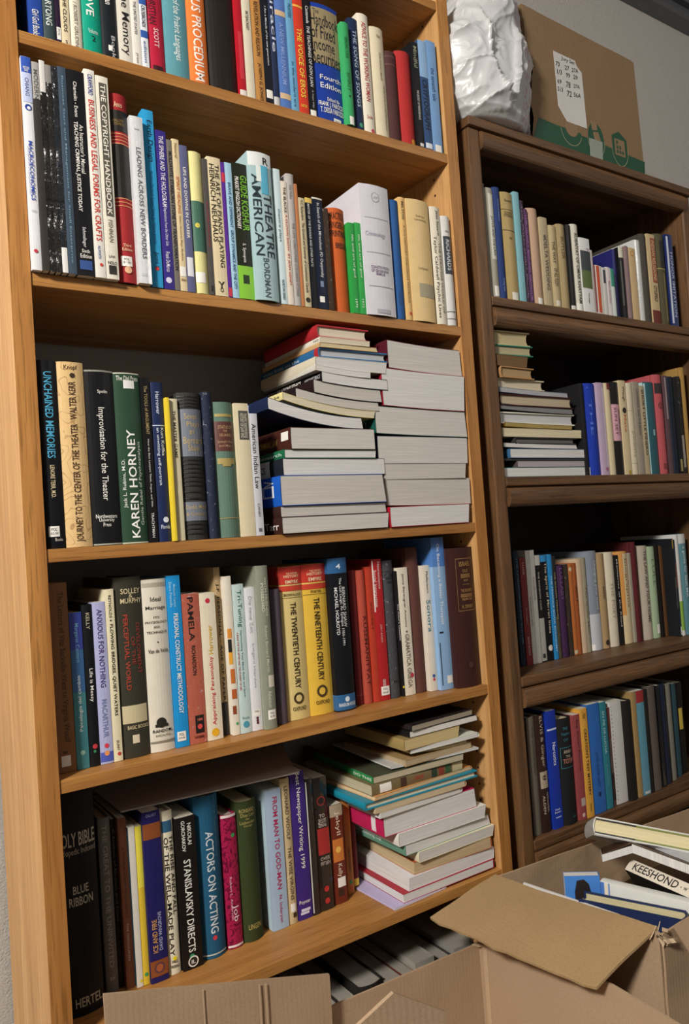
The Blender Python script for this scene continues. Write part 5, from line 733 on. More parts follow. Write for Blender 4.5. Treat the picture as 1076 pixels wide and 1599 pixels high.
upright([
 ('narrow black volume beside flat stack, leftmost on second shelf of dark bookcase', 'c', '18181a', 'd8caa8', 1.1509, 0.006, 1.092, 0.0122, 0.2062, 0.1449, 0, [], {}),
 ('cobalt blue cloth volume, right of beside flat stack, second shelf of dark bookcase', 'c', '1d3aa8', 'd8caa8', 1.1644, 0.006, 1.092, 0.0443, 0.2079, 0.1558, 0, [('H', 'A', 0.2, 0.35, 0.941, 0.963, '4a6ad0'), ('D', 'THE', 0.3, 0.5, 0.432, 0.822, '4a6ad0')], {}),
 ('lilac-white paperback, right of blue cloth volume, second shelf of dark bookcase', 'p', 'b8a4bc', 'e4dcc8', 1.2094, 0.006, 1.092, 0.0226, 0.2113, 0.1447, 0, [('R', 0.7, 0.95, 0.084, 0.948, 'd8c8d8', 'pale_edge'), ('C', 0.6, 0.063, 0.2, 'a85a7a')], {}),
 ('cream book with red head corner, right of lilac-white paperback, second shelf of dark bookcase', 'h', 'd8c8a4', 'e2d8c0', 1.2335, 0.006, 1.092, 0.0252, 0.2117, 0.1481, 0, [('R', 0.4, 1, 0.93, 0.999, '7a2c2c', 'red_patch')], {}),
 ('black book with pink title label, right of cream book, second shelf of dark bookcase', 'h', '1c1a1a', 'e2d8c0', 1.2601, 0.006, 1.092, 0.0293, 0.2159, 0.1636, 0, [('R', 0, 1, 0.364, 0.757, 'c898a4', 'pink_label'), ('D', 'SUN SET', 0.2, 0.45, 0.424, 0.724, '4a3038'), ('D', 'BROMFIELD', 0.6, 0.8, 0.424, 0.703, '4a3038')], {}),
 ('tan book, orange and black lettering, right of black book, second shelf of dark bookcase', 'p', 'd2bf98', 'e4dcc8', 1.2909, 0.006, 1.092, 0.0231, 0.2209, 0.1471, 0, [('D', 'Waugh', 0.3, 0.75, 0.777, 0.936, '4a3a24'), ('C', 0.5, 0.681, 0.3, '2a2018'), ('D', 'Mate', 0.3, 0.7, 0.448, 0.639, 'c07a4a'), ('C', 0.6, 0.025, 0.22, 'b89a3a')], {}),
 ('cream jacketed worn book, right of tan book, second shelf of dark bookcase', 'h', 'd6cab0', 'e2d8c0', 1.3155, 0.006, 1.092, 0.0265, 0.2162, 0.1588, 0, [('B', 0.694, 0.698, 'a89c80'), ('D', 'poems', 0.3, 0.6, 0.188, 0.471, 'a89c80'), ('B', 0.118, 0.122, 'a89c80')], {}),
 ('taupe book, two-line title, right of jacketed worn book, second shelf of dark bookcase', 'p', '9a9182', 'e4dcc8', 1.3427, 0.006, 1.092, 0.0231, 0.2205, 0.1324, 0, [('D', 'LAWRENCE AND THE MANY', 0.4, 0.7, 0.421, 0.918, '5a5448')], {'worn': 1}),
 ('khaki book, bold black title, right of taupe book, second shelf of dark bookcase', 'p', 'b5a585', 'e4dcc8', 1.3666, 0.006, 1.092, 0.0179, 0.2122, 0.144, 0, [('D', 'SHORT LITTLE PINERO', 0.3, 0.75, 0.214, 0.959, '2c261c')], {}),
 ('dark teal book, pale blue left side, right of khaki book, second shelf of dark bookcase', 'h', '2f5a64', 'e2d8c0', 1.3869, 0.006, 1.092, 0.0397, 0.223, 0.1521, 0, [('R', 0, 0.12, 0.001, 0.983, 'a8c8cc', 'pale_edge'), ('R', 0.5, 0.7, 0.42, 0.484, '8ab4b8', 'publisher_mark')], {'sidecol': 'b4d0d4'}),
 ('salmon pink tall cloth volume, right of dark teal book, second shelf of dark bookcase', 'c', 'b4545a', 'd8caa8', 1.4282, 0.006, 1.092, 0.0358, 0.2434, 0.2, 0, [('R', 0.1, 0.9, 0.809, 0.913, '2a2224', 'black_label'), ('C', 0.5, 0.688, 0.25, '7a3438'), ('R', 0.3, 0.7, 0.047, 0.107, '7a3438', 'publisher_mark')], {}),
 ('thin plum-brown book, right of tall cloth volume, second shelf of dark bookcase', 'p', '5a444a', 'e4dcc8', 1.4656, 0.006, 1.092, 0.0132, 0.2423, 0.1525, 0, [('R', 0.2, 0.6, 0.555, 0.984, '9a8a90', 'pale_streak')], {}),
 ('narrow midnight blue book, right of thin plum-brown book, second shelf of dark bookcase', 'c', '232c3c', 'd8caa8', 1.4804, 0.006, 1.092, 0.01, 0.2412, 0.1607, 0, [], {}),
 ('narrow blue-black book, right of midnight blue book, second shelf of dark bookcase', 'c', '1a1f2a', 'd8caa8', 1.4913, 0.006, 1.092, 0.0126, 0.2418, 0.1512, 0, [], {}),
 ('narrow black book, tan foot tag, right of narrow blue-black book, second shelf of dark bookcase', 'p', '1c1c20', 'e4dcc8', 1.5055, 0.006, 1.092, 0.0135, 0.2407, 0.1393, 0, [('R', 0.2, 0.9, 0.024, 0.148, '9a8a5a', 'price_sticker')], {}),
 ('black speckled book at frame edge, right of narrow black book, second shelf of dark bookcase', 'c', '24201f', 'd8caa8', 1.5207, 0.006, 1.092, 0.0188, 0.2441, 0.161, 0, [('R', 0.2, 0.6, 0.064, 0.392, '8a8078', 'pale_patch')], {'worn': 1}),
 ('ochre tall volume at frame edge, right of at frame edge, second shelf of dark bookcase', 'c', 'a88448', 'd8caa8', 1.5476, 0.01, 1.092, 0.0186, 0.2695, 0.26, 0, [], {})
], 'books on the second dark shelf')
upright([
 ('dark navy book, dim title, leftmost on third shelf of dark bookcase', 'h', '1b2634', 'e2d8c0', 0.9799, 0.08, 0.687, 0.0157, 0.2498, 0.1666, 0, [('D', 'THE UNDERGROUND WATER', 0.35, 0.65, 0.188, 0.945, '5a7088')], {}),
 ('oxblood red thin paperback, right of dark navy book, third shelf of dark bookcase', 'p', '843434', 'e4dcc8', 0.9967, 0.08, 0.687, 0.0182, 0.2339, 0.1469, 0, [('D', 'LUCK', 0.35, 0.65, 0.834, 0.952, 'd8b0a8'), ('D', 'Strategies', 0.35, 0.65, 0.377, 0.529, 'c89890'), ('D', 'BASIC BOOKS', 0.35, 0.65, 0.09, 0.259, 'd8b0a8')], {}),
 ('left of two narrow white paperbacks, right of red thin paperback, third shelf of dark bookcase', 'p', 'dedcd6', 'e4dcc8', 1.0161, 0.08, 0.687, 0.0115, 0.2481, 0.1533, 0, [('D', 'bookcraft', 0.3, 0.7, 0.33, 0.586, '8a8882')], {}),
 ('right of two narrow white paperbacks, right of narrow white paperbacks, third shelf of dark bookcase', 'p', 'd8d6d0', 'e4dcc8', 1.0287, 0.08, 0.687, 0.0151, 0.2481, 0.142, 0, [('D', 'handbook', 0.3, 0.7, 0.549, 0.759, '8a8882')], {}),
 ('black book, grey foot and head, right of narrow white paperbacks, third shelf of dark bookcase', 'p', '1c1c1c', 'e4dcc8', 1.0444, 0.08, 0.687, 0.0158, 0.2361, 0.1356, 0, [('B', 0.904, 0.999, 'c8c6bc'), ('D', 'THE RAINBOW CAVE', 0.35, 0.65, 0.485, 0.843, 'b8b4a8'), ('B', 0.01, 0.408, 'b4b4ac'), ('R', 0.2, 0.7, 0.035, 0.077, '2a2a2a', 'barcode')], {}),
 ('black book, blue head, cream script, right of black book, third shelf of dark bookcase', 'h', '151517', 'e2d8c0', 1.062, 0.08, 0.687, 0.0238, 0.2349, 0.1681, 0, [('B', 0.936, 0.999, '2a80b8'), ('D', 'The Spirit of Mirren India', 0.35, 0.8, 0.256, 0.927, 'd8ccb4'), ('C', 0.5, 0.119, 0.28, 'd8d4cc')], {}),
 ('vivid blue thin paperback, right of black book, third shelf of dark bookcase', 'p', '2b86c2', 'e4dcc8', 1.087, 0.08, 0.687, 0.0114, 0.2348, 0.1354, 0, [('D', 'THE FINANCE BOOK ECONOMY', 0.3, 0.7, 0.069, 0.798, 'b8dcf0')], {}),
 ('black and olive mottled book, right of blue thin paperback, third shelf of dark bookcase', 'h', '4a4636', 'e2d8c0', 1.0996, 0.08, 0.687, 0.0115, 0.2298, 0.166, 0, [('B', 0.418, 0.999, '1a1a1a'), ('D', 'THE GOLDEN TREASURY', 0.3, 0.6, 0.383, 0.846, 'a89a70')], {'worn': 1}),
 ('dark purple cloth book, right of olive mottled book, third shelf of dark bookcase', 'c', '3f2348', 'd8caa8', 1.113, 0.08, 0.687, 0.0258, 0.2074, 0.1427, 0, [('D', 'LULLABY', 0.3, 0.7, 0.615, 0.972, '6a4a74')], {}),
 ('speckled brown-black thin book, right of purple cloth book, third shelf of dark bookcase', 'p', '3a3028', 'e4dcc8', 1.14, 0.08, 0.687, 0.0106, 0.2086, 0.1417, 0, [], {'worn': 1}),
 ('bright orange thin book, right of brown-black thin book, third shelf of dark bookcase', 'p', 'c07038', 'e4dcc8', 1.1519, 0.08, 0.687, 0.0119, 0.2085, 0.1412, 0, [('C', 0.5, 0.942, 0.4, 'd8c8a0'), ('B', 0.015, 0.054, 'd0c0a0')], {}),
 ('rust brown cloth book, right of orange thin book, third shelf of dark bookcase', 'c', '9a5228', 'd8caa8', 1.1651, 0.08, 0.687, 0.0165, 0.2091, 0.1554, 0, [('D', 'BEST', 0.3, 0.7, 0.564, 0.744, '5a2c14')], {}),
 ('peach-cream slim book, right of brown cloth book, third shelf of dark bookcase', 'p', 'd2b89a', 'e4dcc8', 1.1828, 0.08, 0.687, 0.0141, 0.2171, 0.1396, 0, [], {}),
 ('grey-beige slim jacketed book, right of peach-cream slim book, third shelf of dark bookcase', 'h', '9a927e', 'e2d8c0', 1.1982, 0.08, 0.687, 0.0162, 0.2193, 0.1631, 0, [('D', 'The Quiet Man', 0.3, 0.65, 0.195, 0.695, '5a5448')], {}),
 ('blue-grey book with white lower half, right of slim jacketed book, third shelf of dark bookcase', 'h', '8d95a4', 'e2d8c0', 1.2163, 0.08, 0.687, 0.0396, 0.2325, 0.1559, 0, [('B', 0.001, 0.365, 'c4c8d0'), ('D', 'Changing your mind', 0.55, 0.85, 0.411, 0.905, 'e0e4ea'), ('R', 0, 0.25, 0.006, 0.065, 'f2efe8', 'price_sticker')], {}),
 ('tan book with black emblem foot, right of blue-grey book, third shelf of dark bookcase', 'c', 'a58a64', 'd8caa8', 1.2579, 0.08, 0.687, 0.0263, 0.2245, 0.1563, 0, [('D', 'SANGO', 0.35, 0.6, 0.52, 0.654, '2c2418'), ('C', 0.5, 0.061, 0.25, '2c2418')], {}),
 ('ivory book, faint serif title, right of tan book, third shelf of dark bookcase', 'h', 'dcd2bc', 'e2d8c0', 1.2855, 0.08, 0.687, 0.0336, 0.2252, 0.1559, 0, [('D', 'THE POET', 0.35, 0.65, 0.294, 0.679, 'a89c84')], {}),
 ('black thin book, white small title, right of ivory book, third shelf of dark bookcase', 'p', '1a1818', 'e4dcc8', 1.3205, 0.08, 0.687, 0.0132, 0.2166, 0.145, 0, [('D', 'Memories of the Road', 0.3, 0.7, 0.206, 0.955, 'c8c4bc')], {}),
 ('orange to cream jacketed book, right of black thin book, third shelf of dark bookcase', 'h', 'd89a54', 'e2d8c0', 1.3352, 0.08, 0.687, 0.0361, 0.2235, 0.1626, 0, [('B', 0.001, 0.31, 'd8c49c'), ('R', 0.4, 0.9, 0.152, 0.98, 'd8c8a0', 'cream_panel'), ('D', 'biographia', 0.5, 0.8, 0.388, 0.921, '8a6a3a')], {'worn': 1}),
 ('thin stone grey book, right of cream jacketed book, third shelf of dark bookcase', 'p', 'a09888', 'e4dcc8', 1.3727, 0.08, 0.687, 0.0093, 0.2183, 0.1386, 0, [], {}),
 ('tall maroon book, right of stone grey book, third shelf of dark bookcase', 'c', '571d22', 'd8caa8', 1.3824, 0.075, 0.687, 0.0171, 0.2448, 0.1594, 0, [], {}),
 ('grey-beige book, dark serif title, right of tall maroon book, third shelf of dark bookcase', 'h', 'bdb0a0', 'e2d8c0', 1.4134, 0.076, 0.687, 0.0333, 0.2325, 0.1531, 0, [('D', 'THE LAW AND YOUR HOME', 0.4, 0.75, 0.183, 0.948, '4a4238')], {}),
 ('pale sage green book, right of grey-beige book, third shelf of dark bookcase', 'h', 'a3b898', 'e2d8c0', 1.4482, 0.076, 0.687, 0.0287, 0.2285, 0.1521, 0, [('D', 'LULL', 0.35, 0.65, 0.565, 0.864, '6a8062'), ('R', 0.4, 0.9, 0.049, 0.148, 'f2efe8', 'price_sticker')], {}),
 ('narrow black-brown book, right of sage green book, third shelf of dark bookcase', 'p', '1c1816', 'e4dcc8', 1.4773, 0.074, 0.687, 0.0103, 0.232, 0.144, 0, [], {}),
 ('narrow brown book, right of narrow black-brown book, third shelf of dark bookcase', 'p', '6a4a30', 'e4dcc8', 1.4892, 0.074, 0.687, 0.0139, 0.2276, 0.1412, 0, [], {}),
 ('black book with yellow and grey marks, right of narrow brown book, third dark shelf', 'h', '1e2024', 'e2d8c0', 1.5035, 0.045, 0.687, 0.004, 0.245, 0.17, 0, [('R', 0.1, 0.9, 0.899, 0.989, 'c8a83a', 'yellow_patch'), ('R', 0.1, 0.9, 0.285, 0.601, '5a5a54', 'grey_patch')], {}),
 ('navy book with red photo band, right of black book, third shelf of dark bookcase', 'h', '202a3a', 'e2d8c0', 1.5079, 0.045, 0.687, 0.0079, 0.242, 0.1651, 0, [('R', 0.2, 0.9, 0.493, 0.758, '7a4a3a', 'photo_patch'), ('R', 0.3, 0.9, 0.014, 0.098, 'f2efe8', 'price_sticker')], {}),
 ('white book with lime foot, right of navy book, third shelf of dark bookcase', 'h', 'dcdcd8', 'e2d8c0', 1.5173, 0.045, 0.687, 0.0141, 0.2539, 0.1609, 0, [('B', 0.053, 0.341, '86b04a')], {}),
 ('teal-blue book, white vertical title, right of white book, third shelf of dark bookcase', 'h', '5f8c98', 'e2d8c0', 1.533, 0.045, 0.687, 0.0332, 0.2544, 0.1646, 0, [('B', 0.904, 0.999, 'c8ccc8'), ('D', 'a guide for flash MX', 0.3, 0.7, 0.37, 0.877, 'd8e4e4')], {})
], 'books on the third dark shelf')
upright([
 ('grey-brown jacketed book, leftmost on fourth shelf of dark bookcase', 'h', '6a6256', 'e2d8c0', 0.9136, 0.014, 0.362, 0.0223, 0.2373, 0.1663, 0, [('D', 'THE GARDENERS', 0.4, 0.65, 0.514, 0.918, '4a443a')], {}),
 ('dark brown book with photo square, right of grey-brown jacketed book, fourth shelf of dark bookcase', 'h', '32201c', 'e2d8c0', 0.9363, 0.012, 0.362, 0.0263, 0.237, 0.1623, 0, [('D', 'ELVIS & Ginger', 0.3, 0.7, 0.555, 0.992, 'b8a898'), ('R', 0.1, 0.95, 0.374, 0.517, 'a89a86', 'photo_square'), ('C', 0.5, 0.464, 0.2, '3a2c24'), ('D', 'GINGER', 0.6, 0.8, 0.164, 0.337, 'b8a898'), ('D', 'ALDEN', 0.2, 0.4, 0.157, 0.314, 'b8a898')], {}),
 ('royal blue paperback, white rule, right of dark brown book, fourth shelf of dark bookcase', 'p', '1c36a0', 'e4dcc8', 0.9662, 0.01, 0.362, 0.028, 0.2415, 0.137, 0, [('B', 0.832, 0.847, 'c8d0e8'), ('D', 'Narcotics', 0.4, 0.75, 0.533, 0.728, 'e8ecf8'), ('H', 'Seth', 0.2, 0.7, 0.154, 0.169, 'e0e4f4'), ('H', 'Brenner', 0.15, 0.8, 0.131, 0.146, 'e0e4f4'), ('R', 0.2, 0.8, 0.09, 0.099, 'b0bce0', 'rule')], {}),
 ('wide black book, framed title, right of royal blue paperback, fourth shelf of dark bookcase', 'c', '191a1c', 'd8caa8', 0.9946, 0.005, 0.362, 0.0444, 0.2199, 0.1577, 0, [('H', 'THE', 0.3, 0.6, 0.889, 0.917, '3a7a8a'), ('H', 'TALKING', 0.2, 0.75, 0.839, 0.863, '3a7a8a'), ('H', 'CAT', 0.3, 0.6, 0.785, 0.81, '3a7a8a'), ('R', 0.1, 0.9, 0.722, 0.727, '3a7a8a', 'frame_rule'), ('R', 0.1, 0.9, 0.532, 0.537, '3a7a8a', 'frame_rule'), ('R', 0.1, 0.12, 0.532, 0.727, '3a7a8a', 'frame_rule'), ('R', 0.88, 0.9, 0.532, 0.727, '3a7a8a', 'frame_rule'), ('H', 'AWARD', 0.25, 0.75, 0.669, 0.702, 'b8a898'), ('H', 'THE', 0.35, 0.65, 0.631, 0.653, 'b8a898'), ('H', 'TOTEM', 0.2, 0.85, 0.575, 0.62, 'b87a6a'), ('H', 'GA', 0.5, 0.75, 0.06, 0.084, '2a6a7a')], {}),
 ('dusty red paperback, right of wide black book, fourth shelf of dark bookcase', 'p', '96484a', 'e4dcc8', 1.0401, 0.005, 0.362, 0.0226, 0.2205, 0.1449, 0, [('D', 'Big Sister Pauline', 0.35, 0.65, 0.464, 0.95, '4a2024'), ('R', 0.3, 0.9, 0.131, 0.206, 'b8a8a0', 'grey_sticker'), ('C', 0.5, 0.047, 0.2, 'd8b8b0')], {}),
 ('amber yellow paperback, black capitals, right of dusty red paperback, fourth shelf of dark bookcase', 'p', 'd9a244', 'e4dcc8', 1.0632, 0.004, 0.362, 0.0225, 0.2295, 0.1352, 0, [('D', "CREATION'S TINY MYSTERY", 0.35, 0.7, 0.198, 0.813, '2c1c0c'), ('H', 'Gentry', 0.3, 0.7, 0.886, 0.976, '7a5a24'), ('D', 'Gentry', 0.35, 0.6, 0.053, 0.126, '5a3c14')], {}),
 ('medium blue paperback, right of amber yellow paperback, fourth shelf of dark bookcase', 'p', '2f68b4', 'e4dcc8', 1.0893, 0.006, 0.362, 0.0388, 0.2331, 0.1435, 0, [('D', 'DAVID GROVER HARDY', 0.4, 0.6, 0.23, 0.551, '1c4484'), ('R', 0.4, 0.6, 0.15, 0.19, '16305c', 'publisher_mark')], {}),
 ('teal paperback, pale serif capitals, right of medium blue paperback, fourth shelf of dark bookcase', 'p', '2f7c8c', 'e4dcc8', 1.1319, 0.008, 0.362, 0.0229, 0.2305, 0.1402, 0, [('D', 'EN PIE DE LUCHA', 0.3, 0.6, 0.516, 0.914, 'a8ccd0'), ('D', 'edicion', 0.35, 0.55, 0.219, 0.417, '6aa0a8')], {}),
 ('thin checkered brown book, right of teal paperback, fourth shelf of dark bookcase', 'p', '5a4a44', 'e4dcc8', 1.1613, 0.012, 0.362, 0.0086, 0.2143, 0.1427, 0, [('B', 0.684, 0.999, '5a2c24'), ('B', 0.056, 0.325, '2a1c1c')], {}),
 ('white spiral-bound volume, right of checkered brown book, fourth shelf of dark bookcase', 'p', 'cfcdca', 'e4dcc8', 1.1703, 0.01, 0.362, 0.0385, 0.2246, 0.1377, 0, [('D', '. . . . . . . . . . . . . . . . . . . . . . . .', 0.06, 0.12, 0.046, 0.957, '1a1a1c')], {}),
 ('black ring-bound folder, right of white spiral-bound volume, fourth shelf of dark bookcase', 'c', '1a1817', 'd8caa8', 1.2092, 0.002, 0.362, 0.0271, 0.2209, 0.1483, 0, [], {}),
 ('ochre thin book, right of black ring-bound folder, fourth shelf of dark bookcase', 'p', 'a08456', 'e4dcc8', 1.2404, 0.004, 0.362, 0.0142, 0.2357, 0.1432, 0, [], {}),
 ('steel blue book with red head, right of ochre thin book, fourth shelf of dark bookcase', 'p', '5f94a8', 'e4dcc8', 1.2559, 0.004, 0.362, 0.0274, 0.2354, 0.1508, 0, [('B', 0.885, 0.999, '9a2c2c'), ('R', 0.2, 0.9, 0.011, 0.036, 'c8c8c8', 'price_sticker')], {}),
 ('narrow black volume beside taupe, right of steel blue book, fourth shelf of dark bookcase', 'c', '1b1715', 'd8caa8', 1.2846, 0.004, 0.362, 0.0146, 0.233, 0.1493, 0, [], {}),
 ('tall taupe book, right of volume beside taupe, fourth shelf of dark bookcase', 'h', '5a514c', 'e2d8c0', 1.3006, 0.004, 0.362, 0.0296, 0.2368, 0.1557, 0, [], {}),
 ('thin black-blue glossy book, right of tall taupe book, fourth shelf of dark bookcase', 'p', '191a1e', 'e4dcc8', 1.3375, 0.008, 0.362, 0.011, 0.2343, 0.145, 0, [], {'gloss': 1}),
 ('dusky blue book, right of black-blue glossy book, fourth shelf of dark bookcase', 'h', '20263a', 'e2d8c0', 1.3552, 0.012, 0.362, 0.0229, 0.2329, 0.167, 0, [], {}),
 ('mottled stone book, right of dusky blue book, fourth shelf of dark bookcase', 'h', '77746a', 'e2d8c0', 1.3901, 0.018, 0.362, 0.0184, 0.2286, 0.1598, 0, [], {'worn': 1}),
 ('slate teal book, right of mottled stone book, fourth shelf of dark bookcase', 'p', '2f4a54', 'e4dcc8', 1.4193, 0.024, 0.362, 0.0173, 0.2231, 0.1392, 0, [], {}),
 ('black book with yellow patches, right of slate teal book, fourth shelf of dark bookcase', 'p', '1c1a16', 'e4dcc8', 1.4474, 0.03, 0.362, 0.0228, 0.2199, 0.1452, 0, [('R', 0.1, 0.7, 0.486, 0.719, 'c8b04a', 'yellow_patch')], {})
], 'books on the fourth dark shelf')
flat([
 ('dark brown volume, white lettered, at the foot of left flat pile, third oak row', 'p', '3c241f', 'dbd7d0', 'L', 0.3661, -0.0048, 1.0046, 0.2196, 0.193, 0.0273, 0.0092, [('D', 'Tarr', 0.25, 0.7, 0.05, 0.3, 'f2efe8')], {'skew': 0.0041}),
 ('plain dark brown volume, on top of dark brown volume, left flat pile, third oak row', 'p', '3a2420', 'd3cec6', 'L', 0.3685, -0.0012, 1.0322, 0.216, 0.228, 0.0184, -0.0019, [], {'skew': -0.0022}),
 ('thick bright blue spined volume, over dark brown volume, left pile, third row', 'p', '1e5cc0', 'd3cec6', 'L', 0.3704, -0.0051, 1.0509, 0.2115, 0.229, 0.0498, -0.0078, [('H', 'W', 0.5, 0.9, 0.1, 0.25, 'f2efe8'), ('R', 0.3, 0.7, 0.1, 0.28, 'e8ecf4', 'white_label'), ('R', 0.36, 0.64, 0.13, 0.25, '1e5cc0', 'blue_label')], {'skew': -0.005}),
 ('black and white spined bending paperback, over blue spined volume, left pile, third row', 'p', '20242e', 'e6e4e1', 'L', 0.3783, -0.0006, 1.101, 0.2107, 0.205, 0.0288, 0.001, [('R', 0.0, 1, 0.22, 0.85, 'e8e6e0', 'white_panel'), ('D', 'POLITICS', 0.3, 0.7, 0.3, 0.6, '2a2a2a')], {'skew': -0.0001}),
 ('thin green spined paperback, on top of spined bending paperback, left flat pile, third oak row', 'p', '1f6a48', 'e6e4e1', 'L', 0.3827, -0.0027, 1.1301, 0.1871, 0.19, 0.0143, -0.0045, [('D', 'Research', 0.3, 0.7, 0.05, 0.5, 'd8e8dc')], {'skew': 0.0018}),
 ('chunky brown law volume with sticker, over green spined paperback, left pile, third row', 'p', '4a261e', 'dbd7d0', 'L', 0.3942, -0.0055, 1.1447, 0.1733, 0.222, 0.0368, -0.0004, [('R', 0.45, 0.85, 0.03, 0.14, 'f2efe8', 'price_sticker'), ('D', 'CRIMINAL LAW', 0.3, 0.6, 0.2, 0.5, 'c89a4a')], {'skew': -0.0002}),
 ('drooping navy paperback with white block, over brown law volume, left pile, third row', 'p', '1f2c4c', 'e6e4e1', 'L', 0.3577, -0.0014, 1.1818, 0.188, 0.228, 0.02, -0.0034, [('R', 0.1, 0.9, 0.3, 0.6, 'c8d0e0', 'white_panel')], {'sag': 0.03, 'skew': -0.0031}),
 ('drooping pale yellow paperback, on top of drooping navy paperback, left flat pile, third oak row', 'p', 'e8dc9a', 'e8dcc0', 'L', 0.3856, -0.0023, 1.2022, 0.188, 0.218, 0.0125, 0.0042, [('D', 'how to be', 0.3, 0.7, 0.05, 0.4, '4a4424')], {'sag': 0.026, 'skew': 0.0036}),
 ('black spined paperback under pink edge, over pale yellow paperback, left pile, third row', 'p', '231a1e', 'd3cec6', 'L', 0.4125, -0.0005, 1.215, 0.1728, 0.231, 0.016, -0.0008, [('R', 0, 1, 0.35, 1, 'c03a8c', 'magenta_band')], {'sag': 0.019, 'skew': -0.0018}),
 ('thin dark wine paperback, on top of under pink edge, left flat pile, third oak row', 'p', '2a1c1c', 'd3cec6', 'L', 0.4465, -0.0023, 1.2313, 0.144, 0.229, 0.0225, 0.0069, [], {'sag': 0.012, 'skew': -0.0026}),
 ('black spined ethics paperback, on top of dark wine paperback, left flat pile, third oak row', 'p', '17151a', 'e6e4e1', 'L', 0.4637, -0.0038, 1.254, 0.1422, 0.196, 0.0192, 0.0065, [('D', 'PUBLIC RELATIONS ETHICS', 0.3, 0.75, 0.35, 0.98, 'f2efe8'), ('D', 'HARCOURT BRACE', 0.35, 0.7, 0.02, 0.28, 'c8c8c8'), ('R', 0, 0.25, 0.4, 1, '9a2430', 'red_band')], {'sag': 0.008, 'skew': -0.0007}),
 ('loose white booklet with bent corner, over spined ethics paperback, left pile, third row', 'p', 'd9d5cb', 'e6e4e1', 'L', 0.4541, -0.0051, 1.2735, 0.1152, 0.196, 0.0106, -0.01, [], {'sag': 0.008, 'skew': 0.001}),
 ('wide white paperback with yellowed edge, over loose white booklet, left pile, third row', 'p', 'd8cfb8', 'e6e4e1', 'L', 0.4527, -0.0038, 1.2844, 0.1533, 0.198, 0.0202, 0.0096, [], {'skew': 0.0037}),
 ('blue and red jacketed hardcover, sidelit, over wide white paperback, left pile, third row', 'h', '2f6a9c', 'c8ccd0', 'L', 0.4625, -0.0023, 1.3049, 0.1485, 0.216, 0.0169, -0.0036, [('D', 'Wild Ride on the', 0.35, 0.7, 0.3, 0.95, 'c8dcec'), ('R', 0, 1, 0, 0.06, 'b02834', 'red_band')], {}),
 ('thin buff paperback with orange edge, over red jacketed hardcover, left pile, third row', 'p', 'cba878', 'e4d0a4', 'L', 0.4628, -0.0049, 1.3221, 0.1239, 0.208, 0.0079, 0.0105, [], {'skew': -0.0019}),
 ('white spined paperback with small print, over thin buff paperback, left pile, third row', 'p', 'e6e0d2', 'e8dcc0', 'L', 0.4659, -0.0059, 1.3304, 0.1057, 0.205, 0.0095, -0.0048, [('D', 'NO', 0.3, 0.7, 0.02, 0.1, '333333')], {'skew': 0.0009}),
 ('red hardcover topping the left pile, over white spined paperback, left pile, third row', 'h', 'b22c34', 'e8dcc4', 'L', 0.4609, -0.001, 1.3402, 0.1115, 0.191, 0.0217, 0.0108, [], {})
], 'flat books in the left pile on the third oak shelf')
flat([
 ('red edged volume at the bottom, at the foot of right flat pile, third oak row', 'p', 'b81c34', 'e6e4e1', 'L', 0.5891, -0.003, 1.0046, 0.1937, 0.226, 0.0367, 0.0109, [], {'skew': 0.0045}),
 ('very thick beige paged paperback, over at the bottom, right pile, third row', 'p', 'd0c8ba', 'd3cec6', 'L', 0.5901, 0.0016, 1.0416, 0.2044, 0.212, 0.0496, 0.0018, [], {'sag': 0.003, 'skew': 0.0013}),
 ('medium cream paged paperback, on top of beige paged paperback, right flat pile, third oak row', 'p', 'c8c4bc', 'd3cec6', 'L', 0.5902, -0.0001, 1.0915, 0.1952, 0.234, 0.0282, -0.0092, [], {'skew': 0.0039}),
 ('thick navy spined textbook, on top of cream paged paperback, right flat pile, third oak row', 'p', '1c2038', 'dbd7d0', 'L', 0.5757, 0.001, 1.12, 0.2188, 0.224, 0.0509, 0.0028, [], {'skew': 0.0026}),
 ('thick teal spined textbook, on top of navy spined textbook, right flat pile, third oak row', 'p', '1f5a50', 'dbd7d0', 'L', 0.5749, -0.0004, 1.1713, 0.2196, 0.232, 0.0501, -0.0023, [('D', 'FAMILY LAW', 0.3, 0.7, 0.1, 0.6, 'a8c8b8')], {'sag': 0.004, 'skew': -0.003}),
 ('thick crimson textbook, fanned white pages, over teal spined textbook, right pile, third row', 'p', 'a01c30', 'e6e4e1', 'L', 0.5944, -0.0026, 1.2217, 0.2001, 0.222, 0.0694, -0.0046, [], {'sag': 0.005, 'skew': 0.006}),
 ('maroon textbook topping the right pile, over thick crimson textbook, right pile, third row', 'p', '5a1c2a', 'dbd7d0', 'L', 0.6125, 0.0014, 1.2914, 0.1817, 0.218, 0.0518, 0.0119, [], {'sag': 0.006, 'skew': -0.0026})
], 'flat books in the right pile on the third oak shelf')
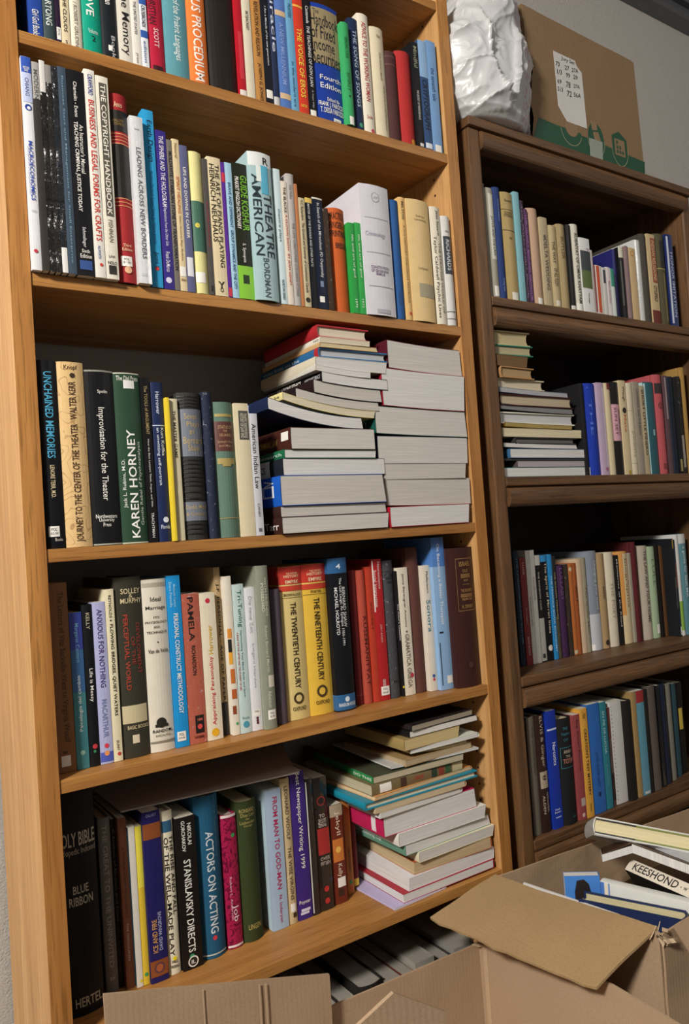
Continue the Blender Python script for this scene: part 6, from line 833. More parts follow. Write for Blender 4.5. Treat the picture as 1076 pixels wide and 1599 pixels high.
flat([
 ('thin lavender booklet, lowest, at the foot of flat pile, bottom oak row', 'p', 'c0b4d8', 'e6e4e1', 'L', 0.542, 0.0077, 0.336, 0.1236, 0.2, 0.0032, 0.0425, [], {'skew': -0.0002}),
 ('thick white-edged paperback with red top cover, over thin lavender booklet, pile, bottom oak row', 'p', 'a82434', 'e6e4e1', 'R', 0.5709, 0.0092, 0.3395, 0.2189, 0.191, 0.0156, -0.0076, [], {'skew': -0.0008}),
 ('clean white block paperback, on top of thick white-edged paperback, flat pile, bottom oak row', 'p', 'e8e6ea', 'e6e4e1', 'R', 0.5862, 0.0117, 0.3554, 0.2083, 0.218, 0.022, -0.0033, [], {'skew': 0.0026}),
 ('tan paged paperback with orange cover, over white block paperback, pile, bottom oak row', 'p', 'b8623a', 'cbb28a', 'R', 0.6072, 0.0118, 0.3777, 0.1838, 0.197, 0.0216, -0.0453, [], {'skew': 0.0016}),
 ('thick paperback with red diagram on top, over tan paged paperback, pile, bottom oak row', 'p', 'e6e0c0', 'dbd7d0', 'L', 0.6087, 0.0079, 0.3996, 0.1858, 0.231, 0.0189, 0.0025, [('D', 'The Natural Dieters Bible?', 0.3, 0.75, 0.3, 0.9, '4a4438')], {'skew': 0.0055}),
 ('green spined paperback with pale pages, on top of thick paperback, flat pile, bottom oak row', 'p', '6a9a84', 'e6e4e1', 'L', 0.5787, 0.0116, 0.4188, 0.2099, 0.202, 0.0201, 0.0195, [('D', 'Women Looking Up', 0.3, 0.75, 0.35, 0.9, 'e8ece8')], {'skew': -0.0049}),
 ('white paperback with blue-lettered spine, on top of green spined paperback, flat pile, bottom oak row', 'p', 'e8e8e0', 'e6e4e1', 'L', 0.5678, 0.0074, 0.4391, 0.2091, 0.225, 0.0229, -0.0084, [('D', 'Business Bible?', 0.3, 0.75, 0.3, 0.9, '3a4a6a')], {'skew': 0.0054}),
 ('magenta spined white paperback, on top of white paperback, flat pile, bottom oak row', 'p', 'c02458', 'e6e4e1', 'L', 0.5394, 0.0107, 0.4623, 0.2176, 0.233, 0.036, -0.0081, [('R', 0.1, 0.9, 0.1, 0.16, 'e8e0e4', 'white_label')], {'skew': -0.003}),
 ('floppy white pamphlet, on top of spined white paperback, flat pile, bottom oak row', 'm', 'd8d4c8', 'e6e4e1', 'R', 0.5287, 0.0076, 0.4987, 0.1942, 0.215, 0.0099, 0.011, [], {'skew': 0.0011}),
 ('thin peach-tan booklet, on top of floppy white pamphlet, flat pile, bottom oak row', 'm', 'c8a880', 'd8c4a0', 'R', 0.5218, 0.0062, 0.5089, 0.2111, 0.197, 0.0104, -0.0097, [], {'skew': 0.0002}),
 ('slim turquoise hardcover, on top of thin peach-tan booklet, flat pile, bottom oak row', 'h', '1f8aa4', 'e8dcc0', 'L', 0.5003, 0.0064, 0.5196, 0.2613, 0.204, 0.0125, -0.0091, [], {}),
 ('thin apricot booklet, on top of slim turquoise hardcover, flat pile, bottom oak row', 'm', 'd89a5c', 'e0c49a', 'R', 0.5157, 0.0102, 0.5324, 0.2379, 0.203, 0.0064, 0.0443, [], {'skew': 0.0019}),
 ('paperback with bookshelf patterned front spine, over thin apricot booklet, pile, bottom oak row', 'p', '7a6a4a', 'd0c4a4', 'F', 0.5177, 0.0113, 0.5391, 0.2123, 0.219, 0.0183, 0.0109, [('R', 0, 1, 0.0, 0.12, 'c8b890', 'cream_panel'), ('H', 'Shakespeare', 0.3, 0.7, 0.4, 0.6, 'b84a3a'), ('R', 0.1, 0.9, 0.8, 0.92, 'f2efe8', 'price_sticker'), ('R', 0.05, 0.95, 0.14, 0.2, '3a5a3a', 'pattern_panel'), ('R', 0.05, 0.95, 0.22, 0.28, '8a3a2c', 'pattern_panel'), ('R', 0.05, 0.95, 0.3, 0.36, '2a3a2a', 'pattern_panel'), ('R', 0.05, 0.95, 0.64, 0.7, '4a2c24', 'pattern_panel')], {'skew': 0.0025}),
 ('olive paperback with green white-lettered spine, on top of paperback, flat pile, bottom oak row', 'p', '4a4e3c', 'c8bca0', 'L', 0.5308, 0.0103, 0.5577, 0.204, 0.215, 0.0119, -0.0477, [('R', 0, 1, 0, 0.999, '2f8a4c', 'green_spine'), ('D', 'DO THIS', 0.3, 0.7, 0.02, 0.3, 'f2efe8')], {'skew': 0.0016}),
 ('curling white magazine, on top of olive paperback, flat pile, bottom oak row', 'm', 'c8c8c4', 'e6e4e1', 'L', 0.5732, 0.0111, 0.5699, 0.2029, 0.213, 0.003, -0.0607, [], {'sag': 0.004, 'skew': 0.0001}),
 ('brown-edged old paperback, on top of curling white magazine, flat pile, bottom oak row', 'p', 'a88c60', 'bfa988', 'R', 0.5925, 0.0112, 0.5732, 0.1635, 0.193, 0.0117, 0.0269, [], {'skew': -0.0001}),
 ('thin yellowed booklet with curl, on top of brown-edged old paperback, flat pile, bottom oak row', 'm', 'b8a478', 'd0bc94', 'L', 0.605, 0.0112, 0.5852, 0.14, 0.208, 0.0082, 0.0044, [], {'sag': 0.01, 'skew': -0.0012}),
 ('white magazine with green stripe, on top of thin yellowed booklet, flat pile, bottom oak row', 'm', 'e0e4d4', 'e6e4e1', 'R', 0.6124, 0.0062, 0.5937, 0.163, 0.207, 0.0084, -0.0368, [], {'skew': -0.0009}),
 ('ochre paged paperback, on top of white magazine, flat pile, bottom oak row', 'p', 'a8905c', 'd8c08a', 'L', 0.5909, 0.0069, 0.6024, 0.1334, 0.191, 0.0202, 0.011, [], {'skew': 0.0046}),
 ('black covered book, bright white pages, over ochre paged paperback, pile, bottom oak row', 'p', '1c1a1c', 'f0ece4', 'L', 0.6057, 0.0074, 0.6229, 0.1665, 0.228, 0.0116, 0.0078, [], {'skew': -0.0024}),
 ('dim grey-brown booklet topping the pile, over black covered book, pile, bottom oak row', 'm', '2a2424', 'a89c88', 'L', 0.6017, 0.0071, 0.6348, 0.1581, 0.211, 0.0104, 0.0576, [], {'skew': 0.0003})
], 'flat books in the pile on the fifth oak shelf')
flat([
 ('bottom paperback with teal and yellow spine, at the foot of flat pile, second dark shelf', 'p', '3f9a96', 'e6e4e1', 'L', 0.8972, 0.0095, 1.0926, 0.2743, 0.235, 0.0191, 0.005, [('R', 0, 0.99, 0.3, 1, 'e0c83a', 'yellow_band')], {'skew': 0.0037}),
 ('grey-mauve paperback, on top of bottom paperback, flat pile, second dark shelf', 'p', '5a4c50', 'b8b0b4', 'L', 0.9365, 0.009, 1.112, 0.2184, 0.207, 0.0135, 0.0083, [], {'skew': 0.0036}),
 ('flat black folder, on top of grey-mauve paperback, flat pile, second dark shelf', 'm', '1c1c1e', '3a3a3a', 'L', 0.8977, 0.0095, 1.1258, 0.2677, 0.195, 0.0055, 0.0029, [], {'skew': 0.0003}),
 ('white paged book, blue-green spine, on top of flat black folder, flat pile, second dark shelf', 'p', '3a6a94', 'e6e4e1', 'L', 0.9155, 0.0076, 1.1316, 0.2357, 0.219, 0.0191, 0.0095, [('R', 0, 1, 0.3, 0.6, '5a9a5a', 'green_patch')], {'skew': -0.0022}),
 ('bending white magazine with dark back, over white paged book, pile, second dark shelf', 'p', '2a2c2c', 'e6e4e1', 'L', 0.9032, 0.0091, 1.151, 0.2249, 0.218, 0.0099, -0.0059, [], {'sag': 0.003, 'skew': -0.0027}),
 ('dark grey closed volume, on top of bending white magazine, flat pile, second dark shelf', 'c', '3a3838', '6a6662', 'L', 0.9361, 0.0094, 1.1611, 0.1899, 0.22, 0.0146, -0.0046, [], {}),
 ('broad cream paperback, on top of grey closed volume, flat pile, second dark shelf', 'p', 'e0d4b4', 'e8dcb8', 'L', 0.9002, 0.0093, 1.176, 0.2477, 0.205, 0.0176, 0.008, [], {'skew': 0.0013}),
 ('curled brown and gold pamphlet, on top of broad cream paperback, flat pile, second dark shelf', 'm', '8a6a2a', 'b09a5a', 'L', 0.9079, 0.0082, 1.194, 0.2088, 0.23, 0.0089, 0.0038, [], {'sag': 0.003, 'skew': 0.0021}),
 ('white hardcover with grey pages, on top of gold pamphlet, flat pile, second dark shelf', 'h', 'e8e4d4', 'd4d4d4', 'L', 0.8974, 0.0099, 1.2032, 0.2303, 0.217, 0.0241, 0.0007, [], {}),
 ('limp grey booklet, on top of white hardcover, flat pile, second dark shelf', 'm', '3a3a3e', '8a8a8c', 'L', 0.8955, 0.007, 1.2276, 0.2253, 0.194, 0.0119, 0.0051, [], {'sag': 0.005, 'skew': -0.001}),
 ('dark maroon hardcover, beige pages, on top of limp grey booklet, flat pile, second dark shelf', 'c', '3c1818', 'c8b89c', 'L', 0.8968, 0.0055, 1.2398, 0.2254, 0.215, 0.0245, 0.0023, [], {}),
 ('thin blue-grey booklet, on top of dark maroon hardcover, flat pile, second dark shelf', 'm', '7a8aa0', 'b8b8bc', 'L', 0.8983, 0.0095, 1.2646, 0.2137, 0.193, 0.0104, 0.0068, [], {'sag': 0.004, 'skew': -0.0019}),
 ('cream boxed book with framed side, over thin blue-grey booklet, pile, second dark shelf', 'h', 'cfc4a8', 'd8ccb0', 'L', 0.8983, 0.0099, 1.2753, 0.1412, 0.221, 0.022, -0.0092, [], {}),
 ('tan open-edged book, on top of cream boxed book, flat pile, second dark shelf', 'h', 'b48a5c', 'b89a70', 'L', 0.899, 0.004, 1.2977, 0.103, 0.227, 0.0235, 0.0351, [], {}),
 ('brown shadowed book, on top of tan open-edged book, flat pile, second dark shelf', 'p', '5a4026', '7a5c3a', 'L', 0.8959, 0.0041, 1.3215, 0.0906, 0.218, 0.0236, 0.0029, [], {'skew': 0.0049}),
 ('teal covered book with tan pages, over brown shadowed book, pile, second dark shelf', 'h', '2f7a64', 'b8ac88', 'L', 0.904, 0.0069, 1.3454, 0.1094, 0.223, 0.0221, -0.081, [], {}),
 ('beige paged book topping the dark pile, over teal covered book, pile, second dark shelf', 'c', 'c8bc94', 'c4b48a', 'L', 0.9005, 0.0093, 1.3678, 0.1069, 0.197, 0.0298, -0.0557, [], {})
], 'flat books in the pile on the second dark shelf')

# ------------------------------------------------------------------ more of the place
def V(*a): return Vector(a[0]) if len(a) == 1 else Vector(a)
def patch(name, p00, p10, p11, p01, thick, mat, parent=None, bend=0, n=14, rough=0, seed=0, jag=0, smooth=True):
    """a curved sheet with thickness; u runs p00->p10, v runs p00->p01"""
    p00, p10, p11, p01 = map(Vector, (p00, p10, p11, p01))
    nrm = (p10 - p00).cross(p01 - p00).normalized()
    rnd = random.Random(seed)
    top = []; bot = []
    ju = [rnd.uniform(-1, 1) * jag for _ in range(n+1)]
    for j in range(n+1):
        for i in range(n+1):
            u, v = i/n, j/n
            q = (p00*(1-u) + p10*u)*(1-v) + (p01*(1-u) + p11*u)*v
            q = q + nrm * (bend*(1 - (2*u-1)**2) + rough*noise.noise(q*14 + Vector((seed, 0, 0))))
            if jag and j == n: q = q + (p01 - p00).normalized()*ju[i]
            top.append(q + nrm*thick/2); bot.append(q - nrm*thick/2)
    m = (n+1)**2
    verts = [tuple(q) for q in top + bot]
    F = []
    for j in range(n):
        for i in range(n):
            a = j*(n+1)+i
            F.append((a, a+1, a+n+2, a+n+1)); F.append((m+a+n+1, m+a+n+2, m+a+1, m+a))
    def edge(a, b): F.append((a, m+a, m+b, b))
    for i in range(n):
        edge(i, i+1); edge(n*(n+1)+i+1, n*(n+1)+i)
        edge((i+1)*(n+1), i*(n+1)); edge(i*(n+1)+n, (i+1)*(n+1)+n)
    return mesh_pydata(name, verts, F, mat, parent)

def slab(name, pts, thick, mat, parent=None):
    pts = [Vector(p) for p in pts]
    nrm = (pts[1]-pts[0]).cross(pts[2]-pts[0]).normalized()
    n = len(pts)
    v = [tuple(p + nrm*thick/2) for p in pts] + [tuple(p - nrm*thick/2) for p in pts]
    f = [tuple(range(n)), tuple(range(2*n-1, n-1, -1))] + [(i, n+i, n+(i+1) % n, (i+1) % n) for i in range(n)]
    return mesh_pydata(name, v, f, mat, parent)

def axes(zdir, ydir):
    z = Vector(zdir).normalized(); y = Vector(ydir); y = (y - z*y.dot(z)).normalized(); x = y.cross(z)
    return Matrix((x, y, z)).transposed()

def quad_text(s, bl, br, tl, mat, parent, name='lettering', off=(0, 0, 0)):
    vs, fs = text_mesh(s, .01)
    bl, br, tl = V(bl), V(br), V(tl)
    return mesh_pydata(name, [tuple(bl + (br-bl)*a + (tl-bl)*b + Vector(off)) for a, b in vs], fs, mat, parent)

# ---- sheet of board lying across the books of the bottom oak row
bz = 0.5945
tag(slab('mounting_board', [(0.1088, 0.0969, 0.5945), (0.4024, 0.0652, 0.5945), (.49, .285, bz), (.105, .285, bz)], .0022,
    simple_mat('grey_white_board', 'c4beb4', .8), None), 'large pale sheet of board lying across the book tops, bottom oak row', 'board')

# ---- books on the hidden bottom shelf of the oak case, tops in view under the fifth shelf
low = [(.262,.030,'2c2a2a','c'),(.296,.022,'a8a49c','p'),(.322,.036,'1c1c20','c'),(.362,.030,'8c887e','p'),(.396,.044,'2a2220','c'),
       (.444,.034,'b8b2a6','p'),(.482,.052,'26221f','c'),(.538,.034,'8a8478','p'),(.576,.024,'6a3428','p'),(.604,.044,'a09c92','p'),(.652,.040,'3a3230','c'),(.696,.05,'94908a','p')]
lowname = ['dark cloth book','pale thin paperback','black cloth book','grey-white paperback','brown-black cloth book','stone coloured paperback','widest dark cloth book',
           'dull beige paperback','thin rust paperback','brightest white paperback','umber cloth book','thick pale paperback']
for i, ((x, w, col, kd), nm) in enumerate(zip(low, lowname)):
    rel = 'leftmost' if i == 0 else 'right of %s' % lowname[i-1]
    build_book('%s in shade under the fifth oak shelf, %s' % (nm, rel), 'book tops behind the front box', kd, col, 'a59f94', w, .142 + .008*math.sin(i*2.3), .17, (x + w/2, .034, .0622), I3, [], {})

# ---- books on the lowest shelf of the dark case
lowd = [(1.17,.03,'1c1a1a','c'),(1.202,.022,'b8b4ac','p'),(1.226,.036,'2a2422','c'),(1.264,.03,'8a8478','p'),(1.296,.04,'191919','c'),
        (1.338,.026,'c8c4bc','p'),(1.366,.034,'24201e','c'),(1.402,.03,'a89a5c','p'),(1.434,.04,'1a1a1e','c'),(1.476,.03,'9a968e','p'),(1.508,.034,'22201e','c')]
lowdn = ['sooty cloth book','pale grey paperback','dark brown cloth book','dusty taupe paperback','jet black cloth book','whitish paperback','charcoal cloth book','ochre paperback','blue-black cloth book','ash grey paperback','dark end book']
for i, ((x, w, col, kd), nm) in enumerate(zip(lowd, lowdn)):
    rel = 'leftmost there' if i == 0 else 'right of %s' % lowdn[i-1]
    build_book('%s on the shaded lowest dark shelf, %s' % (nm, rel), 'books on the lowest dark shelf', kd, col, 'cfc9bb', w, .185 + .015*math.sin(i*1.7), .19, (x + w/2, .02, .0602), I3, [], {})

# ---- front cardboard box
T = .004
b1 = thing('cardboard_box', 'open empty brown cardboard box nearest the camera at the bottom edge', 'box', (0, 0, 0))
patch('back_wall', (.02, -.06, .003), (.674, -.06, .003), (.674, -.06, .263), (.02, -.06, .284), T, CARD(), b1, rough=.0012)
rw = [(.676, -.058, .003), (.676, -.058, .2635), (.676, -.2, .288), (.676, -.335, .3145), (.676, -.345, .3155), (.676, -.45, .31), (.676, -.60, .30), (.676, -.60, .003)]
slab('right_wall', rw, T, CARD(), b1)
patch('left_wall', (.018, -.06, .003), (.018, -.60, .003), (.018, -.60, .30), (.018, -.06, .28), T, CARD(), b1, rough=.001)
patch('front_wall', (.02, -.60, .003), (.674, -.60, .003), (.674, -.60, .30), (.02, -.60, .30), T, CARD(), b1, rough=.001)
slab('bottom_panel', [(.02, -.598, .004), (.674, -.598, .004), (.674, -.062, .004), (.02, -.062, .004)], T, CARD(), b1)
fl = patch('flap', (.024, -.082, .12), (.357, -.078, .12), (0.3558, -0.0780, 0.3345), (0.0210, -0.0820, 0.4335), T, CARD(), b1, rough=.0012)
for px in (.152, .236, .246):
    zt = .43 - (px - .022)/(.336)*.097
    slab('fold_crease', [(px, -.0845, .15), (px + .0022, -.0845, .15), (px + .0022, -.0845, zt - .003), (px, -.0845, zt - .003)], .0008, card_mat('cardboard_crease', 'c4ac8c', 'b29878'), fl)
fr = [(0.1291, -0.5000, 0.5304), (0.1362, -0.5000, 0.5490), (0.1790, -0.5000, 0.5630), (0.2399, -0.5000, 0.5214), (0.2309, -0.5000, 0.4876)]
slab('flap', fr, T, CARD(), b1)
for y0 in (-.062,):
    slab('fold_crease', [(.6735, -.072, .02), (.6735, -.082, .02), (.6735, -.082, .262), (.6735, -.072, .262)], .0008, card_mat('cardboard_crease', 'c4ac8c', 'b29878'), b1)
# torn paper at the corner
rnd = random.Random(3)
for k in range(7):
    c = V((.672 + rnd.uniform(-.012, .006), -.062 + rnd.uniform(-.012, .004), .268 + rnd.uniform(-.002, .006)))
    d = V((rnd.uniform(-1, 1), rnd.uniform(-1, .3), rnd.uniform(-.2, .9))).normalized()
    e = V((rnd.uniform(-1, 1), rnd.uniform(-1, 1), rnd.uniform(-1, 1))).normalized()
    slab('torn_edge', [c, c + d*.014, c + d*.012 + e*.007, c + e*.008], .0012, card_mat('torn_cardboard', 'd2bea0', 'b09574'), b1)

# ---- second cardboard box, full of books, in front of the dark case
b2 = thing('cardboard_box', 'brown cardboard box full of jumbled books before the dark bookcase', 'box', (0, 0, 0))
patch('back_wall', (.752, -.034, .003), (1.46, -.034, .003), (1.6167, -0.0340, 0.3033), (.752, -.034, .346), T, CARD(), b2, bend=0, rough=.004, seed=5)
patch('left_wall', (.752, -.034, .003), (.765, -.366, .003), (.765, -.366, .368), (.752, -.034, .346), T, CARD(), b2, rough=.002, seed=2)
patch('front_wall', (.767, -.368, .003), (1.46, -.368, .003), (1.46, -.368, .372), (.767, -.368, .366), T, CARD(), b2, rough=.002, seed=3)
patch('right_wall', (1.46, -.368, .003), (1.46, -.034, .003), (1.46, -.034, .34), (1.46, -.368, .372), T, CARD(), b2, rough=.002, seed=4)
slab('bottom_panel', [(.77, -.365, .004), (1.318, -.365, .004), (1.318, -.037, .004), (.756, -.037, .004)], T, CARD(), b2)
f2 = patch('flap', (.753, -.032, .3485), (0.7705, -0.3601, 0.3725), (0.6407, -0.3435, 0.3220), (0.5973, -0.0255, 0.3180), T, card_mat('flap_cardboard', 'b09268', '957a54'), b2, bend=.004, rough=.003, seed=8, jag=.0022)
f3 = patch('flap', (0.7921, -0.3720, 0.3669), (1.46, -.372, .376), (1.46, -.50, .33), (0.7299, -0.4400, 0.3759), T, CARD(), b2, rough=.002, seed=9)
for k in range(12):
    c = V((.768 + rnd.uniform(-.010, .010), -.364 + rnd.uniform(-.012, .014), .362 + rnd.uniform(-.014, .008)))
    d = V((rnd.uniform(-1, 1), rnd.uniform(-1, .3), rnd.uniform(-.6, .9))).normalized()
    e = V((rnd.uniform(-1, 1), rnd.uniform(-1, 1), rnd.uniform(-1, 1))).normalized()
    slab('torn_edge', [c, c + d*.016, c + d*.014 + e*.008, c + e*.009], .0012, card_mat('torn_cardboard', 'd2bea0', 'b09574'), b2)

# ---- contents of the second box
GB = 'books in the full cardboard box'
def in_box(label, kind, col, page, w, h, dp, P0, zdir, ydir, decor=(), opt=None):
    return build_book(label, GB, kind, col, page, w, h, dp, Vector(P0), axes(zdir, ydir), list(decor), opt or {})
# lower layers that carry the pile
in_box('large dark brown book lying flat deep in the full box', 'c', '3a2a20', 'b8a888', .06, .24, .19, (.97, -.31, .04), (0, 1, 0), (1, 0, 0))
in_box('black book lying flat under the dog book in the box', 'c', '1e1a18', 'b0a080', .07, .24, .18, (.975, -.31, .106), (0, 1, 0), (1, 0, 0))
in_box('umber book lying flat on the black one in the box', 'h', '4a3424', 'c0b090', .06, .22, .20, (.98, -.30, .172), (0, 1, 0), (1, 0, 0))
in_box('grey-brown book lying flat near the top of the box', 'h', '5a4632', 'c8b898', .05, .21, .22, (1.0, -.28, .228), (0, 1, 0), (1, 0, 0))
# navy hardcover standing on end
NL, NR = V((0.8014, -0.1903, 0.3520)), V((0.8666, -0.3457, 0.3520))
in_box('navy hardcover standing on end behind the folded flap, cream page tops', 'h', '222f54', 'ecdfb0', .034, .30, (NL - NR).length, tuple(NR + V((0, 0, -.30))), (0, 0, 1), tuple(NL - NR))
# blue portrait paperback
BL, BR = V((0.7944, -0.1621, 0.3720)), V((0.8408, -0.2014, 0.3720))
bb = in_box('bright blue paperback with dark-haired portrait, standing behind navy hardcover', 'p', '4a86d4', 'e8e4dc', .016, .25, (BL - BR).length, tuple(BR + V((.012, .013, -.25))), (0, 0, 1), tuple(BL - BR))
xx = -.0085
def on_cover(pts, col, nm, k=0): mesh_pydata(nm, [(xx - .0001*k, a, b) for a, b in pts], [tuple(range(len(pts)))], ink_mat(col), bb)
D0 = (BL - BR).length
on_cover([(D0*.72, .17), (D0*.74, .222), (D0*.66, .242), (D0*.46, .244), (D0*.33, .236), (D0*.26, .215), (D0*.22, .17)], '241c1c', 'portrait_hair')
on_cover([(D0*.62, .15), (D0*.62, .205), (D0*.52, .212), (D0*.4, .205), (D0*.38, .15)], 'a88474', 'portrait_face', 1)
tv, tf = text_mesh('SELSTEE', .01)
mesh_pydata('cover_lettering', [(xx - .0003, D0*(.95 - .8*a), .196 + .013*b) for a, b in tv], tf, ink_mat('e8ecf4'), bb)
# white paperback leaning, blue head
WL, WR = V((0.8579, -0.1899, 0.3620)), V((0.9022, -0.3432, 0.3620))
wb = in_box('white paperback with blue head and label, leaning behind the navy hardcover', 'p', 'e4e4de', 'ece8de', .018, (WL - WR).length, .10, tuple(WR), tuple(WL - WR), (-.04, -.03, -.9))
for nm, col, v0, v1, u0, u1, e in (('blue_band', '4a78c4', .955, .999, .002, .097, .0002), ('blue_band', '4a78c4', .895, .91, .002, .097, .0002), ('white_label', 'e8dcc4', .915, .95, .004, .03, .0003)):
    H0 = (WL - WR).length
    for sx in (-.009, .009):
        x = sx + (e if sx > 0 else -e)
        mesh_pydata(nm, [(x, u0, v0*H0), (x, u1, v0*H0), (x, u1, v1*H0), (x, u0, v1*H0)], [(0, 1, 2, 3)], ink_mat(col), wb)
# dog book, spine up
KL, KR = V((0.9584, -0.1694, 0.3520)), V((0.9417, -0.3294, 0.3520))
in_box('dark dog book tilted spine up in box, cream spine with heavy black capitals', 'p', '2a2622', 'd8ccb8', .024, (KL - KR).length, .15, tuple(KR), tuple(KL - KR), (.55, .15, -.80),
       [('R', 0, 1, .0, .999, 'e6dccb', 'cream_spine_panel'), ('D', 'KEESHOND', .2, .85, .32, .92, '1a1818'), ('D', '.', .4, .55, .275, .285, '1a1818'), ('D', 'w', .35, .6, .2, .25, '1a1818')])
# splayed white book above it
R0, L0, R1 = V((0.9380, -0.1970, 0.3860)), V((0.8950, -0.1634, 0.3720)), V((0.9762, -0.2979, 0.3640))
away = V((.62, .55, -.22)).normalized()
op = thing('open_book', 'white paged book splayed face down over the dog book', 'book', tuple(R0))
def wedge(nm, a, b, th, mat, depth):
    a, b = a - R0, b - R0
    up = V((0, 0, th))
    pts = [a, b, b + up, a + up]
    v = [tuple(q) for q in pts] + [tuple(q + away*depth) for q in pts]
    return mesh_pydata(nm, v, [(0, 1, 2, 3), (7, 6, 5, 4), (0, 4, 5, 1), (1, 5, 6, 2), (2, 6, 7, 3), (3, 7, 4, 0)], mat, op)
wedge('page_block', L0, R0, .013, page_mat('f0eeea'), .07)
wedge('page_block', R0, R1, .016, page_mat('f0eeea'), .07)
up = V((0, 0, .0165))
patch('cover', L0 - R0 + V((0, 0, .0142)), V((0, 0, .0172)), away*.07 + V((0, 0, .0172)), L0 - R0 + away*.07 + V((0, 0, .0142)), .0016, cover_mat('4a3424', 'h'), op, n=4)
patch('cover', V((0, 0, .0175)), R1 - R0 + up + V((0, 0, .001)), R1 - R0 + away*.07 + up + V((0, 0, .001)), away*.07 + V((0, 0, .0175)), .0016, cover_mat('4a3424', 'h'), op, n=4)
# hardcover on top of everything
G0, G1 = V((0.9146, -0.1318, 0.4250)), V((1.0145, -0.2720, 0.4050))
gb = in_box('cream paged hardcover in olive and white jacket atop the full box', 'h', 'd4d4cc', 'f0e2b4', .031, .13, .25, tuple(G0), (.62, .70, -.43), tuple(G1 - G0))
for sx in (-1, 1):
    for nm, c_, a_, b_ in (('dark_turn_in', '1c1c1a', .004, .075), ('olive_turn_in', '7c8440', .076, .248)):
        xa, xb = sorted((sx*.0105, sx*.0130))
        mesh_pydata(nm, [(xa, a_, -.0004), (xb, a_, -.0004), (xb, b_, -.0004), (xa, b_, -.0004), (xa, a_, .004), (xb, a_, .004), (xb, b_, .004), (xa, b_, .004)], [(0,1,2,3),(7,6,5,4),(0,4,5,1),(1,5,6,2),(2,6,7,3),(3,7,4,0)], ink_mat(c_), gb)
patch('jacket_flap', (-.0165, .002, -.004), (-.0165, .22, -.004), (-.034, .18, .04), (-.0175, .02, .05), .0008, simple_mat('white_jacket_paper', 'd8d8d6', .6), gb, n=6, rough=.002)
tag(patch('loose_paper', (0.9790, -0.1945, 0.3830), (0.9927, -0.2888, 0.3760), (1.0531, -0.2583, 0.3800), (1.0108, -0.1614, 0.3860), .0008, simple_mat('grey_loose_paper', 'c4c4c8', .7), None, rough=.004, seed=6),
    'crumpled grey-white sheet of paper under the topmost hardcover in the box', 'paper')
# white booklet along the flap
S0, S1 = V((0.7850, -0.0716, 0.3382)), V((0.7900, -0.2741, 0.3528))
tag(slab('thin_booklet', [S0, S1, S1 + V((-.006, 0, -.24)), S0 + V((-.006, 0, -.24))], .004, simple_mat('white_booklet_cover', 'e6e4e0', .5), None),
    'thin white booklet standing just inside the folded flap of the box', 'booklet')

# ---- plastic bag on top of the dark case
CREASES = []
for (p0, p1, h_, w_, s_) in (((0.8974, -0.0500, 2.0422), (0.9025, -0.0500, 1.9221), .012, .005, .004), ((0.9010, -0.0500, 1.9242), (0.9525, -0.0500, 1.8454), .014, .006, .007), ((0.8240, -0.0500, 1.8018), (0.9314, -0.0500, 1.8878), .012, .006, .006),
        ((0.8267, -0.0500, 1.7948), (0.8791, -0.0500, 1.8342), .010, .004, .004), ((0.8791, -0.0500, 1.8342), (0.9528, -0.0500, 1.8481), .008, .004, -.005), ((0.8121, -0.0500, 1.9160), (0.8664, -0.0500, 1.8464), .007, .005, .003),
        ((0.7910, -0.0500, 1.9707), (0.8979, -0.0500, 2.0132), .012, .006, .006), ((0.9759, -0.0500, 2.0250), (0.9537, -0.0500, 1.8564), .012, .007, -.008), ((0.9484, -0.0500, 1.8082), (1.0055, -0.0500, 1.8291), .008, .004, .003), ((0.8523, -0.0500, 1.9281), (0.9061, -0.0500, 1.9390), .006, .004, .005)):
    CREASES.append((p0[0], p0[2], p1[0], p1[2], h_, w_, s_))
